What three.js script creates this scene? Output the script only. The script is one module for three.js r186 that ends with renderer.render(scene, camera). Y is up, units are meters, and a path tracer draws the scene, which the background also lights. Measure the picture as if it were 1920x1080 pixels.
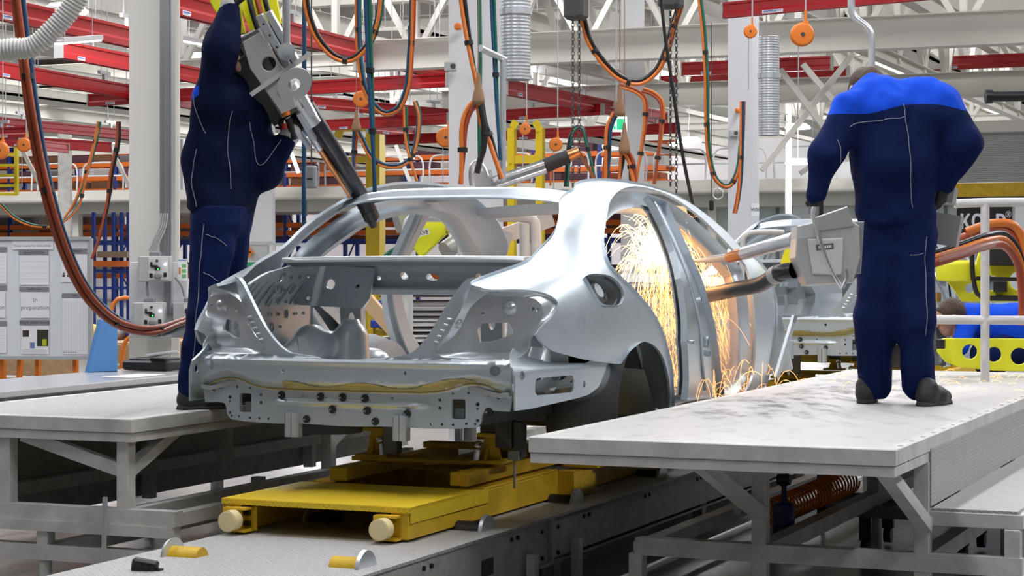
import * as THREE from 'three';
import { mergeGeometries } from 'three/addons/utils/BufferGeometryUtils.js';
import { MarchingCubes } from 'three/addons/objects/MarchingCubes.js';
import { RectAreaLightUniformsLib } from 'three/addons/lights/RectAreaLightUniformsLib.js';
import { ImprovedNoise } from 'three/addons/math/ImprovedNoise.js';

// ---------------------------------------------------------------- camera, exposure, light
const scene = new THREE.Scene();
scene.background = new THREE.Color(0x000000);
const camera = new THREE.PerspectiveCamera(16.3327, 1920 / 1080, 0.1, 300);
camera.position.set(4.068, 1.42, 7.82);
camera.rotation.y = THREE.MathUtils.degToRad(22.7765);
camera.setViewOffset(1920, 1080, 0, 45, 1920, 1080);
const renderer = new THREE.WebGLRenderer({ antialias: true });
renderer.toneMapping = THREE.LinearToneMapping;
renderer.toneMappingExposure = 1.0;
renderer.shadowMap.enabled = true;
RectAreaLightUniformsLib.init();
const LAMP = { colour: 0xfaf9ff, near: 25, far: 8.5 };        // radiance of the hall's luminaires

// ---------------------------------------------------------------- helpers
const V = (x, y, z) => (x.isVector3 ? x.clone() : Array.isArray(x) ? new THREE.Vector3(...x) : new THREE.Vector3(x, y, z));
let seed = 7;
const rnd = (a = 0, b = 1) => { seed = (seed * 1664525 + 1013904223) % 4294967296; return a + (b - a) * seed / 4294967296; };
const noise = new ImprovedNoise();
const sstep = (a, b, x) => { const t = Math.min(1, Math.max(0, (x - a) / (b - a))); return t * t * (3 - 2 * t); };
const lerp = (a, b, t) => a + (b - a) * t;
const taken = new Map();
function numbered(name) { const n = taken.get(name) || 0; taken.set(name, n + 1); return n ? `${name}_${String(n).padStart(3, '0')}` : name; }
function thing(name, label, category, pos = [0, 0, 0], turn = 0, group) {
  const o = new THREE.Group(); o.name = numbered(name); o.position.set(...pos); o.rotation.y = turn;
  o.userData = { label, category }; if (group) o.userData.group = group;
  scene.add(o); return o;
}
function boxUV(g) {
  const p = g.attributes.position, n = g.attributes.normal, uv = new Float32Array(p.count * 2);
  for (let i = 0; i < p.count; i++) {
    const ax = Math.abs(n.getX(i)), ay = Math.abs(n.getY(i)), az = Math.abs(n.getZ(i));
    if (ay >= ax && ay >= az) { uv[2 * i] = p.getX(i); uv[2 * i + 1] = p.getZ(i); }
    else if (ax >= az) { uv[2 * i] = p.getZ(i); uv[2 * i + 1] = p.getY(i); }
    else { uv[2 * i] = p.getX(i); uv[2 * i + 1] = p.getY(i); }
  }
  g.setAttribute('uv', new THREE.BufferAttribute(uv, 2)); return g;
}
function clean(g) {
  let q = g.index ? g.toNonIndexed() : g;
  for (const k of Object.keys(q.attributes)) if (!['position', 'normal', 'uv'].includes(k)) q.deleteAttribute(k);
  if (!q.attributes.normal) q.computeVertexNormals();
  if (!q.attributes.uv) boxUV(q);
  return q;
}
const merge = (list) => { const l = list.flat(9).map(clean); return l.length === 1 ? l[0] : mergeGeometries(l); };
function mesh(name, geos, m, parent, keepUV) {
  let g = Array.isArray(geos) ? merge(geos) : clean(geos);
  if (!keepUV) boxUV(g);
  const o = new THREE.Mesh(g, m); o.name = name; o.castShadow = o.receiveShadow = true;
  if (parent) parent.add(o); return o;
}
function solo(name, label, category, geos, m, group, keepUV) {
  const o = mesh(numbered(name), geos, m, scene, keepUV); o.userData = { label, category }; if (group) o.userData.group = group; return o;
}
function struct(name, geos, m, keepUV) { const o = mesh(numbered(name), geos, m, scene, keepUV); o.userData.kind = 'structure'; return o; }
const box = (w, h, d, x = 0, y = 0, z = 0) => new THREE.BoxGeometry(w, h, d).translate(x, y, z);
const span = (x0, x1, y0, y1, z0, z1) => box(Math.abs(x1 - x0), Math.abs(y1 - y0), Math.abs(z1 - z0), (x0 + x1) / 2, (y0 + y1) / 2, (z0 + z1) / 2);
function cham(w, h, d, b, x = 0, y = 0, z = 0) {                 // box with chamfered edges
  const s = new THREE.Shape(), a = w / 2 - b, c = h / 2 - b;
  s.moveTo(-a, -c - b); s.lineTo(a, -c - b); s.lineTo(a + b, -c); s.lineTo(a + b, c); s.lineTo(a, c + b); s.lineTo(-a, c + b); s.lineTo(-a - b, c); s.lineTo(-a - b, -c);
  const g = new THREE.ExtrudeGeometry(s, { depth: d - 2 * b, bevelEnabled: true, bevelSize: b * 0.999, bevelThickness: b, bevelOffset: -b, bevelSegments: 1, steps: 1 });
  return g.translate(x, y, z - d / 2 + b);
}
function frameTo(p0, p1, up = [0, 1, 0]) {                       // matrix: z along p0->p1
  const a = V(p0), b = V(p1), z = b.clone().sub(a).normalize(); let u = V(up);
  if (Math.abs(z.dot(u)) > 0.98) u = new THREE.Vector3(1, 0, 0);
  const x = u.clone().cross(z).normalize(), y = z.clone().cross(x);
  return new THREE.Matrix4().makeBasis(x, y, z).setPosition(a.add(b).multiplyScalar(0.5));
}
const len = (a, b) => V(a).distanceTo(V(b));
const beam = (p0, p1, w, h, up) => new THREE.BoxGeometry(w, h, len(p0, p1)).applyMatrix4(frameTo(p0, p1, up));
const rod = (p0, p1, r, r2 = r, n = 12) => new THREE.CylinderGeometry(r2, r, len(p0, p1), n).rotateX(Math.PI / 2).applyMatrix4(frameTo(p0, p1));
function ibeam(p0, p1, w, h, t = 0.012) {
  const L = len(p0, p1), M = frameTo(p0, p1);
  return [new THREE.BoxGeometry(w, t, L).translate(0, h / 2 - t / 2, 0), new THREE.BoxGeometry(w, t, L).translate(0, -h / 2 + t / 2, 0), new THREE.BoxGeometry(t, h - 2 * t, L)].map((g) => g.applyMatrix4(M));
}
const curve = (pts, closed = false, tension = 0.5) => new THREE.CatmullRomCurve3(pts.map((p) => V(p)), closed, 'centripetal', tension);
const tube = (pts, r, n = 32, k = 8, closed = false) => new THREE.TubeGeometry(curve(pts, closed), n, r, k, closed);
const lathe = (prof, n = 24) => new THREE.LatheGeometry(prof.map((p) => new THREE.Vector2(...p)), n);
function poly(pts) { const s = new THREE.Shape(); pts.forEach((p, i) => (i ? s.lineTo(p[0], p[1]) : s.moveTo(p[0], p[1]))); s.closePath(); return s; }
function circ(x, y, r, n = 14, ry = r, rot = 0) { const o = []; for (let i = 0; i < n; i++) { const a = rot + i / n * Math.PI * 2; o.push([x + r * Math.cos(a), y + ry * Math.sin(a)]); } return o; }
function rrect(x, y, w, h, r, k = 3) {
  const o = [];
  for (const [sx, sy, a0] of [[1, 1, 0], [-1, 1, 1], [-1, -1, 2], [1, -1, 3]]) for (let i = 0; i <= k; i++) { const a = (a0 + i / k) * Math.PI / 2; o.push([x + sx * (w / 2 - r) + r * Math.cos(a), y + sy * (h / 2 - r) + r * Math.sin(a)]); }
  return o;
}
function extr(pts, depth, holes = [], bevel = 0) {               // polygon in xy, extruded along +z
  const s = poly(pts); holes.forEach((h) => s.holes.push(poly(h)));
  return new THREE.ExtrudeGeometry(s, bevel ? { depth: depth - 2 * bevel, bevelEnabled: true, bevelSize: bevel, bevelThickness: bevel, bevelOffset: -bevel, bevelSegments: 1 } : { depth, bevelEnabled: false }).translate(0, 0, bevel);
}
// extrude a polygon given in the plane (x,y) of a frame: origin o, axes ex, ey, thickness along ex x ey
function slab(pts, depth, o, ex, ey, holes = [], bevel = 0) {
  const x = V(ex).normalize(), y = V(ey).normalize(), z = x.clone().cross(y);
  return extr(pts, depth, holes, bevel).applyMatrix4(new THREE.Matrix4().makeBasis(x, y, z).setPosition(V(o)));
}
// curved sheet: outline and holes in a (u,v) domain, map(u,v) -> Vector3, refined and given a turned-in flange
function refine(pts, tris, max) {
  const mid = new Map(), P = pts.map((p) => p.slice()); let work = tris, out = [];
  const d2 = (a, b) => (P[a][0] - P[b][0]) ** 2 + (P[a][1] - P[b][1]) ** 2, m2 = max * max;
  const half = (a, b) => { const k = a < b ? a * 1e6 + b : b * 1e6 + a; let m = mid.get(k); if (m === undefined) { m = P.length; P.push([(P[a][0] + P[b][0]) / 2, (P[a][1] + P[b][1]) / 2]); mid.set(k, m); } return m; };
  while (work.length) {
    const next = [];
    for (const [a, b, c] of work) {
      const e = [d2(a, b), d2(b, c), d2(c, a)], i = e.indexOf(Math.max(...e));
      if (e[i] <= m2) { out.push([a, b, c]); continue; }
      const [p, q, r] = i === 0 ? [a, b, c] : i === 1 ? [b, c, a] : [c, a, b], m = half(p, q);
      next.push([p, m, r], [m, q, r]);
    }
    work = next;
  }
  return [P, out];
}
function sheet(outline, holes, map, { max = 0.06, flange = 0.012, side = -1, back = 0, eps = 1e-3 } = {}) {
  const o2 = outline.map((p) => new THREE.Vector2(...p)), h2 = holes.map((h) => h.map((p) => new THREE.Vector2(...p)));
  if (THREE.ShapeUtils.isClockWise(o2)) o2.reverse();
  h2.forEach((h) => { if (!THREE.ShapeUtils.isClockWise(h)) h.reverse(); });
  const flat = [o2, ...h2].flat().map((v) => [v.x, v.y]);
  const [P, T] = refine(flat, THREE.ShapeUtils.triangulateShape(o2, h2), max);
  const pos = [], nor = [], e = eps;
  const at = P.map(([u, v]) => map(u, v));
  const nn = P.map(([u, v], i) => { const a = map(u + e, v).sub(map(u - e, v)), b = map(u, v + e).sub(map(u, v - e)); return a.cross(b).normalize(); });
  const put = (p, n) => { pos.push(p.x, p.y, p.z); nor.push(n.x, n.y, n.z); };
  const edges = new Map();
  for (const t of T) {
    for (const i of t) put(at[i], nn[i]);
    if (back) for (const i of [t[0], t[2], t[1]]) put(at[i].clone().addScaledVector(nn[i], side * back), nn[i].clone().negate());
    for (let k = 0; k < 3; k++) { const a = t[k], b = t[(k + 1) % 3], key = a < b ? a * 1e6 + b : b * 1e6 + a; edges.set(key, edges.has(key) ? null : [a, b]); }
  }
  const fl = back || flange;
  if (fl) for (const ed of edges.values()) if (ed) {
    const [a, b] = ed, A = at[a], B = at[b], A2 = A.clone().addScaledVector(nn[a], side * fl), B2 = B.clone().addScaledVector(nn[b], side * fl);
    const n = B.clone().sub(A).cross(A2.clone().sub(A)).normalize().multiplyScalar(-1);
    [A, A2, B, B, A2, B2].forEach((p) => put(p, n));
  }
  const g = new THREE.BufferGeometry();
  g.setAttribute('position', new THREE.Float32BufferAttribute(pos, 3)); g.setAttribute('normal', new THREE.Float32BufferAttribute(nor, 3));
  return boxUV(g);
}
function loft(loops, closed = true, smooth = true) {             // skin through loops of equal length
  const n = loops[0].length, pos = [], idx = [], m = closed ? n : n - 1;
  for (const l of loops) for (const p of l) { const q = p.isVector3 ? p : V(p); pos.push(q.x, q.y, q.z); }
  for (let k = 0; k < loops.length - 1; k++) for (let i = 0; i < m; i++) { const a = k * n + i, b = k * n + (i + 1) % n; idx.push(a, b, a + n, b, b + n, a + n); }
  let g = new THREE.BufferGeometry(); g.setAttribute('position', new THREE.Float32BufferAttribute(pos, 3)); g.setIndex(idx);
  if (!smooth) g = g.toNonIndexed();
  g.computeVertexNormals(); return g;
}
const mirrorX = (g) => {                                          // mirrored copy of a geometry across the car's centre plane
  const q = clean(g).clone(), p = q.attributes.position, n = q.attributes.normal;
  for (let i = 0; i < p.count; i++) { p.setX(i, -p.getX(i)); n.setX(i, -n.getX(i)); }
  for (const a of [p, n, q.attributes.uv]) for (let i = 0; i + 2 < a.count; i += 3) for (let k = 0; k < a.itemSize; k++) { const t = a.array[(i + 1) * a.itemSize + k]; a.array[(i + 1) * a.itemSize + k] = a.array[(i + 2) * a.itemSize + k]; a.array[(i + 2) * a.itemSize + k] = t; }
  return q;
};
function soften(pts, n = 2, keep = 0.9) {                          // round a closed outline, sharp corners stay
  for (; n > 0; n--) {
    const o = []; const m = pts.length;
    pts.forEach((p, i) => {
      const a = pts[(i + m - 1) % m], b = pts[(i + 1) % m], t1 = Math.atan2(p[1] - a[1], p[0] - a[0]), t2 = Math.atan2(b[1] - p[1], b[0] - p[0]); let d = Math.abs(t2 - t1); if (d > Math.PI) d = 2 * Math.PI - d;
      if (d > keep) o.push(p); else o.push([lerp(p[0], a[0], 0.25), lerp(p[1], a[1], 0.25)], [lerp(p[0], b[0], 0.25), lerp(p[1], b[1], 0.25)]);
    });
    pts = o;
  }
  return pts;
}
function insetLoop(pts, d) {                                      // offset a closed 2D loop towards its inside by d
  const c2 = pts.map((p) => new THREE.Vector2(...p)), s = THREE.ShapeUtils.isClockWise(c2) ? -1 : 1, n = pts.length;
  return pts.map((p, i) => {
    const a = pts[(i + n - 1) % n], b = pts[(i + 1) % n]; let dx = b[0] - a[0], dy = b[1] - a[1]; const l = Math.hypot(dx, dy) || 1;
    return [p[0] - s * dy / l * d, p[1] + s * dx / l * d];
  });
}

// ---------------------------------------------------------------- textures and materials
function dataTex(n, fn, srgb, m = n) {
  const a = new Uint8Array(n * m * 4);
  for (let y = 0; y < m; y++) for (let x = 0; x < n; x++) { const c = fn(x / n, y / m), i = (y * n + x) * 4, q = Array.isArray(c) ? c : [c, c, c]; for (let k = 0; k < 3; k++) a[i + k] = Math.max(0, Math.min(255, q[k] * 255)); a[i + 3] = 255; }
  const t = new THREE.DataTexture(a, n, m); t.magFilter = THREE.LinearFilter; t.minFilter = THREE.LinearMipmapLinearFilter; t.generateMipmaps = true;
  t.wrapS = t.wrapT = THREE.RepeatWrapping; if (srgb) t.colorSpace = THREE.SRGBColorSpace; t.needsUpdate = true; return t;
}
function tiled(u, v, f, z = 0) {                                  // seamless noise
  const a = u * Math.PI * 2, b = v * Math.PI * 2;
  return 0.5 + 0.5 * noise.noise(Math.cos(a) * f + 11.3 + z, Math.sin(a) * f + Math.cos(b) * f * 1.3 + z * 3, Math.sin(b) * f + 4.7);
}
const rep = (t, s, s2 = s) => { const c = t.clone(); c.repeat.set(s, s2); c.needsUpdate = true; return c; };
const texGrime = dataTex(256, (u, v) => { const n = 0.5 * tiled(u, v, 1.6) + 0.3 * tiled(u, v, 4.2, 2) + 0.2 * tiled(u, v, 11, 5); return 0.86 + 0.28 * (n - 0.3); }, true);
const texRough = dataTex(256, (u, v) => { const n = 0.5 * tiled(u, v, 2, 7) + 0.3 * tiled(u, v, 6, 3) + 0.2 * tiled(u, v, 14, 9); return 0.62 + 0.55 * n; });
const texFine = dataTex(256, (u, v) => 0.5 * tiled(u, v, 20, 1) + 0.5 * tiled(u, v, 40, 8));
const lozenge = (u, v) => {                                       // tread plate: paired raised tears, two directions
  let h = 0; const N = 8;
  for (const k of [0, 1]) { const U = u * N + k * 0.5, W = v * N + k * 0.5, x = U - Math.floor(U) - 0.5, y = W - Math.floor(W) - 0.5, s = k ? 1 : -1; const a = (x + s * y) * 0.7071, b = (x - s * y) * 0.7071; h = Math.max(h, 1 - Math.hypot(a / 0.36, b / 0.11)); }
  return Math.max(0, Math.min(1, h * 2.2));
};
const texTread = dataTex(512, lozenge);
const texTreadCol = dataTex(512, (u, v) => { const l = lozenge(u, v), n = 0.6 * tiled(u, v, 3, 4) + 0.4 * tiled(u, v, 9, 6); return 0.74 + 0.16 * l + 0.22 * (n - 0.5); }, true);
const lin = (r, g, b) => new THREE.Color().setRGB(r, g, b);
function mat(c, rough = 0.6, metal = 0, o = {}) {
  const { phys, ...rest } = o; const m = new (phys ? THREE.MeshPhysicalMaterial : THREE.MeshStandardMaterial)({ color: c, roughness: rough, metalness: metal, side: THREE.DoubleSide, ...rest }); return m;
}
const texSteelR = rep(texRough, 1.3), texG1 = rep(texGrime, 0.6), texG2 = rep(texGrime, 1.7);
const M = {
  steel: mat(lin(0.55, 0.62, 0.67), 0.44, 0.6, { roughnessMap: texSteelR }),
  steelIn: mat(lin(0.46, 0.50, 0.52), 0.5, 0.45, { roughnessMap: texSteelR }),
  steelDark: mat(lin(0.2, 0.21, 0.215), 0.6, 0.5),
  zinc: mat(lin(0.62, 0.66, 0.69), 0.38, 0.65, { roughnessMap: texSteelR }),
  chrome: mat(lin(0.75, 0.76, 0.78), 0.22, 1),
  sealant: mat(lin(0.5, 0.4, 0.14), 0.5, 0.1),
  cream: mat(lin(0.71, 0.705, 0.675), 0.55, 0, { map: texG1 }),
  creamPlain: mat(lin(0.70, 0.69, 0.64), 0.55, 0),
  white: mat(lin(0.66, 0.67, 0.69), 0.5, 0),
  grey: mat(lin(0.44, 0.44, 0.41), 0.6, 0, { map: texG2 }),
  greyDark: mat(lin(0.2, 0.2, 0.19), 0.6, 0),
  tread: mat(lin(0.78, 0.78, 0.77), 0.5, 0, { map: rep(texTreadCol, 4), bumpMap: rep(texTread, 4), bumpScale: 0.004 }),
  treadYellow: mat(lin(0.78, 0.56, 0.02), 0.5, 0.0, { bumpMap: rep(texTread, 5), bumpScale: 0.003 }),
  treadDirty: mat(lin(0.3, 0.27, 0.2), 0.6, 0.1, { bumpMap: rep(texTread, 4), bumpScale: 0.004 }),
  yellow: mat(lin(0.78, 0.5, 0.02), 0.5, 0, { map: rep(texGrime, 0.9) }),
  yellowGun: mat(lin(0.75, 0.75, 0.02), 0.45, 0),
  red: mat(lin(0.38, 0.006, 0.010), 0.45, 0),
  orange: mat(lin(0.72, 0.19, 0.02), 0.45, 0),
  orangeRack: mat(lin(0.8, 0.17, 0.02), 0.5, 0),
  blueRack: mat(lin(0.015, 0.05, 0.3), 0.5, 0),
  black: mat(lin(0.012, 0.012, 0.013), 0.45, 0),
  rubber: mat(lin(0.02, 0.02, 0.021), 0.7, 0),
  dark: mat(lin(0.05, 0.05, 0.052), 0.6, 0),
  plasticGrey: mat(lin(0.42, 0.44, 0.44), 0.5, 0),
  plasticMid: mat(lin(0.22, 0.23, 0.24), 0.5, 0),
  nylon: mat(lin(0.78, 0.66, 0.36), 0.45, 0),
  copper: mat(lin(0.5, 0.22, 0.09), 0.35, 0.9),
  leather: mat(lin(0.27, 0.155, 0.085), 0.8, 0),
  cableOrange: mat(lin(0.6, 0.16, 0.025), 0.4, 0),
  cableRed: mat(lin(0.34, 0.065, 0.025), 0.4, 0),
  cableGreen: mat(lin(0.01, 0.12, 0.08), 0.4, 0),
  cableBlue: mat(lin(0.01, 0.06, 0.13), 0.4, 0),
  cableBlack: mat(lin(0.012, 0.013, 0.015), 0.4, 0),
  wood: mat(lin(0.5, 0.32, 0.16), 0.7, 0, { map: texG2 }),
  paper: mat(lin(0.75, 0.75, 0.76), 0.7, 0),
  floor: mat(lin(0.26, 0.255, 0.25), 0.35, 0, { map: rep(texGrime, 0.3), roughnessMap: rep(texRough, 0.4) }),
  wallGrey: mat(lin(0.45, 0.46, 0.46), 0.6, 0),
  lamp: mat(lin(0.9, 0.9, 0.9), 0.5, 0, { emissive: lin(1, 0.96, 0.9), emissiveIntensity: 6 }),
};

// ---------------------------------------------------------------- hall shell and its lamps
struct('floor', [box(95, 0.2, 120, -18, -0.2, -30)], M.floor);
struct('ceiling', [box(95, 0.3, 120, -18, 11.15, -30)], M.greyDark);
struct('wall_left', [box(0.3, 11, 120, -65.5, 5.5, -30)], M.wallGrey); struct('wall_right', [box(0.3, 11, 120, 29.5, 5.5, -30)], M.wallGrey);
struct('wall_back', [box(95, 11, 0.3, -18, 5.5, -90)], M.wallGrey); struct('wall_front', [box(95, 11, 0.3, -18, 5.5, 30)], M.wallGrey);
function panelLamp(x, y, z, w, d, power, label) {
  const t = thing('ceiling_lamp', label, 'lamp', [x, y, z], 0, 'ceiling lamps over the hall');
  mesh('housing', [span(-w / 2 - 0.06, w / 2 + 0.06, 0.02, 0.12, -d / 2 - 0.06, d / 2 + 0.06)], M.white, t);
  mesh('diffuser', [box(w, 0.02, d, 0, 0.01, 0)], M.lamp, t);
  for (const k of [-0.4, 0.4]) mesh('hanger_rod', [rod([0, 0.1, k * d], [0, 11 - y, k * d], 0.008, 0.008, 6)], M.zinc, t);
  const l = new THREE.RectAreaLight(LAMP.colour, power, w, d); l.position.set(0, -0.02, 0); l.rotation.x = -Math.PI / 2; l.name = 'light'; t.add(l);
}
for (const [z, k] of [[9, 0.14], [1.5, 1.1], [-3, 1.2], [-9, 1]]) for (const [x, side] of [[-6, 'left of'], [0.5, 'above'], [7, 'right of']]) panelLamp(x, 6.2, z, 0.5, 4, LAMP.near * k, `long ceiling lamp ${side} the line, ${z === 9 ? 'behind the viewer' : z === 1.5 ? 'over the conveyor end' : z === -3 ? 'over the first car' : 'over the second car'}`);
[-16, -34, -52, -68].forEach((z, i) => [-44, -26, -8, 8].forEach((x, j) => panelLamp(x, 10.6, z, 6, 6, LAMP.far, `large square ceiling lamp, ${['nearest', 'second', 'third', 'farthest'][i]} row, ${['leftmost', 'second from left', 'second from right', 'rightmost'][j]}`)));

// thin suspension rods from a thing in the given local/world points up to the roof
function hangFrom(t, pts, r = 0.007) { for (const p of pts) mesh('hanger_rod', [rod(p, [p[0], 11.0 - t.position.y, p[2]], r, r, 6)], M.zinc, t); }

// ---------------------------------------------------------------- people
const smin = (a, b, k) => { const h = Math.max(0, k - Math.abs(a - b)) / k; return Math.min(a, b) - h * h * k * 0.25; };
// prims: [a, b, ra, rb, flat?]  (tapered capsules); returns a smooth skin around them
function skin(prims, { cell = 0.012, k = 0.05, fold = 0, freq = 9, cut } = {}) {
  const lo = new THREE.Vector3(1e9, 1e9, 1e9), hi = new THREE.Vector3(-1e9, -1e9, -1e9);
  const Q = prims.map(([a, b, ra, rb]) => ({ a: V(a), b: V(b), ra, rb, d: V(b).sub(V(a)), l2: Math.max(1e-9, V(b).distanceToSquared(V(a))) }));
  for (const q of Q) for (const [p, r] of [[q.a, q.ra], [q.b, q.rb]]) { lo.min(p.clone().subScalar(r + 0.05)); hi.max(p.clone().addScalar(r + 0.05)); }
  const c = lo.clone().add(hi).multiplyScalar(0.5), half = Math.max(hi.x - lo.x, hi.y - lo.y, hi.z - lo.z) / 2, n = Math.ceil(2 * half / cell) + 4;
  const mc = new MarchingCubes(n, new THREE.MeshBasicMaterial(), false, false, 160000), hs = n / 2, f = mc.field;
  for (let iz = 0; iz < n; iz++) for (let iy = 0; iy < n; iy++) for (let ix = 0; ix < n; ix++) {
    const x = c.x + (ix - hs) / hs * half, y = c.y + (iy - hs) / hs * half, z = c.z + (iz - hs) / hs * half;
    if (x < lo.x || x > hi.x || y < lo.y || y > hi.y || z < lo.z || z > hi.z) { f[ix + n * iy + n * n * iz] = -1; continue; }
    let d = 1e9;
    for (const q of Q) {
      const px = x - q.a.x, py = y - q.a.y, pz = z - q.a.z, t = Math.max(0, Math.min(1, (px * q.d.x + py * q.d.y + pz * q.d.z) / q.l2));
      const e = Math.hypot(px - q.d.x * t, py - q.d.y * t, pz - q.d.z * t) - (q.ra + (q.rb - q.ra) * t); d = smin(d, e, k);
    }
    if (fold && Math.abs(d) < 0.06) { const w = noise.noise(x * freq + 3, y * freq * 0.55, z * freq) + 0.5 * noise.noise(x * freq * 2.1, y * freq * 1.3 + 9, z * freq * 2.1); d += fold * (1.1 * w + 0.35 * Math.sin(y * 34 + 5 * noise.noise(x * 5, y * 4, z * 5)) * sstep(-0.2, 0.5, noise.noise(x * 4, y * 3 + 7, z * 4))); }
    if (cut) d = Math.max(d, cut(x, y, z));
    f[ix + n * iy + n * n * iz] = -d;
  }
  mc.isolation = 0; mc.update();
  const m = mc.count, P = new Float32Array(m * 3), N = new Float32Array(m * 3);
  for (let i = 0; i < m; i++) { P[3 * i] = c.x + mc.positionArray[3 * i] * half; P[3 * i + 1] = c.y + mc.positionArray[3 * i + 1] * half; P[3 * i + 2] = c.z + mc.positionArray[3 * i + 2] * half; const nx = mc.normalArray[3 * i], ny = mc.normalArray[3 * i + 1], nz = mc.normalArray[3 * i + 2], l = Math.hypot(nx, ny, nz) || 1; N[3 * i] = nx / l; N[3 * i + 1] = ny / l; N[3 * i + 2] = nz / l; }
  const g = new THREE.BufferGeometry(); g.setAttribute('position', new THREE.BufferAttribute(P, 3)); g.setAttribute('normal', new THREE.BufferAttribute(N, 3));
  // make the normals agree with the winding's outside (away from the bones)
  let s = 0; const A = V(0, 0, 0), B = V(0, 0, 0), C = V(0, 0, 0);
  for (let i = 0; i + 2 < m; i += 3) { A.fromArray(P, 3 * i); B.fromArray(P, 3 * i + 3); C.fromArray(P, 3 * i + 6); const fn = B.sub(A).cross(C.sub(A)); s += Math.sign(fn.x * N[3 * i] + fn.y * N[3 * i + 1] + fn.z * N[3 * i + 2]); }
  if (s < 0) for (let i = 0; i + 2 < m; i += 3) for (const a of [P, N]) for (let j = 0; j < 3; j++) { const t = a[3 * i + 3 + j]; a[3 * i + 3 + j] = a[3 * i + 6 + j]; a[3 * i + 6 + j] = t; }
  return boxUV(g);
}
function splitBy(g, fn) {                                         // cut a garment along fn = 0: [part with fn > 0, the rest]
  const p = g.attributes.position, n = g.attributes.normal, o = [[[], []], [[], []]];
  const vert = (i) => ({ p: V(p.getX(i), p.getY(i), p.getZ(i)), n: V(n.getX(i), n.getY(i), n.getZ(i)) });
  for (let i = 0; i + 2 < p.count; i += 3) {
    const v = [vert(i), vert(i + 1), vert(i + 2)], f = v.map((q) => fn(q.p.x, q.p.y, q.p.z));
    for (const k of [0, 1]) {
      const s = k ? -1 : 1, poly2 = [];
      for (let j = 0; j < 3; j++) { const a = v[j], b = v[(j + 1) % 3], fa = s * f[j], fb = s * f[(j + 1) % 3]; if (fa >= 0) poly2.push(a); if ((fa >= 0) !== (fb >= 0)) { const t = fa / (fa - fb); poly2.push({ p: a.p.clone().lerp(b.p, t), n: a.n.clone().lerp(b.n, t) }); } }
      for (let j = 1; j + 1 < poly2.length; j++) for (const q of [poly2[0], poly2[j], poly2[j + 1]]) { o[k][0].push(q.p.x, q.p.y, q.p.z); o[k][1].push(q.n.x, q.n.y, q.n.z); }
    }
  }
  return o.map(([a, b]) => { const q = new THREE.BufferGeometry(); q.setAttribute('position', new THREE.Float32BufferAttribute(a, 3)); q.setAttribute('normal', new THREE.Float32BufferAttribute(b, 3)); return boxUV(q); });
}
// a hand: palm and five fingers, curled by the given amount; along = wrist to knuckles, out = towards the back of the hand, thumb on the side along x out * side
function handPrims(w, along, out, side, curl, s = 1) {
  const a = V(along).normalize(), o = V(out).normalize(), t = a.clone().cross(o).multiplyScalar(side).normalize(), W = V(w), L = [];
  const at = (p, q, r) => W.clone().addScaledVector(a, p * s).addScaledVector(o, q * s).addScaledVector(t, r * s);
  for (const r of [-0.028, -0.009, 0.010, 0.028]) L.push([at(0.01, 0, r * 0.7), at(0.085, 0, r), 0.017 * s, 0.014 * s]);
  [[-0.030, 0.062, 0.0085], [-0.010, 0.074, 0.0095], [0.010, 0.080, 0.0098], [0.030, 0.072, 0.0095]].forEach(([r, l, rad]) => {
    let p = at(0.09, 0, r), ang = curl * 0.9; for (const k of [0.45, 0.32, 0.23]) { const d = a.clone().multiplyScalar(Math.cos(ang)).addScaledVector(o, -Math.sin(ang)); const q = p.clone().addScaledVector(d, l * k * 1.05 * s); L.push([p, q, rad * s, rad * 0.92 * s]); p = q; ang += curl; }
  });
  let p = at(0.025, -0.006, 0.03); const d1 = a.clone().multiplyScalar(0.6).addScaledVector(t, 0.8).addScaledVector(o, -0.25 * curl).normalize(), q = p.clone().addScaledVector(d1, 0.042 * s), d2 = a.clone().multiplyScalar(0.75).addScaledVector(t, 0.1).addScaledVector(o, -0.6 * curl).normalize();
  L.push([p, q, 0.015 * s, 0.0115 * s], [q, q.clone().addScaledVector(d2, 0.045 * s), 0.0115 * s, 0.009 * s]);
  return L;
}
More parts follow.
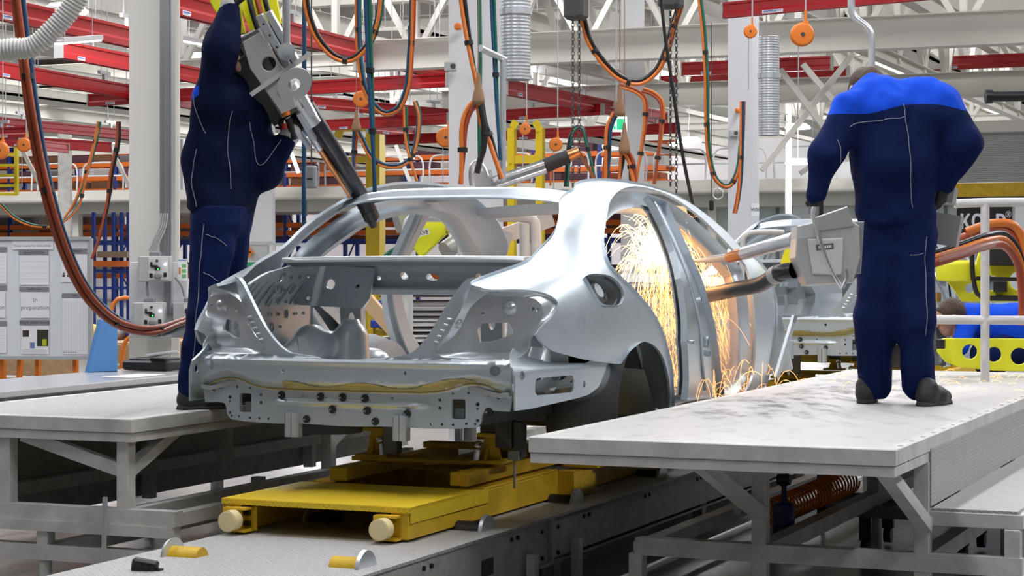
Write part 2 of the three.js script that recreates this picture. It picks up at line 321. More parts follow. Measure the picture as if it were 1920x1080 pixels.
function headGeos(c, face, up) {                                  // c = centre of the head
  const f = V(face).normalize(), r0 = V(up).normalize(), s = f.clone().cross(r0).normalize(), u = s.clone().cross(f).normalize(), C0 = V(c);
  const at = (x, y, z) => C0.clone().addScaledVector(s, x).addScaledVector(u, y).addScaledVector(f, z);
  const head = skin([[at(0, 0.035, -0.02), at(0, 0.03, 0.02), 0.088, 0.082], [at(0, -0.03, 0.03), at(0, -0.075, 0.05), 0.066, 0.045], [at(0, -0.05, -0.02), at(0, -0.15, -0.035), 0.06, 0.06],
    [at(0, 0.012, 0.098), at(0, -0.022, 0.112), 0.010, 0.014], [at(-0.018, -0.052, 0.088), at(0.018, -0.052, 0.088), 0.009, 0.009], [at(-0.034, 0.022, 0.088), at(0.034, 0.022, 0.088), 0.012, 0.012],
    [at(0.085, 0.012, -0.005), at(0.09, -0.03, 0.0), 0.016, 0.012], [at(-0.085, 0.012, -0.005), at(-0.09, -0.03, 0.0), 0.016, 0.012]], { cell: 0.005, k: 0.02 });
  const hair = skin([[at(0, 0.045, -0.025), at(0, 0.04, 0.012), 0.095, 0.086], [at(0, 0.0, -0.045), at(0, -0.04, -0.05), 0.07, 0.05]], { cell: 0.006, k: 0.02, fold: 0.003, freq: 60, cut: (x, y, z) => { const d = V(x, y, z).sub(C0); return 0.05 + (d.dot(f) - 0.055) * 0.9 - d.dot(u) * 0.55 - 0.03; } });
  const eyes = [-1, 1].map((k) => new THREE.SphereGeometry(0.011, 12, 8).translate(...at(k * 0.031, 0.012, 0.09).toArray()));
  return { head, hair, eyes };
}
function bootGeo(heel, toe, h = 0.06) {
  const a = V(heel), b = V(toe), d = b.clone().sub(a).normalize(), L = a.distanceTo(b), P = (t, y) => a.clone().addScaledVector(d, t * L).setY(a.y + y);
  const g = skin([[P(0.1, 0.045), P(0.55, 0.045), 0.043, 0.047], [P(0.55, 0.042), P(0.88, 0.036), 0.047, 0.038], [P(0.16, 0.05), P(0.2, h + 0.03), 0.042, 0.05]], { cell: 0.008, k: 0.04, cut: (x, y) => a.y + 0.012 - y });
  const sole = skin([[P(0.08, 0.0), P(0.5, 0.0), 0.045, 0.042], [P(0.5, 0.0), P(0.9, 0.0), 0.05, 0.042]], { cell: 0.008, k: 0.03, cut: (x, y) => Math.max(a.y + 0.0 - y, y - a.y - 0.022) });
  return { g, sole };
}
const MP = {
  navy: mat(lin(0.0035, 0.007, 0.032), 0.9, 0, { phys: true, specularIntensity: 0.25 }),
  navy2: mat(lin(0.005, 0.0125, 0.066), 0.9, 0, { phys: true, specularIntensity: 0.25 }),
  royal: mat(lin(0.005, 0.065, 0.6), 0.85, 0, { phys: true, specularIntensity: 0.3 }),
  piping: mat(lin(0.27, 0.29, 0.35), 0.6, 0), skin: mat(lin(0.5, 0.28, 0.2), 0.55, 0), hair: mat(lin(0.06, 0.035, 0.022), 0.7, 0), glove: mat(lin(0.016, 0.016, 0.02), 0.75, 0), cuff: mat(lin(0.45, 0.45, 0.46), 0.7, 0), eye: mat(lin(0.12, 0.1, 0.09), 0.2, 0), boot: mat(lin(0.02, 0.02, 0.021), 0.6, 0), sole: mat(lin(0.035, 0.034, 0.032), 0.8, 0),
};
function seamOn(geo, pts, r) {                                     // a thin cord laid on the cloth: points along the line are moved onto the garment
  const p = geo.attributes.position, n = geo.attributes.normal, c = curve(pts), N = pts.length * 7, Q = [];
  for (let k = 0; k <= N; k++) { const q = c.getPointAt(k / N); let b = 1e9, m = 0; for (let i = 0; i < p.count; i++) { const d = (p.getX(i) - q.x) ** 2 + (p.getY(i) - q.y) ** 2 + (p.getZ(i) - q.z) ** 2; if (d < b) { b = d; m = i; } } Q.push(V(p.getX(m) + n.getX(m) * 0.003, p.getY(m) + n.getY(m) * 0.003, p.getZ(m) + n.getZ(m) * 0.003)); }
  for (let t = 0; t < 4; t++) for (let i = 1; i < N; i++) Q[i].lerp(Q[i - 1].clone().add(Q[i + 1]).multiplyScalar(0.5), 0.5);
  return new THREE.TubeGeometry(new THREE.CatmullRomCurve3(Q), N * 2, r, 6, false);
}
function person(name, label, spec) {
  const t = thing('person', label, 'person');
  const { head, hair, eyes } = headGeos(spec.head, spec.face, spec.up);
  const body = mesh('body', [head, ...spec.bareHands.map((h) => skin(h, { cell: 0.004, k: 0.012 }))], MP.skin, t);
  mesh('hair', hair, MP.hair, body); for (const e of eyes) mesh('eye', [e], MP.eye, body);
  const tr = skin(spec.trousers, { cell: 0.011, k: 0.06, fold: 0.011, freq: 8, cut: spec.trouserCut });
  const trm = mesh('trousers', tr, spec.trouserMat || MP.navy2, t);
  const jk = skin(spec.jacket, { cell: 0.011, k: 0.07, fold: 0.012, freq: 8, cut: spec.jacketCut });
  const [top, rest] = spec.yoke ? splitBy(jk, spec.yoke) : [null, jk];
  const jm = mesh('jacket', rest, spec.jacketMat || MP.navy, t); if (top) mesh('yoke', top, MP.royal, jm);
  for (const s of spec.jacketSeams || []) mesh('piping', [seamOn(jk, s, 0.0019)], MP.piping, jm);
  for (const s of spec.trouserSeams || []) mesh('piping', [seamOn(tr, s, 0.0019)], MP.piping, trm);
  for (const g of spec.gloves) { const gm = mesh('glove', skin(g.prims, { cell: 0.004, k: 0.012 }), MP.glove, t); if (g.cuff) mesh('cuff', skin([g.cuff], { cell: 0.006, k: 0.02 }), MP.cuff, gm); }
  for (const [h, e] of spec.boots) { const b = bootGeo(h, e), bm = mesh('boot', b.g, MP.boot, t); mesh('sole', b.sole, MP.sole, bm); }
  return t;
}
{ // left worker: side view, facing the car, one arm stretched up to the hanging gun
  const S1 = [-0.972,2.246,-0.498], E1 = [-0.912,2.449,-0.458], W1 = [-0.895,2.637,-0.508], S2 = [-0.952,2.219,-0.766], E2 = [-0.865,1.884,-0.802], W2 = [-0.729,2.026,-0.773];
  const hipA = [-1.013,1.6,-0.567], hipB = [-1.034,1.603,-0.731], knA = [-1.03,1.176,-0.516], knB = [-1.075,1.183,-0.779], anA = [-1.123,0.819,-0.521], anB = [-1.142,0.794,-0.86];
  const heelA = [-1.151,0.717,-0.498], toeA = [-1.012,0.717,-0.634], heelB = [anB[0] - 0.06, 0.717, anB[2] + 0.02], toeB = [anB[0] + 0.16, 0.717, anB[2] - 0.12];
  const ch = [-0.98,2.145,-0.624], pel = [-1.031,1.667,-0.635];
  person('person', 'worker in navy overalls reaching up to the hanging welding gun, left of the car', {
    head: [-0.948,2.389,-0.681], face: [0.75, -0.1, -0.5], up: [0, 1, 0], bareHands: [[]].slice(1),
    trousers: [[hipA, knA, 0.115, 0.082], [knA, anA, 0.082, 0.068], [hipB, knB, 0.115, 0.08], [knB, anB, 0.08, 0.068], [[-1.01,1.686,-0.59], [-1.039,1.69,-0.729], 0.125, 0.125]], trouserCut: (x, y) => Math.max(0.752 - y, y - 1.70),
    jacket: [[[-1.029,1.679,-0.593], [-1.051,1.925,-0.594], 0.135, 0.13], [[-1.03,1.682,-0.734], [-0.988,1.93,-0.74], 0.125, 0.13], [[-1.044,1.925,-0.597], [-0.998,2.166,-0.551], 0.13, 0.115], [[-1,1.93,-0.735], [-0.959,2.152,-0.741], 0.135, 0.12], [S1, E1, 0.088, 0.072], [E1, W1, 0.072, 0.055], [S2, E2, 0.09, 0.075], [E2, W2, 0.072, 0.05], [[-0.968,2.241,-0.629], [-0.949,2.294,-0.659], 0.09, 0.07]],
    jacketCut: (x, y) => 1.635 + 0.10 * Math.cos((x + 1.3) * 6) - y,
    yoke: (x, y, z) => Math.min(y - 2.2 - 0.4 * (x - S1[0] + 0.09), 2.27 - y, S1[0] - 0.03 - x),
    jacketSeams: [[[-1.018,2.229,-0.457],[-1.018,2.134,-0.457],[-1.001,2.045,-0.464]], [[-1.042,1.97,-0.468],[-1.061,1.867,-0.46],[-1.066,1.791,-0.458],[-1.042,1.701,-0.468]], [[-0.895,2.16,-0.508],[-0.89,1.968,-0.51],[-0.881,1.79,-0.514]], [W2, E2, S2].map((p) => [p[0], p[1], p[2] + 0.08])],
    trouserSeams: [[[-1.005,1.61,-0.408],[-1.019,1.357,-0.402],[-1.019,1.255,-0.402],[-1.038,1.052,-0.394],[-1.057,0.9,-0.386]], [[-0.986,1.56,-0.415],[-0.916,1.539,-0.445],[-0.846,1.509,-0.474]], [[-0.996,1.382,-0.412],[-0.94,1.357,-0.435],[-0.893,1.331,-0.455]]],
    gloves: [{ prims: handPrims(W1, [0.05, 0.9, 0.1], [-0.2, 0, 1], 1, 0.7, 1.05), cuff: [W1, [-0.893,2.662,-0.509], 0.045, 0.045] }, { prims: handPrims(W2, [0.4, 0.8, -0.2], [0.4, -0.2, 0.9], -1, 0.9, 1.05), cuff: [W2, [-0.705,2.056,-0.772], 0.05, 0.048] }],
    boots: [[heelA, toeA], [heelB, toeB]],
  });
}
{ // right worker: from behind, guiding the gun into the door opening
  const SL = [1.734,2.195,-2.1], EL = [1.642,1.958,-1.986], WL = [1.596,1.773,-1.988], SR = [2.158,2.212,-2.332], ER = [2.281,2.024,-2.297], WR = [2.167,1.823,-2.336];
  const hipL = [1.86,1.568,-2.261], hipR = [2.014,1.568,-2.272], knL = [1.836,1.138,-2.219], knR = [2.039,1.14,-2.228], anL = [1.828,0.807,-2.259], anR = [2.052,0.813,-2.244];
  const hl = [1.797,0.717,-2.177], hr = [2.102,0.717,-2.1];
  person('person', 'worker in blue overalls seen from behind, guiding the grey welding gun on the right platform', {
    head: [1.748,2.298,-2.442], face: [-0.6, -0.7, -0.6], up: [-0.3, 0.8, -0.5], bareHands: [],
    trousers: [[hipL, knL, 0.118, 0.092], [knL, anL, 0.092, 0.086], [hipR, knR, 0.118, 0.09], [knR, anR, 0.09, 0.082], [[1.866,1.675,-2.231], [2.009,1.675,-2.27], 0.118, 0.118]], trouserCut: (x, y) => Math.max(0.738 - y, y - 1.75),
    jacket: [[[1.874,1.675,-2.234], [1.865,1.943,-2.209], 0.135, 0.13], [[1.999,1.675,-2.266], [2.004,1.943,-2.268], 0.13, 0.13], [[1.841,1.943,-2.199], [1.821,2.153,-2.191], 0.125, 0.12], [[2.024,1.943,-2.276], [2.044,2.163,-2.284], 0.125, 0.12], [SL, EL, 0.095, 0.075], [EL, WL, 0.072, 0.052], [SR, ER, 0.10, 0.078], [ER, WR, 0.074, 0.055], [[1.795,2.247,-2.223], [2.068,2.261,-2.338], 0.10, 0.10], [[1.928,2.177,-2.192], [1.957,1.939,-2.161], 0.12, 0.12], [[1.847,2.27,-2.267], [1.819,2.314,-2.298], 0.085, 0.07]],
    jacketCut: (x, y) => 1.615 - y,
    yoke: (x, y, z) => y - 2.215 + 0.05 * sstep(0.02, 0.3, Math.abs(x - 2.10)),
    jacketMat: MP.navy2, trouserMat: MP.navy2,
    jacketSeams: [[[2.038,2.236,-2.065],[2.045,2.038,-2.068],[2.055,1.88,-2.072],[2.074,1.696,-2.08]], [[1.788,2.104,-1.96],[1.848,2.122,-1.985],[1.933,2.138,-2.021],[2.03,2.149,-2.062]], [[1.72,2.038,-1.931],[1.751,1.933,-1.945],[1.788,1.88,-1.96]]],
    trouserSeams: [[[2.157,1.565,-2.115],[2.157,1.249,-2.115],[2.147,1.039,-2.111]], [[2.03,1.486,-2.062],[2.14,1.486,-2.108]]],
    gloves: [{ prims: handPrims(WL, [-0.08, -1, -0.1], [-0.5, 0, 0.85], 1, 0.8, 1.1) }, { prims: handPrims(WR, [-0.3, -0.9, -0.3], [0.8, 0, 0.3], -1, 0.7, 1.1) }],
    boots: [[hl, [hl[0] - 0.04, 0.717, hl[2] - 0.27]], [hr, [hr[0] + 0.07, 0.717, hr[2] - 0.26]]],
  });
}

// ---------------------------------------------------------------- car body in white
const SEC = {"0.06":[[0.7,0.55],[0.73,0.8],[0.745,1],[0.745,1.12],[0.725,1.22],[0.68,1.275],[0.6,1.31],[0.5,1.33],[0.3,1.345],[0,1.35]],"-0.1":[[0.77,0.55],[0.8,0.8],[0.825,1],[0.83,1.13],[0.815,1.23],[0.775,1.29],[0.7,1.328],[0.58,1.35],[0.4,1.365],[0,1.37]],"-0.3":[[0.82,0.55],[0.86,0.8],[0.885,1],[0.89,1.13],[0.875,1.25],[0.835,1.325],[0.76,1.37],[0.64,1.4],[0.4,1.42],[0,1.43]],"-0.6":[[0.84,0.55],[0.88,0.8],[0.91,1],[0.915,1.15],[0.9,1.28],[0.865,1.36],[0.8,1.42],[0.72,1.47],[0.5,1.51],[0,1.53]],"-0.85":[[0.84,0.55],[0.885,0.8],[0.92,1],[0.925,1.15],[0.91,1.28],[0.88,1.37],[0.835,1.44],[0.765,1.53],[0.68,1.61],[0.5,1.645],[0,1.66]],"-1.15":[[0.84,0.55],[0.89,0.8],[0.925,1],[0.93,1.15],[0.915,1.28],[0.89,1.38],[0.85,1.46],[0.79,1.57],[0.72,1.67],[0.65,1.735],[0.5,1.765],[0,1.775]],"-1.6":[[0.84,0.55],[0.89,0.8],[0.925,1],[0.93,1.15],[0.915,1.28],[0.89,1.38],[0.855,1.45],[0.8,1.57],[0.735,1.69],[0.675,1.785],[0.6,1.825],[0.4,1.843],[0,1.85]],"-2.4":[[0.84,0.55],[0.89,0.8],[0.925,1],[0.93,1.15],[0.915,1.28],[0.89,1.38],[0.855,1.45],[0.8,1.57],[0.735,1.69],[0.68,1.79],[0.6,1.83],[0.4,1.85],[0,1.86]],"-2.9":[[0.84,0.55],[0.89,0.8],[0.92,1],[0.925,1.15],[0.91,1.28],[0.885,1.38],[0.85,1.45],[0.8,1.56],[0.745,1.68],[0.68,1.745],[0.6,1.775],[0.4,1.795],[0,1.805]],"-3.3":[[0.84,0.55],[0.885,0.8],[0.915,1],[0.92,1.15],[0.905,1.28],[0.88,1.37],[0.85,1.43],[0.8,1.53],[0.755,1.6],[0.68,1.645],[0.58,1.665],[0.4,1.685],[0,1.695]],"-3.7":[[0.82,0.55],[0.87,0.8],[0.9,1],[0.905,1.15],[0.89,1.28],[0.87,1.36],[0.84,1.41],[0.79,1.455],[0.73,1.48],[0.65,1.5],[0.5,1.52],[0,1.54]],"-4.3":[[0.8,0.55],[0.85,0.8],[0.88,1],[0.885,1.12],[0.87,1.2],[0.84,1.25],[0.79,1.28],[0.72,1.3],[0.6,1.32],[0.4,1.34],[0,1.36]]};
const secZ = Object.keys(SEC).map(Number).sort((a, b) => b - a), polN = 91, polA = (i) => -40 + 130 * i / (polN - 1);
const secR = secZ.map((z) => {                                   // each cross-section as radius over the angle about (0, 1)
  const s = SEC[String(z)], q = []; const P = [[2 * s[0][0] - s[1][0], 2 * s[0][1] - s[1][1]], ...s, [2 * s.at(-1)[0] - s.at(-2)[0], 2 * s.at(-1)[1] - s.at(-2)[1]]];
  for (let i = 1; i < P.length - 2; i++) for (let k = 0; k < 12; k++) { const t = k / 12, [a, b, c, d] = [P[i - 1], P[i], P[i + 1], P[i + 2]]; q.push([0, 1].map((j) => 0.5 * (2 * b[j] + (c[j] - a[j]) * t + (2 * a[j] - 5 * b[j] + 4 * c[j] - d[j]) * t * t + (3 * b[j] - a[j] - 3 * c[j] + d[j]) * t ** 3))); }
  q.push(s.at(-1)); const A = q.map(([x, y]) => Math.atan2(y - 1, x) * 180 / Math.PI), Rr = q.map(([x, y]) => Math.hypot(x, y - 1)), o = [];
  for (let i = 0; i < polN; i++) { const a = polA(i); let k = 0; while (k < A.length - 2 && A[k + 1] < a) k++; const t = Math.min(1, Math.max(0, (a - A[k]) / (A[k + 1] - A[k]))); o.push(lerp(Rr[k], Rr[k + 1], t)); }
  return o;
});
const slopeZ = (k, i) => (k === 0 ? (secR[1][i] - secR[0][i]) / (secZ[1] - secZ[0]) : k === secZ.length - 1 ? (secR[k][i] - secR[k - 1][i]) / (secZ[k] - secZ[k - 1]) : (secR[k + 1][i] - secR[k - 1][i]) / (secZ[k + 1] - secZ[k - 1]));
function pch(z, i) {
  let k = 0; while (k < secZ.length - 2 && secZ[k + 1] > z) k++;
  const h = secZ[k + 1] - secZ[k], t = (z - secZ[k]) / h;
  return (2 * t ** 3 - 3 * t * t + 1) * secR[k][i] + (t ** 3 - 2 * t * t + t) * slopeZ(k, i) * h + (-2 * t ** 3 + 3 * t * t) * secR[k + 1][i] + (t ** 3 - t * t) * slopeZ(k + 1, i) * h;
}
let tab = Array.from({ length: 110 }, (_, r) => Array.from({ length: polN }, (_, i) => pch(0.06 - 0.04 * r, i)));   // dense table, smoothed along and around the body
for (let n = 0; n < 10; n++) tab = tab.map((row, r) => row.map((v, i) => (tab[Math.max(0, r - 1)][i] + 2 * v + tab[Math.min(109, r + 1)][i]) / 4));
for (let n = 0; n < 5; n++) tab = tab.map((row) => row.map((v, i) => (row[Math.max(0, i - 1)] + 2 * v + row[Math.min(polN - 1, i + 1)]) / 4));
function bodyR(z, deg) {
  const g = Math.min(108.9999, Math.max(0, (0.06 - z) / 0.04)), r = Math.floor(g), s = g - r, f = Math.min(polN - 1.0001, Math.max(0, (deg + 40) / 130 * (polN - 1))), i = Math.floor(f), w = f - i;
  return lerp(lerp(tab[r][i], tab[r][i + 1], w), lerp(tab[r + 1][i], tab[r + 1][i + 1], w), s);
}
const KD = 0.016;                                                // metres of domain per degree, keeps the mesh even
const bodyPt = (z, deg, off = 0) => { const r = bodyR(z, deg) + off, a = deg * Math.PI / 180; return V(r * Math.cos(a), 1 + r * Math.sin(a), z); };
const dom = (l) => l.map(([z, d]) => [z, d * KD]);
const bodyMap = (off = 0) => (u, v) => bodyPt(u, v / KD, off);
function rearZ(x, y) {
  const a = Math.abs(x), up = sstep(0.93, 1.2, y);
  let z = -0.28 * up * (Math.max(0, a - 0.4) / 0.47) ** 2 - 0.06 * (1 - up) * (a / 0.8) ** 2;
  const lift = 0.045 * Math.exp(-(((a - 0.6) / 0.12) ** 2));     // the beam's lower edge rises over the crash-box plates
  const yb = 0.905 + lift;
  if (y < 1.01) z += 0.05 * sstep(yb - 0.05, yb, y) * (1 - 0.5 * sstep(0.55, 0.8, a)) + 0.010 * Math.exp(-(((y - 0.99) / 0.012) ** 2));
  z += 0.012 * Math.exp(-(((y - 0.808) / 0.010) ** 2)) * (1 - sstep(0.3, 0.4, a));
  return z;
}
const rearMap = (x, y) => V(x, y, rearZ(x, y));

function soft3(l) { const c = curve(l, true), n = 96; return Array.from({ length: n }, (_, i) => c.getPointAt(i / n).toArray()); }
function makeCar() {
  const car = new THREE.Group();
  // --- outer side panel
  const outer = soften(dom([
    ...[[-0.01,29.667],[-0.12,31],[-0.23,31.333],[-0.36,31.667],[-0.46,32.667],[-0.58,35.667],[-0.66,37.333],[-0.77,40],[-0.87,43.667],[-0.97,47.667],[-1.04,50.667],[-1.16,52.667],[-1.25,52.667]],
    [-1.4, 57], [-1.8, 58], [-2.2, 57.5], [-2.6, 55], [-3.0, 50], [-3.3, 44], [-3.55, 36], [-3.70, 27], [-3.76, 20], [-3.76, 10],
    [-3.73, 0], [-3.72, -12], [-3.70, -20], [-3.62, -27], [-3.4, -28.5], [-2.6, -28.5], [-1.85, -28.5], [-1.80, -24],
    ...[[-1.82,-17.333],[-1.75,-11.667],[-1.65,-6],[-1.55,-1.667],[-1.43,1.333],[-1.33,2.667],[-1.23,3.333],[-1.13,2],[-1.04,0.333],[-0.98,-2],[-0.95,-2.667],[-0.81,-2],[-0.57,-0.667],[-0.35,1.333],[-0.22,3],[-0.16,5.333],[-0.12,8]],
    ...[[-0.16,10.333],[-0.24,12.667],[-0.29,15.333],[-0.29,16.667],[-0.25,18.667],[-0.18,20.333],[-0.08,22.333],[0.04,24],[0.06,26.333],[0.06,27.333]]]));
  const opening = soften(dom([
    ...[[-1.29,42.333],[-1.37,45],[-1.46,46.667],[-1.61,49],[-1.77,50.333],[-1.94,51],[-2.13,50.667],[-2.34,49.333],[-2.51,47],[-2.7,42.333],[-2.91,36.667],[-3.12,30],[-3.21,25.333],[-3.2,20.667],[-3.18,13.667],[-3.21,2.667],[-3.3,-9.333],[-3.3,-14.333]],
    [-3.24, -18], [-3.1, -20.5], [-2.9, -21.5], [-2.4, -21.5], [-2.0, -21.5], [-1.9, -20],
    ...[[-1.88,-17.333],[-1.82,-12],[-1.76,-7],[-1.68,-2.333],[-1.58,3.333],[-1.47,8.667],[-1.37,12.333],[-1.24,16],[-1.13,19.333],[-1.03,21.667],[-0.97,25.333],[-0.98,28.667],[-1.02,32],[-1.11,36.333]]]));
  const fuel = soften(dom([[-0.63,22.333],[-0.68,23],[-0.77,23],[-0.89,22.333],[-0.96,21],[-1.01,18.333],[-1.01,16.333],[-0.96,14],[-0.83,14],[-0.73,14.333],[-0.68,16],[-0.64,19]]));
  const side = sheet(outer, [opening, fuel], bodyMap(), { max: 0.05, flange: 0.014, eps: 0.03 });
  const sideL = sheet(outer, [opening], bodyMap(), { max: 0.05, flange: 0.014, eps: 0.03 });
  mesh('body_side', side, M.steel, car); mesh('body_side', mirrorX(sideL), M.steel, car);
  // --- rebated door frame: outer edge, step inwards, weld flange
  const L0 = opening, L1 = insetLoop(opening, 0.012), L2 = insetLoop(opening, 0.035), L3 = insetLoop(opening, 0.055);
  const at3 = (l, off) => l.map(([u, v]) => bodyPt(u, v / KD, off));
  const frame = loft([at3(L0, -0.02), at3(L1, -0.05), at3(L2, -0.07), at3(L3, -0.072)]);
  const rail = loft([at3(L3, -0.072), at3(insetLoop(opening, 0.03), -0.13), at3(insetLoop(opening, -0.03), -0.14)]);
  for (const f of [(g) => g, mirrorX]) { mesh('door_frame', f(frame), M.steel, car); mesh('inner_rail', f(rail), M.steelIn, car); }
  // --- B-pillar
  const bp = dom([[-2.01,48.333],[-2.04,45],[-2.04,39],[-2.01,30.333],[-1.94,21.333],[-1.93,14.667],[-1.95,1.667],[-2.09,-11.667],[-2.12,-18.333],[-2.81,-20],[-2.63,-9],[-2.49,0.333],[-2.33,14.333],[-2.27,23],[-2.26,29.667],[-2.27,39.333],[-2.28,47]]);
  const cx = (i, j, t) => [lerp(bp[i][0], bp[j][0], t), lerp(bp[i][1], bp[j][1], t)];
  const bh = [[7, 11, 0.7, 0.012, 0.016], [6, 11, 0.68, 0.011, 0.03], [5, 12, 0.7, 0.012, 0.012], [6, 11, 0.2, 0.01, 0.01]].map(([i, j, t, rx, ry]) => { const c = cx(i, j, t); return circ(c[0], c[1], rx, 10, ry); });
  const bmap = (u, v) => bodyPt(u, v / KD, -0.03);
  const bpo = sheet(bp, bh, bmap, { max: 0.05, flange: 0.035, eps: 0.03 });
  const bpi = sheet(insetLoop(bp, 0.012), [], (u, v) => bodyPt(u, v / KD, -0.06), { max: 0.08, flange: 0.01 });
  const rib = []; for (let i = 0; i < 8; i++) { const a = cx(i, 16 - i, 0.58); rib.push(bodyPt(a[0], a[1] / KD, -0.026)); }
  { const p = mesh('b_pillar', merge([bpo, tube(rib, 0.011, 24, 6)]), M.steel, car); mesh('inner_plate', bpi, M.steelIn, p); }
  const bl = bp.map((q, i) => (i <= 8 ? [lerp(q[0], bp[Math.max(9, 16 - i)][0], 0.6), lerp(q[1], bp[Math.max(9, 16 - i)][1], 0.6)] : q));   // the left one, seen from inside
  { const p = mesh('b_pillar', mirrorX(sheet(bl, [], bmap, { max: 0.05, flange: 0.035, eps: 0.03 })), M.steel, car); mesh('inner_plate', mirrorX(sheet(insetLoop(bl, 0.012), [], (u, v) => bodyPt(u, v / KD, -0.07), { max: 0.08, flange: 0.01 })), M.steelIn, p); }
  // --- fuel filler pocket
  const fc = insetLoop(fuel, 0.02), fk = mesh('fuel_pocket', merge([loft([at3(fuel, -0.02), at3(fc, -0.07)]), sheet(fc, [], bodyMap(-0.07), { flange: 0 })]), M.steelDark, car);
  { const c = bodyPt(fuel.reduce((s, p) => s + p[0], 0) / fuel.length, fuel.reduce((s, p) => s + p[1], 0) / fuel.length / KD, -0.06), d = V(0.9, 0.45, 0.1).normalize(); mesh('filler_cup', [rod(c.clone().addScaledVector(d, -0.02).toArray(), c.clone().addScaledVector(d, 0.035).toArray(), 0.05, 0.036, 18)], M.steelIn, fk); }
  // --- rear panel
  const half = [[0.243,0.715],[0.276,0.714],[0.348,0.709],[0.595,0.715],[0.626,0.736],[0.631,0.78],[0.647,0.796],[0.75,0.791],[0.762,0.853],[0.769,1.008],[0.69,1.015],[0.545,1.016],[0.443,1.019],[0.414,1.039],[0.428,1.067],[0.468,1.106],[0.508,1.175],[0.545,1.249],[0.567,1.287],[0.59,1.363],[0.554,1.354],[0.499,1.278],[0.448,1.198],[0.395,1.115],[0.351,1.068],[0.317,1.04],[0.274,1.021]];
  const cen = [[0, 1.0]];
  const full = soften([...half, ...cen, ...half.slice().reverse().map(([x, y]) => [-x, y]), [0, 0.708]], 1);
  const hl = [];
  for (const s of [-1, 1]) {
    hl.push(rrect(s * 0.525, 0.797, 0.062, 0.085, 0.008));
    for (const [x, y, r] of [[0.44, 0.835, 0.007], [0.44, 0.80, 0.008], [0.61, 0.82, 0.009], [0.61, 0.80, 0.006], [0.61, 0.75, 0.008], [0.70, 0.965, 0.024], [0.70, 0.85, 0.007], [0.6, 0.735, 0.006], [0.3, 0.95, 0.011], [0.56, 0.735, 0.006], [0.5, 0.73, 0.006], [0.45, 0.73, 0.006], [0.40, 0.73, 0.006], [0.5, 0.865, 0.006], [0.57, 0.868, 0.006], [0.66, 0.86, 0.006], [0.22, 0.838, 0.006], [0.1, 0.836, 0.006]]) hl.push(circ(s * x, y, r, 10));
  }
  const rear = mesh('rear_panel', sheet(full, hl, rearMap, { max: 0.035, flange: 0.02, side: -1 }), M.steel, car);
  for (const [x, y] of [[-0.33, 0.838], [-0.13, 0.836], [-0.02, 0.836], [0.09, 0.834], [-0.07, 0.782], [-0.2, 0.735], [0.1, 0.78], [0.14, 0.735], [0.29, 0.772], [0.66, 0.79]]) {
    const z = rearZ(x, y), st = mesh('stud', [rod([x, y, z - 0.01], [x, y, z + 0.008], 0.019, 0.017, 14)], M.rubber, rear);
    mesh('pin', [rod([x, y, z + 0.008], [x, y, z + 0.03], 0.006, 0.005, 8)], M.chrome, st);
  }
  for (const s of [-1, 1]) {                                      // hanging bumper brackets
    const x = s * 0.265, g = [span(x - 0.032, x - 0.003, 0.655, 0.765, 0.004, 0.02), span(x + 0.003, x + 0.032, 0.655, 0.765, 0.004, 0.026), span(x - 0.034, x - 0.03, 0.655, 0.765, -0.02, 0.02), span(x + 0.03, x + 0.034, 0.655, 0.765, -0.02, 0.02)];
    mesh('bracket', g, M.zinc, rear);
  }
  mesh('sealing_bead', [tube([[-0.72, 0.872, rearZ(-0.72, 0.872) + 0.004], ...Array.from({ length: 15 }, (_, i) => { const x = -0.66 + i * 0.094, a = Math.abs(x), y = 0.863 + 0.045 * Math.exp(-(((a - 0.6) / 0.12) ** 2)); return [x, y, rearZ(x, y) + 0.004]; }), [0.72, 0.872, rearZ(0.72, 0.872) + 0.004]], 0.004, 60, 6)], M.sealant, rear);
  mesh('wax_coating', sheet([...Array.from({ length: 20 }, (_, i) => { const x = -0.3 + i * 0.048, a = Math.abs(x); return [x, 0.868 + 0.045 * Math.exp(-(((a - 0.6) / 0.12) ** 2))]; }), ...Array.from({ length: 20 }, (_, i) => { const x = 0.612 - i * 0.048, a = Math.abs(x); return [x, 0.892 + 0.012 * Math.sin(x * 17) + 0.04 * Math.exp(-(((a - 0.58) / 0.12) ** 2))]; })], [], (x, y) => V(x, y, rearZ(x, y) + 0.003), { max: 0.03, flange: 0 }), mat(lin(0.5, 0.44, 0.2), 0.35, 0.3), rear);
  // --- tail-lamp pockets
  const rim = soft3([...[[0.63,1.316,0.06],[0.676,1.301,0.04],[0.736,1.302,-0.08],[0.801,1.297,-0.18],[0.839,1.284,-0.25],[0.863,1.258,-0.29],[0.869,1.238,-0.29],[0.866,1.195,-0.24],[0.846,1.154,-0.16],[0.833,1.117,-0.12]], ...[[0.805,1.088,-0.153],[0.806,1.055,-0.127],[0.785,1.022,-0.093],[0.69,1.015,-0.059],[0.545,1.016,-0.028],[0.443,1.019,-0.014],[0.414,1.039,-0.01],[0.428,1.067,-0.009],[0.468,1.106,-0.01],[0.508,1.175,-0.015],[0.545,1.249,-0.027]]]);
  const cenR = rim.reduce((s, p) => [s[0] + p[0] / rim.length, s[1] + p[1] / rim.length, s[2] + p[2] / rim.length], [0, 0, 0]);
  const pl = (() => { let A = [[0, 0, 0], [0, 0, 0], [0, 0, 0]], r = [0, 0, 0]; for (const p of rim) { const q = [1, p[0], p[1]]; for (let i = 0; i < 3; i++) { r[i] += q[i] * p[2]; for (let j = 0; j < 3; j++) A[i][j] += q[i] * q[j]; } } const inv = new THREE.Matrix3().set(...A.flat()).invert(); return V(r).applyMatrix3(inv); })();
  const planeZ = (x, y) => pl.x + pl.y * x + pl.z * y;             // best plane through the lamp opening
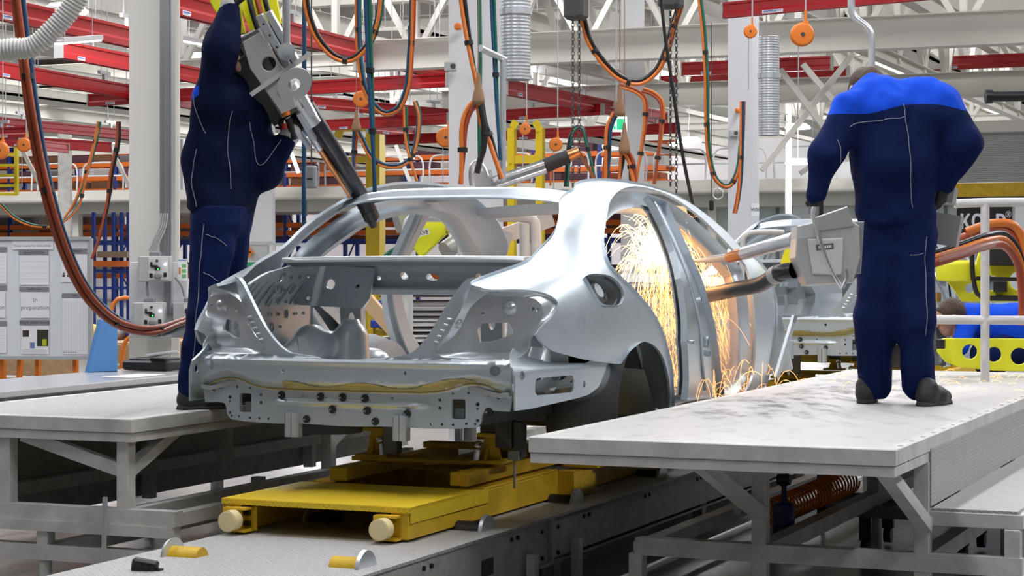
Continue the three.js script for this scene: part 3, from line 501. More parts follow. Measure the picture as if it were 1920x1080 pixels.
  const ring = (k, mix, dz) => rim.map((p) => { const x = cenR[0] + (p[0] - cenR[0]) * k, y = cenR[1] + (p[1] - cenR[1]) * k; return [x, y, lerp(p[2], planeZ(x, y), mix) + dz]; });
  const B1 = ring(0.965, 0.1, -0.004), B2 = ring(0.93, 0.5, -0.03), B3 = ring(0.84, 1, -0.05);
  const fitZ = (x, y) => planeZ(x, y) - 0.05;
  const pmap = (x, y) => V(x, y, fitZ(x, y));
  const trap = [[0.607,1.134],[0.626,1.164],[0.681,1.166],[0.727,1.168],[0.743,1.138],[0.742,1.116],[0.659,1.084],[0.615,1.082]].map(([x, y]) => [x - 0.02, y]);
  const wall = sheet(B3.map((p) => [p[0], p[1]]), [trap, circ(cenR[0] + 0.12, cenR[1] + 0.06, 0.008), circ(cenR[0] + 0.14, cenR[1] + 0.055, 0.008), circ(cenR[0] - 0.07, cenR[1] + 0.04, 0.007)], pmap, { max: 0.03, flange: 0.014 });
  const bump = (x, y, r, h) => new THREE.SphereGeometry(r, 16, 10).scale(1, 1, h / r).translate(x, y, fitZ(x, y) - 0.004);
  const lampGeo = merge([loft([rim, B1, B2, B3]), wall, bump(cenR[0] + 0.03, cenR[1] + 0.065, 0.034, 0.03), bump(cenR[0] - 0.17, cenR[1] - 0.0, 0.025, 0.022)]);
  const seams = [0, 1, 2, 3, 4].map((i) => { const t = i / 5, p = [lerp(0.425, 0.50, t), lerp(1.085, 1.21, t)]; return rod([p[0] - 0.004, p[1], rearZ(p[0], p[1]) + 0.002], [p[0] + 0.016, p[1] - 0.004, rearZ(p[0], p[1]) + 0.002], 0.006, 0.006, 8); });
  for (const f of [(g) => g, mirrorX]) { mesh('tail_lamp_pocket', f(lampGeo), M.zinc, car); mesh('gutter_weld', f(merge(seams)), M.zinc, car); }
  // --- lower corner panel behind the bumper
  const cornerX = (y, z) => 0.80 + 0.10 * sstep(0.05, -0.6, z) - 0.05 * sstep(0.95, 1.05, y);
  const cm = (z, y) => V(cornerX(y, z), y, z);
  const cor = [[-0.03, 1.02], [0.005, 0.985], [0.005, 0.80], [-0.12, 0.80], [-0.62, 0.835], [-0.74, 0.86], [-0.86, 0.955], [-0.90, 0.985], [-0.6, 0.975], [-0.3, 0.99], [-0.14, 1.03], [-0.08, 1.06]];
  const corner = sheet(cor, [rrect(-0.31, 0.892, 0.30, 0.075, 0.025), circ(-0.06, 0.945, 0.02), circ(-0.56, 0.885, 0.014)], (z, y) => cm(z, y), { max: 0.05, flange: 0.008, side: 1 });
  for (const f of [(g) => g, mirrorX]) mesh('corner_panel', f(corner), M.steel, car);
  // --- wheelhouses, floor, tunnel, sills
  for (const s of [-1, 1]) {
    const arc = (r, x) => Array.from({ length: 25 }, (_, i) => { const a = Math.PI * (-0.12 + 1.24 * i / 24); return [s * x, 0.70 + r * Math.sin(a), -1.42 + r * Math.cos(a)]; });
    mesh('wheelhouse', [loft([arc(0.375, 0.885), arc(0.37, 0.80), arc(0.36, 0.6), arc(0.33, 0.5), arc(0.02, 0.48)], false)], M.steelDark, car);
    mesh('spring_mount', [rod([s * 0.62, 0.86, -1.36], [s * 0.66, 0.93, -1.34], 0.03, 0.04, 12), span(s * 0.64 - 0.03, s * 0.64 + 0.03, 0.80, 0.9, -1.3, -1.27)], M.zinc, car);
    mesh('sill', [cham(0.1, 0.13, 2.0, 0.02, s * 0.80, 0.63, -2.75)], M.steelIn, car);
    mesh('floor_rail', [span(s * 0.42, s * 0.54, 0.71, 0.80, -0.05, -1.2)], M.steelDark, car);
  }
  const fl = []; for (let i = 0; i <= 20; i++) { const x = -0.84 + i * 0.084, t = 0.13 * Math.exp(-((x / 0.13) ** 4)); fl.push([x, 0.66 + t]); }
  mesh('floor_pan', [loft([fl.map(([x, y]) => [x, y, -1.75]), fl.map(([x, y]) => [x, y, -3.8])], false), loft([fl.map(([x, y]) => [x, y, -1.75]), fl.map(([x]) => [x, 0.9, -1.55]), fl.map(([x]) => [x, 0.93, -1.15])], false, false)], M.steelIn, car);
  // --- boot: floor with well, side walls, inner wheel domes
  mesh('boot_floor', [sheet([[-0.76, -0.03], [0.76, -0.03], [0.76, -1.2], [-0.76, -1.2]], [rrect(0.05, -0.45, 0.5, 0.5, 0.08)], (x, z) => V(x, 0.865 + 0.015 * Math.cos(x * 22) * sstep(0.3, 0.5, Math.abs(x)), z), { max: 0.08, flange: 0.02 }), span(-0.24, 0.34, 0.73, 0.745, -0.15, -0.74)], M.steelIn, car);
  const bsx = (y, z) => 0.70 + 0.10 * sstep(-0.1, -0.5, z) - 0.13 * sstep(1.2, 1.42, y);
  const wallOut = [[-0.2, 1.02], [-0.22, 1.25], [-0.27, 1.33], [-0.5, 1.385], [-0.75, 1.42], [-1.15, 1.44], [-1.15, 1.0], [-0.9, 0.97], [-0.62, 0.88], [-0.3, 0.87], [-0.2, 0.92]];
  const wallHoles = [rrect(-0.33, 0.985, 0.2, 0.15, 0.05), circ(-0.30, 1.24, 0.02), circ(-0.33, 1.2, 0.03), circ(-0.5, 1.12, 0.028), circ(-0.38, 1.08, 0.014, 10, 0.03, 0), circ(-0.44, 1.06, 0.014, 10, 0.03), circ(-0.34, 1.13, 0.016), circ(-0.46, 1.17, 0.012), circ(-0.4, 1.27, 0.008), circ(-0.28, 1.26, 0.01), rrect(-0.52, 0.965, 0.2, 0.13, 0.045), ...Array.from({ length: 26 }, (_, i) => circ(-0.66 - 0.085 * (i % 6) - 0.02 * Math.floor(i / 6), 1.36 - 0.062 * Math.floor(i / 6), 0.006 + 0.008 * ((i * 7) % 3 === 0), 8, 0.007 + 0.014 * ((i * 5) % 4 === 0)))];
  const ribs = [0.40, 0.47, 0.54, 0.61, 0.68, 0.80, 0.92].map((z) => rod([bsx(1.22, -z) - 0.001, 1.22, -z], [bsx(1.33, -z) - 0.001, 1.33, -z - 0.02], 0.004, 0.004, 6));
  const bw = merge([sheet(wallOut, wallHoles, (z, y) => V(bsx(y, z), y, z), { max: 0.05, flange: 0.01, side: 1 }), ...ribs]);
  const ringG = (z, y, r) => new THREE.TorusGeometry(r, 0.006, 6, 20).rotateY(Math.PI / 2).translate(bsx(y, z) - 0.003, y, z);
  const bw2 = merge([bw, ringG(-0.54, 1.10, 0.06), ringG(-0.33, 1.2, 0.04), ringG(-0.7, 1.31, 0.035)]);
  const tower = merge([skin([[[0.66, 0.92, -1.05], [0.66, 1.0, -0.92], 0.14, 0.12], [[0.47, 0.86, -0.95], [0.47, 1.06, -0.95], 0.10, 0.085], [[0.74, 0.87, -0.52], [0.66, 1.04, -0.86], 0.035, 0.07], [[0.6, 0.86, -0.6], [0.58, 1.02, -0.86], 0.03, 0.06], [[0.7, 0.9, -1.1], [0.45, 0.9, -1.15], 0.12, 0.1]], { cell: 0.012, k: 0.05 }), rod([0.47, 1.13, -0.95], [0.47, 1.15, -0.95], 0.05, 0.04, 18), slab([[0, 0], [0.10, 0.01], [0.11, 0.05], [0.04, 0.2], [0, 0.2]], 0.014, [0.56, 0.88, -0.63], [-0.6, 0.05, -1], [0, 1, 0.3])]);
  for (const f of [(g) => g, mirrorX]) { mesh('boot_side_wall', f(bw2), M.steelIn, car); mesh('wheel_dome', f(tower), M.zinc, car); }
  // --- parcel shelf and its cross member
  const shelfX = Array.from({ length: 17 }, (_, i) => -0.62 + i * 0.0775);
  const line = (y, z, bow = 0.03) => shelfX.map((x) => [x, y + 0.006 * (1 - (x / 0.62) ** 2), z + bow * (1 - (x / 0.62) ** 2)]);
  mesh('parcel_shelf', [loft([line(1.425, -0.535), line(1.448, -0.53), line(1.452, -0.56), line(1.45, -0.70), line(1.455, -1.05)], false)], M.zinc, car);
  mesh('shelf_lip', [loft([line(1.43, -0.54), line(1.41, -0.62), line(1.405, -0.66)], false)], M.steelDark, car);
  mesh('cross_member', [sheet([[-0.60, 1.30], [0.74, 1.30], [0.74, 1.42], [-0.60, 1.42]], [circ(-0.22, 1.362, 0.02, 16), circ(-0.07, 1.356, 0.034, 16, 0.018), circ(0.18, 1.355, 0.02, 16), circ(-0.36, 1.35, 0.012), circ(0.45, 1.35, 0.012)], (x, y) => V(x, y, -1.02 + 0.02 * Math.cos(y * 40)), { max: 0.06, flange: 0.05 }), span(-0.60, 0.74, 1.295, 1.305, -1.08, -1.01)], M.steelIn, car);
  for (const s of [-1, 1]) mesh('gusset', [slab(s < 0 ? [[-0.24, 0.02], [0.20, 0.0], [0.24, 0.05], [0.26, 0.2], [-0.20, 0.22]] : [[-0.2, 0.0], [0.24, 0.02], [0.2, 0.22], [-0.26, 0.2]], 0.014, [s * 0.62, 1.20, -0.985], [1, 0, 0], [0, 1, -0.06], [circ(s * -0.02, 0.12, 0.026), circ(s * -0.17, 0.11, 0.012), circ(s * 0.1, 0.05, 0.01)])], M.zinc, car);
  for (const s of [-1, 1]) mesh('bulkhead_post', [slab([[0, 0], [0.11, 0], [0.10, 0.40], [0.13, 0.44], [-0.02, 0.44]], 0.03, [s * 0.14 - 0.02 + (s > 0 ? 0.06 : -0.42), 0.87, -1.10], [1, 0, 0], [0, 1, 0], [circ(0.05, 0.12, 0.018, 10, 0.04), circ(0.05, 0.27, 0.018, 10, 0.04)])], M.steelIn, car);
  // --- roof frame
  const hx = Array.from({ length: 21 }, (_, i) => -0.66 + i * 0.066), hc = (y, z, drop = 0.05) => hx.map((x) => [x, y - drop * (x / 0.66) ** 4, z - 0.12 * (x / 0.66) ** 4]);
  mesh('rear_header', [loft([hc(1.735, -1.05), hc(1.742, -1.045), hc(1.752, -1.07), hc(1.76, -1.10), hc(1.782, -1.12), hc(1.792, -1.15), hc(1.797, -1.19), hc(1.79, -1.27), hc(1.75, -1.27)], false)], M.steel, car);
  const rb = (y, z) => Array.from({ length: 15 }, (_, i) => { const x = -0.64 + i * 0.0914; return [x, y + 0.03 * (1 - (x / 0.64) ** 2), z]; });
  mesh('roof_bow', [loft([rb(1.79, -2.15), rb(1.76, -2.16), rb(1.76, -2.28), rb(1.79, -2.29)], false, false)], M.steelIn, car);
  mesh('front_header', [loft([rb(1.74, -2.85), rb(1.70, -2.87), rb(1.68, -3.0), rb(1.71, -3.02), rb(1.74, -2.85)], false, false)], M.steelIn, car);
  // --- cowl, firewall, front end
  mesh('firewall', [sheet([[-0.78, 0.62], [0.78, 0.62], [0.80, 1.28], [-0.80, 1.28]], [circ(0.35, 0.95, 0.06), circ(-0.4, 1.0, 0.08), circ(0.1, 0.85, 0.05), rrect(0.1, 1.15, 0.3, 0.08, 0.02)], (x, y) => V(x, y, -3.72 - 0.06 * Math.sin(y * 6) - 0.05 * Math.cos(x * 5)), { max: 0.09, flange: 0.02 })], M.steelIn, car);
  mesh('cowl', [loft([rb(1.28, -3.62), rb(1.33, -3.66), rb(1.33, -3.9), rb(1.27, -3.95)], false, false), beam([-0.8, 1.18, -3.45], [0.8, 1.18, -3.45], 0.06, 0.07)], M.steelIn, car);
  for (const s of [-1, 1]) {
    const fr = mesh('fender_rail', [sheet([[-3.74, 1.115], [-3.74, 1.285], [-4.62, 1.275], [-4.72, 1.23], [-4.70, 1.175], [-4.55, 1.10]], [circ(-3.95, 1.2, 0.022, 10, 0.03), circ(-4.28, 1.22, 0.014, 12, 0.05), circ(-4.45, 1.22, 0.012, 10, 0.02)], (z, y) => V(s * 0.84, y, z), { max: 0.1, flange: 0.06, side: s > 0 ? -1 : 1 })], M.steelIn, car);
    mesh('fender_strut', [beam([s * 0.83, 1.12, -4.5], [s * 0.85, 0.72, -3.95], 0.02, 0.055)], M.steelIn, fr);
    mesh('strut_tower', [rod([s * 0.62, 0.75, -4.45], [s * 0.6, 1.22, -4.4], 0.2, 0.13, 20)], M.steelIn, car);
    mesh('front_rail', [beam([s * 0.45, 0.80, -3.7], [s * 0.45, 0.82, -5.2], 0.09, 0.13)], M.steelIn, car);
  }
  mesh('front_crossbar', [beam([-0.62, 0.85, -5.22], [0.62, 0.85, -5.22], 0.05, 0.12)], M.steelIn, car);
  mesh('axle_mount', [span(-0.6, 0.6, 0.66, 0.72, -1.15, -1.3)], M.steelDark, car);
  return car;
}
const car = makeCar(); car.name = numbered('car_body'); scene.add(car);
car.userData = { label: 'bare silver car body in the foreground with empty boot, on the yellow carrier', category: 'car body', group: 'car bodies on the line' };
const car2 = car.clone(); car2.name = numbered('car_body'); scene.add(car2); car2.position.set(0, 0.0, -7.45);
car2.userData = { label: 'second bare car body farther up the line, behind the right worker', category: 'car body', group: 'car bodies on the line' };

// ---------------------------------------------------------------- work platforms, conveyor, yellow carrier
const FY = -0.1;                                                  // floor level
// trodden dirt on the right deck: smears where people stand along the line side
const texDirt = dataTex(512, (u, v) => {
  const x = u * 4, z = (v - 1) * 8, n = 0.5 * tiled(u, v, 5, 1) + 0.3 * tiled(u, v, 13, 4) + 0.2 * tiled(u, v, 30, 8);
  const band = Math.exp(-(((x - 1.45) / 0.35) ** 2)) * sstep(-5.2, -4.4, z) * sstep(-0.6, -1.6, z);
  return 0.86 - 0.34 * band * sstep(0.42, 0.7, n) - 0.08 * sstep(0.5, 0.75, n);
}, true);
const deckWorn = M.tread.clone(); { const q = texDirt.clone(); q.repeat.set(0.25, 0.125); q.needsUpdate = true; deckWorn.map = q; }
function platform(t, X0, X1, Z0, Z1, deck = M.tread) {
  // deck: tread sheet, kerb frame
  mesh('deck_plate', [cham(X1 - X0 - 0.04, 0.012, Z0 - Z1 - 0.04, 0.002, (X0 + X1) / 2, 0.711, (Z0 + Z1) / 2)], deck, t);
  const e = 0.05;
  mesh('edge_beam', [cham(X1 - X0, 0.065, e, 0.004, (X0 + X1) / 2, 0.6855, Z0 - e / 2)], M.cream, t);
  mesh('edge_beam', [cham(X1 - X0, 0.065, e, 0.004, (X0 + X1) / 2, 0.6855, Z1 + e / 2)], M.cream, t);
  mesh('edge_beam', [cham(e, 0.065, Z0 - Z1 - 2 * e, 0.004, X0 + e / 2, 0.6855, (Z0 + Z1) / 2)], M.cream, t);
  mesh('edge_beam', [cham(e, 0.065, Z0 - Z1 - 2 * e, 0.004, X1 - e / 2, 0.6855, (Z0 + Z1) / 2)], M.cream, t);
  mesh('lower_edge', [span(X0 + 0.006, X1 - 0.006, 0.612, 0.651, Z0 - 0.05, Z0 - 0.006), span(X0 + 0.006, X0 + 0.05, 0.612, 0.651, Z1, Z0 - 0.0505), span(X1 - 0.05, X1 - 0.006, 0.612, 0.651, Z1, Z0 - 0.0505)], M.cream, t);
}
{ // right platform
  const t = thing('work_platform', 'cream tread-plate work platform with a side step, in the right foreground', 'platform', [0, 0, 0], 0, 'work platforms beside the line');
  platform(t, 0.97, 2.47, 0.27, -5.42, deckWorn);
  const w = 0.07, post = (x, z, y0, y1) => mesh('post', [cham(w - 0.006, y1 - y0, w - 0.006, 0.004, x, (y0 + y1) / 2, z)], M.cream, t);
  for (const z of [-0.42, -2.6, -4.9]) { post(1.75, z, 0.165, 0.612); post(2.435, z, 0.165, 0.612); }
  const rail = (a, b, h = 0.075) => mesh('rail', [beam(a, b, w, h)], M.cream, t);
  rail([1.2, 0.2, -0.42], [2.84, 0.2, -0.42]); rail([1.75, 0.2, -0.46], [1.75, 0.2, -5.2], 0.07); rail([2.435, 0.2, -0.46], [2.435, 0.2, -5.2], 0.07);
  rail([1.2, 0.18, -0.46], [1.2, 0.18, -5.2], 0.06); rail([2.80, 0.2, -0.46], [2.80, 0.2, -5.2]);
  for (const x of [1.2, 1.75, 2.435, 2.82]) for (const z of [-0.42, -2.6, -4.9]) mesh('foot', [cham(w - 0.006, 0.17 - FY, w - 0.006, 0.004, x, (0.17 + FY) / 2, z)], M.cream, t);
  mesh('brace', [beam([1.76, 0.36, -0.40], [1.62, 0.62, 0.06], 0.06, 0.05)], M.cream, t);
  mesh('brace', [beam([2.45, 0.35, -0.40], [2.39, 0.62, 0.10], 0.06, 0.05)], M.cream, t);
  mesh('riser_plate', [span(2.462, 2.474, 0.43, 0.665, -0.40, -5.4)], M.tread, t);
  const st = mesh('step_plate', [span(2.474, 2.82, 0.412, 0.424, -0.40, -5.4)], M.tread, t);
  mesh('step_edge', [cham(0.37, 0.06, 0.05, 0.003, 2.65, 0.382, -0.42), cham(0.04, 0.06, 5.0, 0.003, 2.82, 0.382, -2.9)], M.cream, st);
  for (const z of [-0.42, -2.6, -4.9]) post(2.80, z, 0.2, 0.352);
  mesh('step_riser', [span(2.83, 2.842, 0.16, 0.36, -0.44, -5.4)], M.tread, t);
  mesh('weld_seam', Array.from({ length: 24 }, (_, i) => cham(0.018, 0.006, 0.018, 0.002, 2.452, 0.719, 0.1 - i * 0.22)), M.cream, t);
}
{ // left platform
  const t = thing('work_platform', 'cream tread-plate work platform on braced legs, left of the car', 'platform', [0, 0, 0], 0, 'work platforms beside the line');
  platform(t, -2.3, -1.03, 0.12, -5.5);
  const w = 0.07, post = (x, z, y0, y1) => mesh('post', [cham(w - 0.006, y1 - y0, w - 0.006, 0.004, x, (y0 + y1) / 2, z)], M.cream, t);
  for (const z of [0.06, -1.9, -3.8]) { post(-1.10, z, 0.24, 0.612); post(-1.75, z, 0.24, 0.612); post(-2.25, z, 0.24, 0.612); }
  const rail = (a, b, h = 0.075) => mesh('rail', [beam(a, b, w, h)], M.cream, t);
  rail([-2.4, 0.27, 0.06], [-0.82, 0.27, 0.06], 0.07); rail([-1.10, 0.27, 0.02], [-1.10, 0.27, -5.2], 0.066); rail([-0.858, 0.265, 0.02], [-0.858, 0.265, -5.2], 0.06); rail([-2.25, 0.27, 0.02], [-2.25, 0.27, -5.2], 0.066);
  rail([-2.4, 0.209, 0.068], [-0.83, 0.209, 0.068], 0.05);
  rail([-2.4, 0.085, 0.06], [-0.82, 0.085, 0.06], 0.07); rail([-1.54, 0.085, 0.02], [-1.54, 0.085, -5.2], 0.066); rail([-0.858, 0.085, 0.02], [-0.858, 0.085, -5.2], 0.066);
  for (const x of [-0.859, -1.54, -2.25]) for (const z of [0.06, -1.9, -3.8]) { post(x, z, 0.09, 0.24); mesh('foot', [rod([x, 0.06, z], [x, FY, z], 0.03, 0.03, 12)], M.cream, t); }
  mesh('brace', [beam([-1.10, 0.475, 0.06], [-1.66, 0.625, 0.06], 0.05, 0.06)], M.cream, t);
  mesh('brace', [beam([-1.10, 0.475, 0.04], [-1.08, 0.635, -0.32], 0.06, 0.05)], M.cream, t);
  mesh('brace', [beam([-1.10, 0.44, -1.9], [-1.08, 0.63, -2.3], 0.06, 0.05)], M.cream, t);
  mesh('brace', [beam([-1.75, 0.50, 0.06], [-2.3, 0.60, 0.06], 0.05, 0.05)], M.cream, t);
  mesh('back_panel', [span(-2.32, -2.305, 0.1, 0.62, -0.3, -5.4)], M.grey, t);
  mesh('joint_strip', [box(0.006, 0.062, 0.004, -1.44, 0.686, 0.121)], M.cream, t);
}
solo('metal_bar', 'thin galvanised angle bar leaning upright against the left platform frame', 'metal bar', [beam([-1.169,0.361,0.13], [-1.177,0.051,0.13], 0.022, 0.006), beam([-1.159,0.362,0.135], [-1.168,0.052,0.135], 0.006, 0.02)], M.zinc);

// conveyor bed
{
  const t = thing('conveyor', 'long cream roller conveyor bed with tread-plate deck running under the car', 'conveyor');
  const X0 = -0.42, X1 = 0.665;
  mesh('deck_plate', [span(X0, X1, 0.248, 0.26, 3.2, 0.33)], M.tread, t);
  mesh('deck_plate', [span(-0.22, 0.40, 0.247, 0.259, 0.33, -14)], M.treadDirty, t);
  mesh('side_deck', [span(0.40, X1, 0.248, 0.26, 0.33, -14)], M.tread, t); mesh('side_deck', [span(X0, -0.22, 0.248, 0.26, 0.33, -14)], M.tread, t);
  for (const [x, s] of [[X1 - 0.02, 1], [X0 + 0.02, -1]]) {
    const g = [span(x - 0.008, x + 0.008, 0.03, 0.247, 3.2, -0.76), span(x - 0.008, x + 0.008, 0.06, 0.247, -0.80, -14), span(x - 0.05 * s, x, 0.03, 0.042, 3.2, -14), span(x - 0.01, x + 0.03 * s, 0.04, 0.247, -0.745, -0.755), span(x - 0.01, x + 0.03 * s, 0.04, 0.055, -0.6, -0.92)];
    const b = mesh('side_beam', g, M.grey, t);
    for (let z = 0.6; z > -6; z -= 0.9) for (const d of [0, -0.07]) mesh('bolt', [rod([x, 0.21, z + d], [x + s * 0.018, 0.21, z + d], 0.011, 0.010, 6)], M.black, b);
    for (const [z, y] of [[-0.66, 0.2], [-0.66, 0.08], [-0.86, 0.2], [-0.86, 0.08]]) mesh('bolt', [rod([x, y, z], [x + s * 0.018, y, z], 0.011, 0.01, 6)], M.black, b);
  }
  for (const z of [0.2, -0.9, -3.2, -5.5, -8, -10.5]) for (const x of [X0 + 0.04, X1 - 0.06]) mesh('leg', [span(x - 0.03, x + 0.03, FY, 0.06, z - 0.04, z + 0.04), span(x - 0.08, x + 0.08, FY, FY + 0.015, z - 0.09, z + 0.09)], M.grey, t);
  for (const z of [-0.45, -1.0]) mesh('guide_post', [span(X1 + 0.01, X1 + 0.05, FY, 0.13, z - 0.025, z + 0.025), span(X1 + 0.015, X1 + 0.045, 0.1, 0.131, z - 0.02, z + 0.02)], M.zinc, t);
  mesh('name_plate', [span(X1 - 0.012, X1 - 0.008, 0.09, 0.16, 0.02, -0.1)], M.black, t);
  for (const z of [0.96, 0.0 - 0.2, -1.3, -2.6, -4.0]) for (const [x, s] of [[0.575, 1], [-0.275, -1]]) {   // rollers with steel flange discs
    const r = mesh('roller', [rod([x, 0.245, z], [x - s * 0.13, 0.245, z], 0.052, 0.052, 20)], z > 0 ? M.yellow : M.black, t);
    mesh('flange_disc', [rod([x, 0.245, z], [x + s * 0.014, 0.245, z], 0.085, 0.08, 28)], M.zinc, r);
  }
}
solo('limit_switch', 'small black switch box on the conveyor deck at the bottom edge', 'switch', [cham(0.1, 0.055, 0.04, 0.008).rotateY(0.35).rotateZ(-0.18).translate(...[-0.155,0.275,1.351]), ...[0, 1, 2].map((i) => box(0.014, 0.012, 0.004).rotateY(0.35).translate(...[-0.157,0.283,1.384]).translate(0.022 * i, -0.005 * i, -0.006 * i)), box(0.05, 0.05, 0.03).translate(...[-0.118,0.243,1.335])], M.black);

// yellow carrier (skid)
function makeSkid() {
  const t = new THREE.Group();
  for (const s of [-1, 1]) {
    const x = s * 0.40;
    mesh('side_beam', [cham(0.085, 0.125, 1.75, 0.004, x, 0.333, -0.58), cham(0.07, 0.11, 4.6, 0.004, x, 0.325, -3.7), slab([[0, 0], [0.30, 0], [0.30, 0.11], [0.0, 0.13]], 0.085, [x - s * 0.0425 + (s > 0 ? 0 : -0), 0.27, -1.4], [0, 0, -1], [0, 1, 0]).translate(s > 0 ? 0.085 : 0, 0, 0)], M.yellow, t);
    mesh('top_flange', [cham(0.12, 0.012, 0.9, 0.003, s * 0.38, 0.402, -0.95)], M.yellow, t);
    const b = mesh('buffer_block', [span(s * 0.36 - 0.05, s * 0.36 + 0.05, 0.365, 0.375, 0.26, 0.345), span(s * 0.36 - 0.05, s * 0.36 + 0.05, 0.27, 0.28, 0.26, 0.345), span(s * 0.36 - 0.055, s * 0.36 - 0.02, 0.27, 0.375, 0.26, 0.35), span(s * 0.36 - 0.05, s * 0.36 + 0.06, 0.27, 0.375, 0.255, 0.262)], M.yellow, t);
    mesh('buffer', [rod([s * 0.36 - 0.005, 0.322, 0.345], [s * 0.36 - 0.005, 0.322, 0.40], 0.045, 0.045, 28), rod([s * 0.36 - 0.005, 0.322, 0.395], [s * 0.36 - 0.005, 0.322, 0.402], 0.045, 0.04, 28)], M.nylon, b);
    for (const y of [0.345, 0.3]) mesh('bolt', [rod([s * 0.36, y, 0.27], [s * 0.36 + 0.03, y, 0.27], 0.012)], M.black, b);
    mesh('side_tread', [span(s * 0.446, s * 0.452, 0.34, 0.405, 0.29, -0.52)], M.treadYellow, t);
  }
  mesh('deck_plate', [span(-0.452, 0.452, 0.400, 0.408, 0.29, -0.42)], M.treadYellow, t);
  mesh('deck_lip', [beam([-0.452, 0.395, 0.295], [0.452, 0.395, 0.295], 0.012, 0.024)], M.treadYellow, t);
  for (const z of [-0.5, -1.3, -2.6, -4.2, -5.7]) mesh('cross_beam', [cham(0.72, 0.1, 0.08, 0.004, 0, 0.345, z)], M.yellow, t);
  for (const [x, k] of [[-0.25, 0], [0.36, 1]]) mesh('upper_rail', [cham(0.09, 0.06, 1.25, 0.004, x, 0.452, -1.02)], M.yellow, t);
  mesh('upper_cross', [cham(0.8, 0.02, 0.12, 0.003, 0.05, 0.493, -0.78)], M.yellow, t); mesh('upper_cross', [cham(0.74, 0.03, 0.09, 0.003, 0.05, 0.497, -1.5)], M.yellow, t);
  const stand = (x, z, y1, h, s) => {
    const g = mesh('stand', [slab([[-0.055, 0], [0.055, 0], [0.03, y1 - 0.52], [-0.03, y1 - 0.52]], 0.012, [x, 0.50, z], [1, 0, 0], [0, 1, 0]), slab([[-0.06, 0], [0.06, 0], [0.0, y1 - 0.53]], 0.012, [x - 0.006, 0.50, z], [0, 0, 1], [0, 1, 0]), cham(0.11, 0.018, 0.1, 0.003, x, y1 - 0.01, z), cham(0.17, 0.014, 0.15, 0.003, x, 0.507, z)], M.yellow, t);
    mesh('clamp', [rod([x + s * 0.055, 0.51, z + 0.05], [x + s * 0.045, 0.585, z + 0.05], 0.02, 0.016, 10), new THREE.SphereGeometry(0.024, 10, 8).translate(x + s * 0.045, 0.58, z + 0.05)], M.chrome, g);
    mesh('rest', [cham(0.09, Math.max(0.03, h), 0.07, 0.004, x, y1 + h / 2, z)], M.dark, g);
  };
  stand(-0.25, -0.80, 0.64, 0.06, 1); stand(0.38, -0.72, 0.64, 0.06, -1); stand(-0.1, -1.9, 0.60, 0.06, 1); stand(0.46, -1.75, 0.60, 0.05, -1); stand(-0.4, -4.3, 0.54, 0.03, 1); stand(0.4, -4.3, 0.54, 0.03, -1);
  mesh('stand_block', [cham(0.13, 0.1, 0.12, 0.004, 0.46, 0.45, -1.75), cham(0.2, 0.016, 0.2, 0.003, 0.46, 0.40, -1.75)], M.yellow, t);
  mesh('locating_unit', [span(0.45, 0.53, 0.58, 0.72, -0.66, -0.60)], M.dark, t); mesh('locating_unit', [span(0.54, 0.58, 0.54, 0.70, -0.66, -0.6)], M.dark, t); mesh('locating_unit', [span(-0.18, -0.11, 0.52, 0.69, -0.78, -0.72)], M.plasticMid, t);
  mesh('sensor', [rod([0.545, 0.40, -0.6], [0.545, 0.53, -0.6], 0.006), span(0.52, 0.57, 0.53, 0.57, -0.62, -0.58)], M.plasticMid, t);
  mesh('cross_arm', [beam([-0.55, 0.575, -2.3], [0.93, 0.575, -2.3], 0.12, 0.06)], M.yellow, t);
  mesh('red_cap', [rod([0.42, 0.615, -2.22], [0.60, 0.615, -2.22], 0.03, 0.03, 14)], M.red, t);
  return t;
}
const skid = makeSkid(); skid.name = numbered('body_carrier'); scene.add(skid); skid.userData = { label: 'yellow steel carrier with two round buffers under the foreground car', category: 'carrier', group: 'yellow body carriers' };
const skid2 = skid.clone(); skid2.name = numbered('body_carrier'); skid2.position.z = -7.45; scene.add(skid2); skid2.userData = { label: 'yellow steel carrier under the second car farther up the line', category: 'carrier', group: 'yellow body carriers' };
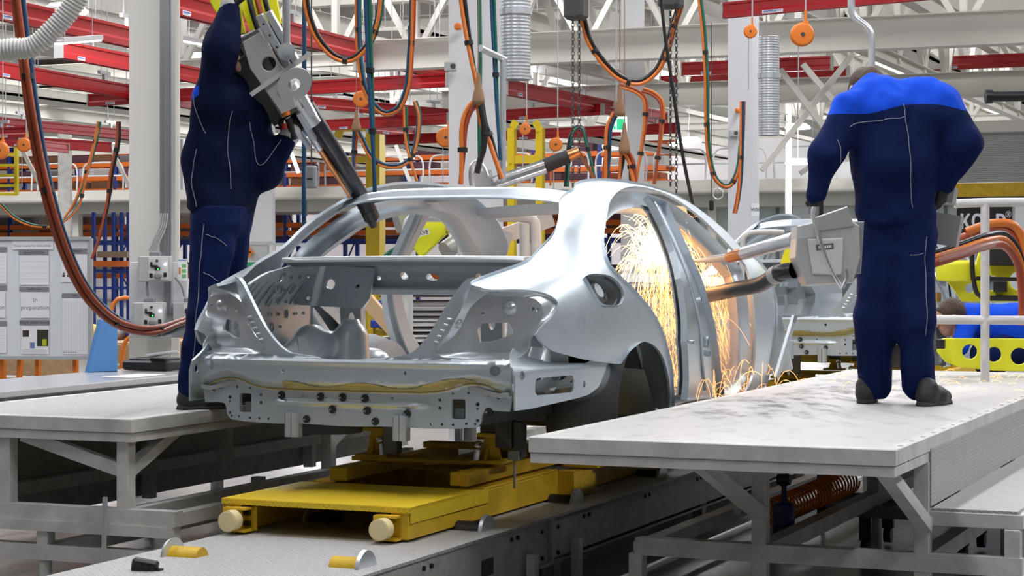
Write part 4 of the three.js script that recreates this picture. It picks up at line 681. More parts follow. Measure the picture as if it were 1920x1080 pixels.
// floor-level things under the right platform
solo('air_pipe', 'galvanised pipe running low along the line under the right platform', 'pipe', [rod([1.0, -0.02, 0.2], [1.0, -0.02, -6], 0.024, 0.024, 14)], M.zinc);
solo('air_pipe', 'thinner galvanised pipe behind the orange coil hose under the right platform', 'pipe', [rod([1.3, 0.22, -1.6], [1.3, 0.22, -6], 0.02, 0.02, 14), rod([1.3, 0.24, -1.9], [1.3, FY, -1.9], 0.012), rod([1.3, 0.24, -3.3], [1.3, FY, -3.3], 0.012)], M.zinc);
{
  const t = thing('air_filter', 'blue compressed-air filter bowl hanging from the right platform frame', 'air filter', [1.656,0.222,-1.145]);
  mesh('bowl', [lathe([[0, 0.0], [0.045, 0.0], [0.05, 0.01], [0.05, 0.09], [0.04, 0.105], [0.012, 0.11], [0.012, 0.19], [0, 0.19]], 20)], mat(lin(0.015, 0.03, 0.13), 0.35), t);
  mesh('cap', [rod([0, -0.05, 0], [0, 0.002, 0], 0.052, 0.052, 20)], M.black, t);
  mesh('head', [rod([-0.03, 0.21, 0], [0.03, 0.21, 0], 0.025, 0.025, 14), rod([0, 0.18, 0], [0, 0.235, 0], 0.018)], M.black, t);
  const P = []; const a = V([1.566,0.26,-1.27]), b = V([1.768,0.354,-1.952]); const e1 = b.clone().sub(a).normalize(), e2 = e1.clone().cross(V(0, 1, 0)).normalize(), e3 = e2.clone().cross(e1); for (let i = 0; i <= 320; i++) { const k = i / 320, th = k * Math.PI * 2 * 26; P.push(a.clone().lerp(b, k).addScaledVector(e2, 0.06 * Math.cos(th)).addScaledVector(e3, 0.062 * Math.sin(th)).toArray()); }
  solo('coil_hose', 'orange spiral air hose stretched under the right platform', 'hose', [tube(P, 0.0055, 900, 6)], M.orange);
}
{ // low trolley under the platform
  const t = thing('trolley', 'low dark steel trolley with castors under the right platform', 'trolley', [1.834,0.11,-2.739]);
  mesh('frame', [span(-0.35, 0.45, 0, 0.06, 0.3, 0.25), span(-0.35, 0.45, 0, 0.06, -0.3, -0.25), span(-0.35, -0.3, 0, 0.06, -0.3, 0.3), span(0.4, 0.45, 0, 0.06, -0.3, 0.3), span(-0.35, -0.28, 0.06, 0.32, 0.25, 0.3)], M.greyDark, t);
  for (const [x, z] of [[-0.1, 0.27], [0.4, 0.27], [-0.1, -0.27], [0.4, -0.27]]) mesh('castor', [rod([x - 0.02, FY - 0.06 + 0.0, z], [x + 0.02, FY - 0.06, z], 0.04, 0.04, 16), span(x - 0.03, x + 0.03, -0.12, 0, z - 0.02, z + 0.02)], M.black, t);
}

// ---------------------------------------------------------------- welding guns
const gunGrey = mat(lin(0.36, 0.36, 0.35), 0.45, 0.3), gunLight = mat(lin(0.5, 0.5, 0.49), 0.4, 0.4), alu = mat(lin(0.72, 0.73, 0.75), 0.3, 0.9), hoseBlack = mat(lin(0.016, 0.015, 0.018), 0.35, 0);
const perspex = new THREE.MeshPhysicalMaterial({ color: lin(0.92, 0.93, 0.94), roughness: 0.12, transmission: 0.9, thickness: 0, side: THREE.DoubleSide });
function textTex(w, h, draw) { const c = document.createElement('canvas'); c.width = w; c.height = h; const x = c.getContext('2d'); draw(x, w, h); const t = new THREE.CanvasTexture(c); t.colorSpace = THREE.SRGBColorSpace; t.needsUpdate = true; return t; }
// flat print: a thin plate with its picture, centre p, axes ex (right) and ey (up)
function plate(name, parent, p, ex, ey, w, h, tex, o = {}) {
  const x = V(ex).normalize(), z = x.clone().cross(V(ey)).normalize(), y = z.clone().cross(x);
  const g = new THREE.PlaneGeometry(w, h).applyMatrix4(new THREE.Matrix4().makeBasis(x, y, z).setPosition(V(p)));
  return mesh(name, g, mat(0xffffff, o.rough ?? 0.6, 0, { map: tex, ...(o.glow ? { emissive: 0xffffff, emissiveMap: tex, emissiveIntensity: o.glow } : {}) }), parent, true);
}
const hole0 = ([c, e]) => circ(c[0], c[1], Math.hypot(e[0] - c[0], e[1] - c[1]), 22);
const camX = [0.922, 0, -0.387];                                  // across the hall, roughly facing the camera side
{ // hanging C-gun held by the left worker
  const t = thing('welding_gun', 'hanging grey and yellow welding gun with long black arm, held by the left worker', 'welding gun', [0, 0, 0], 0, 'hand-held welding guns');
  const A = [-0.811,2.499,-0.489], B = [-0.662,2.21,-0.768], ax = V(B).sub(V(A)).normalize();
  mesh('yellow_shield', [slab([[-0.186,0.206],[-0.17,0.103],[-0.124,0.005],[-0.026,-0.124],[0.031,-0.113],[0.005,0.026],[-0.026,0.206]], 0.03, [-0.92,2.649,-0.649], [0.92, 0, -0.39], [0, 1, 0], [], 0.004), slab([[0,0.206],[0.013,0],[0.052,-0.098],[0.129,-0.108],[0.206,-0.064],[0.18,0.077],[0.142,0.206]], 0.03, [-0.951,2.657,-0.702], [0.92, 0, -0.39], [0, 1, 0], [], 0.004)], M.yellowGun, t);
  mesh('gun_body', [beam([-0.852,2.541,-0.635], [-0.696,2.175,-0.808], 0.13, 0.11, [0, 0, 1])], M.plasticMid, t);
  mesh('transformer', [beam([-0.905,2.427,-0.634], [-0.754,2.152,-0.828], 0.15, 0.10, [0, 0, 1])], M.dark, t);
  for (const [a, b] of [[[-0.743,2.606,-0.528], [-0.661,2.362,-0.671]], [[-0.709,2.623,-0.554], [-0.633,2.394,-0.694]]]) mesh('slide_rail', [beam(a, b, 0.035, 0.02, [0, 0, 1])], M.zinc, t);
  mesh('pivot_disc', [rod([-0.624,2.431,-0.579], [-0.663,2.44,-0.649], 0.042, 0.042, 28), rod([-0.609,2.428,-0.552], [-0.629,2.432,-0.587], 0.018, 0.018, 18)], M.zinc, t);
  mesh('hanger_bar', [rod([-0.634,2.451,-0.596], [-0.634,2.986,-0.596], 0.019, 0.019, 16)], alu, t);
  mesh('ring_plate', [slab(circ(0, 0, 0.082, 32), 0.012, [-0.608,2.28,-0.628], [0.85, 0.1, -0.4], [0.2, 1, 0.2], [circ(0, 0, 0.03, 16)])], gunLight, t);
  mesh('cross_bar', [beam([-0.791,2.227,-0.53], [-0.547,2.43,-0.676], 0.012, 0.022)], gunLight, t);
  mesh('cylinder', [rod([-0.695,2.285,-0.722], [-0.629,2.106,-0.858], 0.045, 0.045, 20), beam([-0.619,2.267,-0.689], [-0.581,2.143,-0.77], 0.03, 0.02, [0, 0, 1])], alu, t);
  mesh('lower_arm', [tube([[-0.655,2.199,-0.826],[-0.614,2.087,-0.897],[-0.578,1.924,-1.053],[-0.564,1.783,-1.211],[-0.556,1.699,-1.301],[-0.556,1.657,-1.344]], 0.042, 40, 18), rod([-0.556,1.699,-1.301], [-0.558,1.614,-1.366], 0.044, 0.02, 18)], hoseBlack, t);
  mesh('electrode_holder', [rod([-0.684,2.138,-0.835], [-0.638,1.986,-0.941], 0.022, 0.022, 16)], alu, t);
  mesh('electrode', [rod([-0.638,1.986,-0.941], [-0.598,1.858,-1.045], 0.017, 0.014, 14), rod([-0.598,1.858,-1.045], [-0.569,1.759,-1.122], 0.011, 0.008, 12)], M.copper, t);
  mesh('copper_link', [rod([-0.752,2.449,-0.655], [-0.721,2.387,-0.69], 0.025, 0.025, 14)], M.copper, t);
  for (const [i, m] of [M.cableBlack, M.cableRed, M.cableBlack].entries()) mesh('supply_hose', [tube([[-0.871,2.799,-0.627],[-0.832,2.665,-0.6],[-0.794,2.532,-0.616],[-0.749,2.434,-0.635],[-0.723,2.359,-0.667]].map((p) => [p[0] + 0.03 * i, p[1] + 0.01 * i, p[2] - 0.02 * i]), 0.014, 26, 8)], m, t);
  for (const [a, b] of [[[-0.657,2.153,-0.76], [-0.624,2.028,-0.86]], [[-0.722,2.131,-0.797], [-0.677,1.995,-0.903]]]) mesh('slide_rail', [beam(a, b, 0.02, 0.03, [0, 0, 1])], M.zinc, t);
  for (const p of [[-0.717,2.561,-0.523], [-0.699,2.51,-0.552], [-0.681,2.457,-0.587], [-0.665,2.408,-0.616]]) mesh('bolt', [new THREE.SphereGeometry(0.006, 8, 6).translate(...p)], M.black, t);
  mesh('side_cover', [slab([[-0.116,0.077],[-0.026,0.129],[0.116,-0.103],[0.144,-0.232],[0.072,-0.263],[-0.077,-0.052]], 0.02, [-0.741,2.404,-0.595], [0.92, 0, -0.39], [0, 1, 0], [hole0([[0.013,-0.026],[0.046,-0.026]])], 0.004)], gunGrey, t);
  mesh('orange_button', [rod([-0.702,2.173,-0.697], [-0.693,2.137,-0.701], 0.022, 0.022, 14)], M.orange, t);
  mesh('handle', [rod([-0.7,2.126,-0.731], [-0.676,2.023,-0.752], 0.018, 0.018, 12)], M.black, t);
  mesh('red_trigger', [rod([-0.704,2.098,-0.697], [-0.7,2.072,-0.698], 0.014, 0.014, 12)], M.red, t);
}
{ // big grey gun of the right worker, its black arm reaching through the door opening
  const t = thing('welding_gun', 'large grey box-shaped welding gun with black arm reaching into the car door opening', 'welding gun', [0, 0, 0], 0, 'hand-held welding guns');
  const o = [1.698,1.485,-1.727], ex = V(0.90, 0.10, -0.42).normalize(), ey = V(-0.1, 1, 0).normalize();
  const slabAt = (pts, d, back, h = [], bev = 0.006) => slab(pts, d, V(o).addScaledVector(ex.clone().cross(ey), back), ex, ey, h, bev);
  mesh('gun_body', [slabAt([[-0.13, 0.13], [-0.155, -0.02], [-0.11, -0.16], [0.11, -0.17], [0.16, -0.05], [0.17, 0.10], [0.10, 0.16]], 0.17, -0.10)], gunLight, t);
  mesh('cover', [slabAt([[-0.09, 0.06], [-0.08, -0.11], [0.06, -0.13], [0.085, 0.05]], 0.02, 0.062)], mat(lin(0.55, 0.55, 0.53), 0.45, 0.1), t);
  mesh('motor_block', [slabAt([[0.06, 0.13], [0.06, -0.09], [0.16, -0.13], [0.2, 0.12]], 0.10, -0.05)], M.plasticMid, t);
  mesh('grip_plate', [slabAt([[-0.06, 0.09], [-0.05, 0.16], [0.12, 0.2], [0.14, 0.10]], 0.03, 0.05)], gunGrey, t);
  const nameTex = textTex(256, 80, (x, w, h) => { x.fillStyle = '#55554f'; x.fillRect(0, 0, w, h); x.fillStyle = '#e8e8e2'; x.font = 'bold 58px sans-serif'; x.textAlign = 'center'; x.fillText('NIMAK', w / 2, 60); });
  plate('name_plate', t, V(o).addScaledVector(ex, -0.01).addScaledVector(ey, 0.015).addScaledVector(ex.clone().cross(ey), 0.0835).toArray(), ex, ey, 0.085, 0.028, nameTex);
  mesh('handle_loop', [tube([[1.675,1.694,-1.631],[1.668,1.663,-1.628],[1.682,1.599,-1.634],[1.711,1.497,-1.646],[1.748,1.394,-1.661],[1.782,1.33,-1.675],[1.8,1.305,-1.683]], 0.011, 40, 10), tube([[1.805,1.305,-1.663],[1.824,1.356,-1.671],[1.819,1.394,-1.669]], 0.010, 16, 10)], alu, t);
  mesh('lower_arm', [tube([[1.542,1.389,-1.748],[1.474,1.381,-1.774],[1.406,1.354,-1.854],[1.309,1.318,-1.976],[1.139,1.293,-2.175],[0.922,1.261,-2.464],[0.768,1.242,-2.67],[0.639,1.251,-2.833],[0.582,1.286,-2.885],[0.562,1.339,-2.899],[0.562,1.381,-2.909]], 0.04, 60, 18)], hoseBlack, t);
  mesh('arm_clamp', [rod([1.461,1.375,-1.79], [1.421,1.362,-1.838], 0.046, 0.046, 20)], gunGrey, t);
  mesh('arm_tip', [tube([[0.562,1.381,-2.909],[0.562,1.405,-2.909],[0.576,1.417,-2.915]], 0.026, 12, 14)], M.copper, t);
  mesh('upper_arm', [rod([1.536,1.543,-1.811], [1.164,1.475,-2.186], 0.038, 0.034, 20)], alu, t);
  mesh('upper_shank', [rod([1.164,1.475,-2.186], [1.053,1.456,-2.302], 0.032, 0.03, 18)], M.copper, t);
  mesh('electrode', [rod([1.053,1.456,-2.302], [0.89,1.443,-2.472], 0.022, 0.02, 16), rod([0.89,1.443,-2.472], [0.756,1.437,-2.611], 0.015, 0.01, 12)], gunLight, t);
  mesh('rear_unit', [beam([2.039,1.613,-2.553], [2.2,1.584,-2.567], 0.16, 0.16), beam([2.125,1.735,-2.535], [2.14,1.817,-2.542], 0.1, 0.1)], gunGrey, t);
  mesh('splash_guard', [slab([[0, 0], [0.28, 0.08], [0.30, 0.12], [0.0, 0.05]], 0.008, [2.124,1.428,-2.426], [0.92, 0, -0.39], [0, 1, 0])], perspex, t);
  mesh('top_guard', [slab([[0, 0], [0.14, 0.02], [0.14, 0.16], [0.02, 0.16]], 0.008, [1.575,1.535,-1.545], [0.92, 0, -0.39], [0, 1, 0])], perspex, t);
  for (const [k, m, r] of [[0, M.cableRed, 0.022], [1, M.cableOrange, 0.02], [2, M.cableBlack, 0.017]]) mesh('supply_hose', [tube([[1.961,1.428,-2.738],[2.146,1.496,-2.869],[2.246,1.542,-3.02],[2.319,1.545,-3.267],[2.37,1.435,-3.397],[2.392,1.201,-3.406]].map((p) => [p[0] + 0.0 * k, p[1] + 0.03 * k - 0.03, p[2] - 0.03 * k]), r, 40, 10)], m, t);
}
{ // gun hung on the far side of the car, X59
  const t = thing('welding_gun', 'yellow and grey welding gun marked X59 hanging beyond the car, seen through the rear window', 'welding gun', [0, 0, 0], 0, 'hand-held welding guns');
  const D0 = 12.6;
  mesh('yellow_shield', [slab([[-0.13, -0.16], [0.10, -0.02], [0.16, 0.08], [0.15, 0.16], [-0.04, 0.22], [-0.22, 0.04]], 0.06, [-1.242,1.638,-3.616], [0.92, 0.25, -0.3], [-0.2, 1, 0], [], 0.008)], M.yellowGun, t);
  const x59 = textTex(256, 128, (x, w, h) => { x.fillStyle = '#f1f1ec'; x.fillRect(0, 0, w, h); x.fillStyle = '#111'; x.font = 'bold 110px sans-serif'; x.textAlign = 'center'; x.fillText('X59', w / 2, 104); });
  plate('number_label', t, [-1.271,1.616,-3.474], [0.9, 0.25, -0.3], [-0.25, 1, 0], 0.075, 0.04, x59);
  const warn = textTex(256, 128, (x, w, h) => { x.fillStyle = '#e6e000'; x.fillRect(0, 0, w, h); for (let i = 0; i < 8; i++) { x.beginPath(); x.arc(35 + (i % 4) * 62, 34 + Math.floor(i / 4) * 62, 24, 0, 7); x.fillStyle = i < 4 ? '#b52a20' : '#26303a'; x.fill(); x.beginPath(); x.arc(35 + (i % 4) * 62, 34 + Math.floor(i / 4) * 62, 15, 0, 7); x.fillStyle = i < 4 ? '#f0ead0' : '#8f979c'; x.fill(); } });
  plate('warning_label', t, [-1.112,1.636,-3.54], [0.9, 0.25, -0.3], [-0.25, 1, 0], 0.085, 0.045, warn);
  mesh('gun_body', [beam([-1.518,1.673,-3.609], [-1.389,1.743,-3.771], 0.1, 0.12), rod([-1.238,1.504,-3.726], [-1.17,1.59,-3.863], 0.06, 0.06, 18)], gunGrey, t);
  mesh('arm', [beam([-1.005,1.591,-4.041], [-0.726,1.714,-4.267], 0.05, 0.1), beam([-1.076,1.607,-3.903], [-0.958,1.54,-4.061], 0.08, 0.16)], gunLight, t);
  for (const [i, m] of [M.cableGreen, M.cableOrange, M.cableBlack].entries()) mesh('supply_hose', [tube([[-1.44,1.572,-3.641],[-1.518,1.521,-3.609],[-1.58,1.477,-3.583],[-1.611,1.403,-3.57],[-1.62,1.268,-3.566]].map((p) => [p[0], p[1] - 0.02 * i, p[2] - 0.03 * i]), 0.017, 24, 8)], m, t);
}
{ // silver gun lying above the roof line, far side
  const t = thing('welding_gun', 'silver gun arm with black sleeve pointing up above the car roof', 'welding gun', [0, 0, 0], 0, 'hand-held welding guns');
  mesh('arm', [beam([-0.76,1.906,-3.385], [-0.47,2.013,-3.506], 0.075, 0.085), rod([-0.74,1.927,-3.339], [-0.457,2.03,-3.458], 0.013, 0.013, 10), rod([-0.719,1.888,-3.348], [-0.445,1.988,-3.463], 0.013, 0.013, 10)], alu, t);
  mesh('sleeve', [rod([-0.47,2.017,-3.506], [-0.338,2.075,-3.562], 0.045, 0.042, 20)], M.rubber, t);
  mesh('tip', [rod([-0.338,2.075,-3.562], [-0.278,2.104,-3.587], 0.036, 0.03, 16), beam([-0.278,2.098,-3.587], [-0.192,1.939,-3.623], 0.02, 0.02)], M.copper, t);
  mesh('gun_body', [beam([-0.905,1.91,-3.432], [-0.799,1.933,-3.477], 0.12, 0.13)], gunLight, t);
  mesh('handle_loop', [tube([[-0.882,1.897,-3.333],[-0.888,1.971,-3.331],[-0.876,2.026,-3.336],[-0.846,2.042,-3.348],[-0.816,2.013,-3.361],[-0.793,1.955,-3.371]], 0.012, 30, 10)], alu, t);
}
{ // gun with yellow plates at the right edge, hung on the guard rail
  const t = thing('welding_gun', 'yellow double-plate welding gun with round holes at the right edge, behind the guard rail', 'welding gun', [0, 0, 0], 0, 'hand-held welding guns');
  const o = [1.907,1.202,-4.938], ax = [0.97, 0, -0.25], hole = ([c, e]) => circ(c[0], c[1], Math.hypot(e[0] - c[0], e[1] - c[1]), 22);
  mesh('upper_plate', [slab([[-0.214,0.11],[-0.121,-0.017],[0.469,-0.017],[0.469,0.308],[-0.013,0.308],[-0.047,0.184]], 0.05, o, ax, [0, 1, 0], [hole([[0.06,0.1],[0.107,0.1]]), hole([[0.228,0.114],[0.288,0.114]]), hole([[-0.074,0.067],[-0.044,0.067]])], 0.004)], M.yellowGun, t);
  mesh('lower_plate', [slab([[-0.278,-0.268],[-0.275,-0.335],[-0.228,-0.395],[-0.134,-0.429],[0.067,-0.449],[0.469,-0.455],[0.469,-0.248],[-0.234,-0.248]], 0.05, o, ax, [0, 1, 0], [hole([[-0.074,-0.331],[-0.027,-0.331]]), hole([[0.074,-0.348],[0.121,-0.348]]), hole([[0.228,-0.358],[0.281,-0.358]])], 0.004)], M.yellowGun, t);
  mesh('cover_cap', [lathe([[0, 0.03], [0.11, 0.03], [0.12, 0.0], [0.12, -0.09], [0.1, -0.1]], 28).translate(...[1.777,1.413,-4.775])], M.yellowGun, t);
  for (const g of [cham(0.2, 0.11, 0.1, 0.006).translate(...[2.062,1.463,-4.895]), beam([1.902,1.331,-4.774], [2.199,1.324,-4.844], 0.02, 0.025), cham(0.08, 0.07, 0.06, 0.005).translate(...[2.034,1.28,-4.883]), cham(0.05, 0.06, 0.05, 0.004).translate(...[1.691,0.922,-4.739]), cham(0.18, 0.035, 0.06, 0.003).translate(...[2.062,1.207,-4.895])]) mesh('clamp_block', [g], M.black, t);
  mesh('brass_cap', [rod([1.711,1.188,-4.531], [1.711,1.247,-4.531], 0.022, 0.022, 18)], mat(lin(0.6, 0.36, 0.1), 0.3, 0.9), t);
  mesh('shank', [rod([1.711,1.152,-4.531], [1.711,1.188,-4.531], 0.009, 0.009, 10)], M.zinc, t);
  mesh('hose', [tube([[1.887,1.502,-4.713],[1.893,1.354,-4.715],[1.917,1.239,-4.725],[1.941,1.219,-4.736]], 0.015, 24, 8)], M.cableBlack, t);
  for (const [i, m] of [M.cableRed, M.cableOrange].entries()) mesh('supply_hose', [tube([[1.856,1.572,-4.483],[2.005,1.624,-4.546],[2.125,1.611,-4.596],[2.191,1.469,-4.624],[2.209,1.209,-4.631],[2.203,1.047,-4.629]].map((p) => [p[0] + 0.035 * i, p[1] + 0.04 * i, p[2]]), 0.028, 32, 10)], m, t);
}
{ // small yellow tagged gun by the second car's pillar
  solo('warning_sign', 'small yellow warning label hanging beside the grey welding gun', 'sign', [slab([[-0.06, -0.09], [0.04, -0.1], [0.07, 0.02], [0.05, 0.09], [-0.03, 0.06]], 0.012, [0.905,1.485,-4.084], [0.92, 0, -0.39], [0.1, 1, 0])], M.yellowGun);
}
// sparks: glowing threads of hot metal flying from the weld
{
  const spark = mat(lin(1, 0.6, 0.25), 0.5, 0, { emissive: lin(1, 0.4, 0.1), emissiveIntensity: 2.6 }), sparkHot = mat(lin(1, 0.85, 0.6), 0.5, 0, { emissive: lin(1, 0.68, 0.33), emissiveIntensity: 3.2 });
  const src = V([0.53,1.441,-2.95]), hot = [], warm = [];
  const arc = (p, v, T, g = 9.8, n = 9) => { const o = []; for (let i = 0; i <= n; i++) { const s = T * i / n; o.push(V(p.x + v.x * s, p.y + v.y * s - g * s * s / 2, p.z + v.z * s)); } return o; };
  const ribbon = (o, r) => new THREE.TubeGeometry(new THREE.CatmullRomCurve3(o), 7, r, 3, false);
  const s1 = V([0.456,1.37,-2.594]);
  for (let i = 0; i < 420; i++) { const p = src.clone().lerp(s1, rnd() ** 1.5), a = rnd(0, Math.PI * 2), sp = rnd(0.2, 1.5), v = V(Math.cos(a) * sp * 0.6, rnd(0.9, 2.35), Math.sin(a) * sp * 0.9); const t0 = rnd(0, 0.12), o = arc(p, v, t0 + rnd(0.12, 0.32), 9.8, 12).slice(Math.floor(rnd(0, 4))); hot.push(ribbon(o, rnd(0.0006, 0.0013))); }
  for (let i = 0; i < 420; i++) { const a = rnd(0, Math.PI * 2), p = V(src.x + rnd(-0.1, 0.2), src.y + rnd(-0.45, 0.05), src.z + rnd(-0.75, 0.65)), v = V(Math.cos(a) * rnd(0.1, 1.0), rnd(-0.8, 0.3), Math.sin(a) * rnd(0.1, 1.5)); const o = arc(p, v, rnd(0.1, 0.24), 9.8, 10).filter((q) => q.y > 0.66); if (o.length > 4) warm.push(ribbon(o, rnd(0.0006, 0.0012))); }
  for (let i = 0; i < 130; i++) { const p = V(src.x + rnd(-0.35, 0.45), 0.67 + rnd(0, 0.05), src.z + rnd(-0.9, 0.7)), v = V(rnd(-0.6, 0.6), rnd(0.6, 2.0), rnd(-0.8, 0.8)); const o = arc(p, v, v.y / 9.8 * 2 * rnd(0.5, 1)); warm.push(ribbon(o, rnd(0.0008, 0.0015))); }
  for (let i = 0; i < 60; i++) { const p = V(rnd(1.0, 2.5), 0.722, rnd(-4.9, -3.3)), v = V(rnd(0.2, 0.9), rnd(0.3, 0.9), rnd(-0.4, 0.5)); warm.push(ribbon(arc(p, v, v.y / 9.8 * 2 * rnd(0.6, 1)), 0.0011)); }
  const h = solo('weld_sparks', 'dense spray of white-hot weld sparks behind the rear door opening', 'sparks', hot, sparkHot); h.userData.kind = 'stuff';
  const w = solo('falling_sparks', 'orange weld sparks falling and bouncing on the car floor and platform', 'sparks', warm, spark); w.userData.kind = 'stuff';
  const l = new THREE.PointLight(0xff8a3c, 0.6, 0, 2); l.position.copy(src); l.name = 'weld_light'; l.shadow.radius = 4; scene.add(l);
}

// ---------------------------------------------------------------- overhead: red crane rails, cable bundles, balancers, chains, ducts
function craneRail(a, b, h, label) {                              // folded C-profile rail with end cap and joint sleeves
  const t = thing('crane_rail', label, 'crane rail', [0, 0, 0], 0, 'red overhead crane rails'), L = len(a, b), Mx = frameTo(a, b), w = h * 0.55;
  mesh('profile', [extr([[-w / 2, h / 2], [w / 2, h / 2], [w / 2, h * 0.36], [w * 0.36, h * 0.30], [w * 0.36, -h * 0.1], [w / 2, -h * 0.22], [w / 2, -h / 2], [w * 0.2, -h / 2], [w * 0.2, -h * 0.42], [-w * 0.2, -h * 0.42], [-w * 0.2, -h / 2], [-w / 2, -h / 2], [-w / 2, -h * 0.22], [-w * 0.36, -h * 0.1], [-w * 0.36, h * 0.30], [-w / 2, h * 0.36]], L).translate(0, 0, -L / 2).applyMatrix4(Mx)], M.red, t);
  for (const k of [-1, 1]) mesh('end_cap', [new THREE.BoxGeometry(w * 1.08, h * 1.05, 0.02).translate(0, 0, k * L / 2).applyMatrix4(Mx)], M.plasticGrey, t);
  const top = 11 - Math.max(a[1], b[1]);
  for (let z = -L / 2 + Math.min(0.9, L * 0.3); z < L / 2; z += 2.6) mesh('hanger', [new THREE.BoxGeometry(0.05, h * 0.5, 0.05).translate(0, h * 0.75, z), new THREE.BoxGeometry(0.05, 0.05, 0.34).translate(0, h * 1.05, z), new THREE.CylinderGeometry(0.007, 0.007, top - h, 6).translate(0, h + (top - h) / 2, z - 0.1), new THREE.CylinderGeometry(0.007, 0.007, top - h, 6).translate(0, h + (top - h) / 2, z + 0.1)].map((g) => g.applyMatrix4(Mx)), M.zinc, t);
  const tx = textTex(128, 48, (x, W, H) => { x.fillStyle = '#dfe3ea'; x.fillRect(0, 0, W, H); x.fillStyle = '#3b5fae'; x.fillRect(8, 10, 112, 14); x.fillStyle = '#555'; x.fillRect(8, 30, 80, 6); });
  const ex = V(b).sub(V(a)).normalize(); const n = ex.clone().cross(V(0, 1, 0)).normalize(); const toCam = V(4, 1.4, 8).sub(V(a)); const s = n.dot(toCam) > 0 ? 1 : -1;
  const px = n.clone().multiplyScalar(s * w * 0.505); const front = V(a).lerp(V(b), Math.min(0.4, 0.5 / L)).add(px).add(V(0, -h * 0.36, 0));
  const side = V(0, 1, 0).cross(n.clone().multiplyScalar(s)); plate('rail_label', t, front.toArray(), side, [0, 1, 0], 0.2, h * 0.2, tx);
  return t;
}
const rails = [
  [[[-10.488,4.4,-11.042],[-10.807,4.4,-14.686]], 0.26, 'red crane rail in the top left corner behind the white hose'],
  [[[-12.5,4.4,-15.403],[-12.914,4.4,-20.508]], 0.24, 'bright red crane rail starting left of the cream column, with blue label'],
  [[[-8.366,4.4,-11.529],[-8.974,4.4,-20.582]], 0.26, 'dark red crane rail crossing behind the left worker towards the white column'],
  [[[-13.736,4.2,-15.369],[-14.582,4.2,-23.473]], 0.22, 'red crane rail passing behind the left cream column at shoulder height of the worker'],
  [[[-15.024,4.1,-19.791],[-8.108,4.1,-18.771]], 0.2, 'red cross rail between the left column and the white centre column'],
  [[[-18.74,4,-22.04],[-18.437,4,-26.422]], 0.2, 'dark red crane rail above the left racking, upper of the pair'],
  [[[-19.038,3.7,-22.587],[-18.336,3.7,-25.263]], 0.2, 'bright red crane rail above the left racking with white end label'],
  [[[-17.898,3.7,-20.938],[-16.996,3.7,-20.857]], 0.18, 'short dark red cross rail at the left picture edge'],
  [[[-18.069,3.6,-22.08],[-18.301,3.6,-23.788]], 0.18, 'short red rail end crossing below the bright left rail'],
  [[[-12.572,4.2,-22.393],[-11.476,4.2,-26.174]], 0.2, 'orange-lit red rail running down to the white centre column'],
  [[[-13.59,4,-25.264],[-10.728,4,-24.538]], 0.2, 'red cross rail just left of the white centre column'],
  [[[-13.19,4,-26.226],[-12.93,4,-27.673]], 0.18, 'short dark red rail under the cross rail by the centre column'],
  [[[-12.308,3.7,-25.241],[-10.993,3.7,-25.119]], 0.18, 'dark red short cross rail with white label left of the centre column'],
  [[[-8.689,4.3,-22.227],[-8.519,4.3,-29.95]], 0.25, 'dark red crane rail running down to the right from the silver duct'],
  [[[-10.586,4.2,-26.693],[-8.395,4.2,-26.071]], 0.2, 'dark red cross rail right of the centre column'],
  [[[-11.676,4,-29.261],[-7.761,4,-28.506]], 0.2, 'bright red cross rail right of the centre column, lowest one'],
  [[[-0.823,3.55,-8.427],[1.082,3.55,-7.872]], 0.13, 'thick red rail with round end at the top right, carrying orange balancers'],
  [[[-7.963,5.2,-29.394],[-4.992,5.2,-29.297]], 0.26, 'far red rail behind the right column, upper of two'],
  [[[-9.258,5.2,-31.959],[-5.155,5.2,-31.28]], 0.26, 'far red rail behind the right column, lower of two'],
  [[[-3.761,5.4,-32.209],[-1.777,5.4,-32.137]], 0.26, 'orange-red far rail at the right edge above the right worker'],
];
rails.forEach(([[a, b], h, label]) => craneRail(a, b, h, label));

const bundleMats = [M.cableOrange, M.cableBlack, M.cableGreen, M.cableRed, M.cableBlue];
function cableBundle(label, pts, r, n, mats, ties = []) {        // several hoses side by side with black ties
  const t = thing('cable_bundle', label, 'cable', [0, 0, 0], 0, 'hanging hose and cable bundles'), c = curve(pts);
  const fr = c.computeFrenetFrames(60, false);
  for (let k = 0; k < n; k++) {
    const a = k / n * Math.PI * 2, P = []; const off = n === 1 ? 0 : r * (n === 2 ? 1 : n === 3 ? 1.16 : 1.42);
    for (let i = 0; i <= 60; i++) { const q = c.getPointAt(i / 60), tg = c.getTangentAt(i / 60), u = V(0.387, 0, 0.922), s = tg.clone().cross(u).normalize(), u2 = s.clone().cross(tg); P.push(q.addScaledVector(s, Math.cos(a + i * 0.03) * off).addScaledVector(u2, Math.sin(a + i * 0.03) * off)); }
    mesh('hose', [new THREE.TubeGeometry(new THREE.CatmullRomCurve3(P), 70, r, 7, false)], mats[k % mats.length], t);
  }
  for (const k of ties) { const q = c.getPointAt(k), d = c.getTangentAt(k).multiplyScalar(0.013); mesh('tie', [rod(q.clone().sub(d).toArray(), q.clone().add(d).toArray(), r * (n > 1 ? 2.15 : 1.2), r * (n > 1 ? 2.15 : 1.2), 12)], M.black, t); }
  return t;
}
const B = bundleMats;
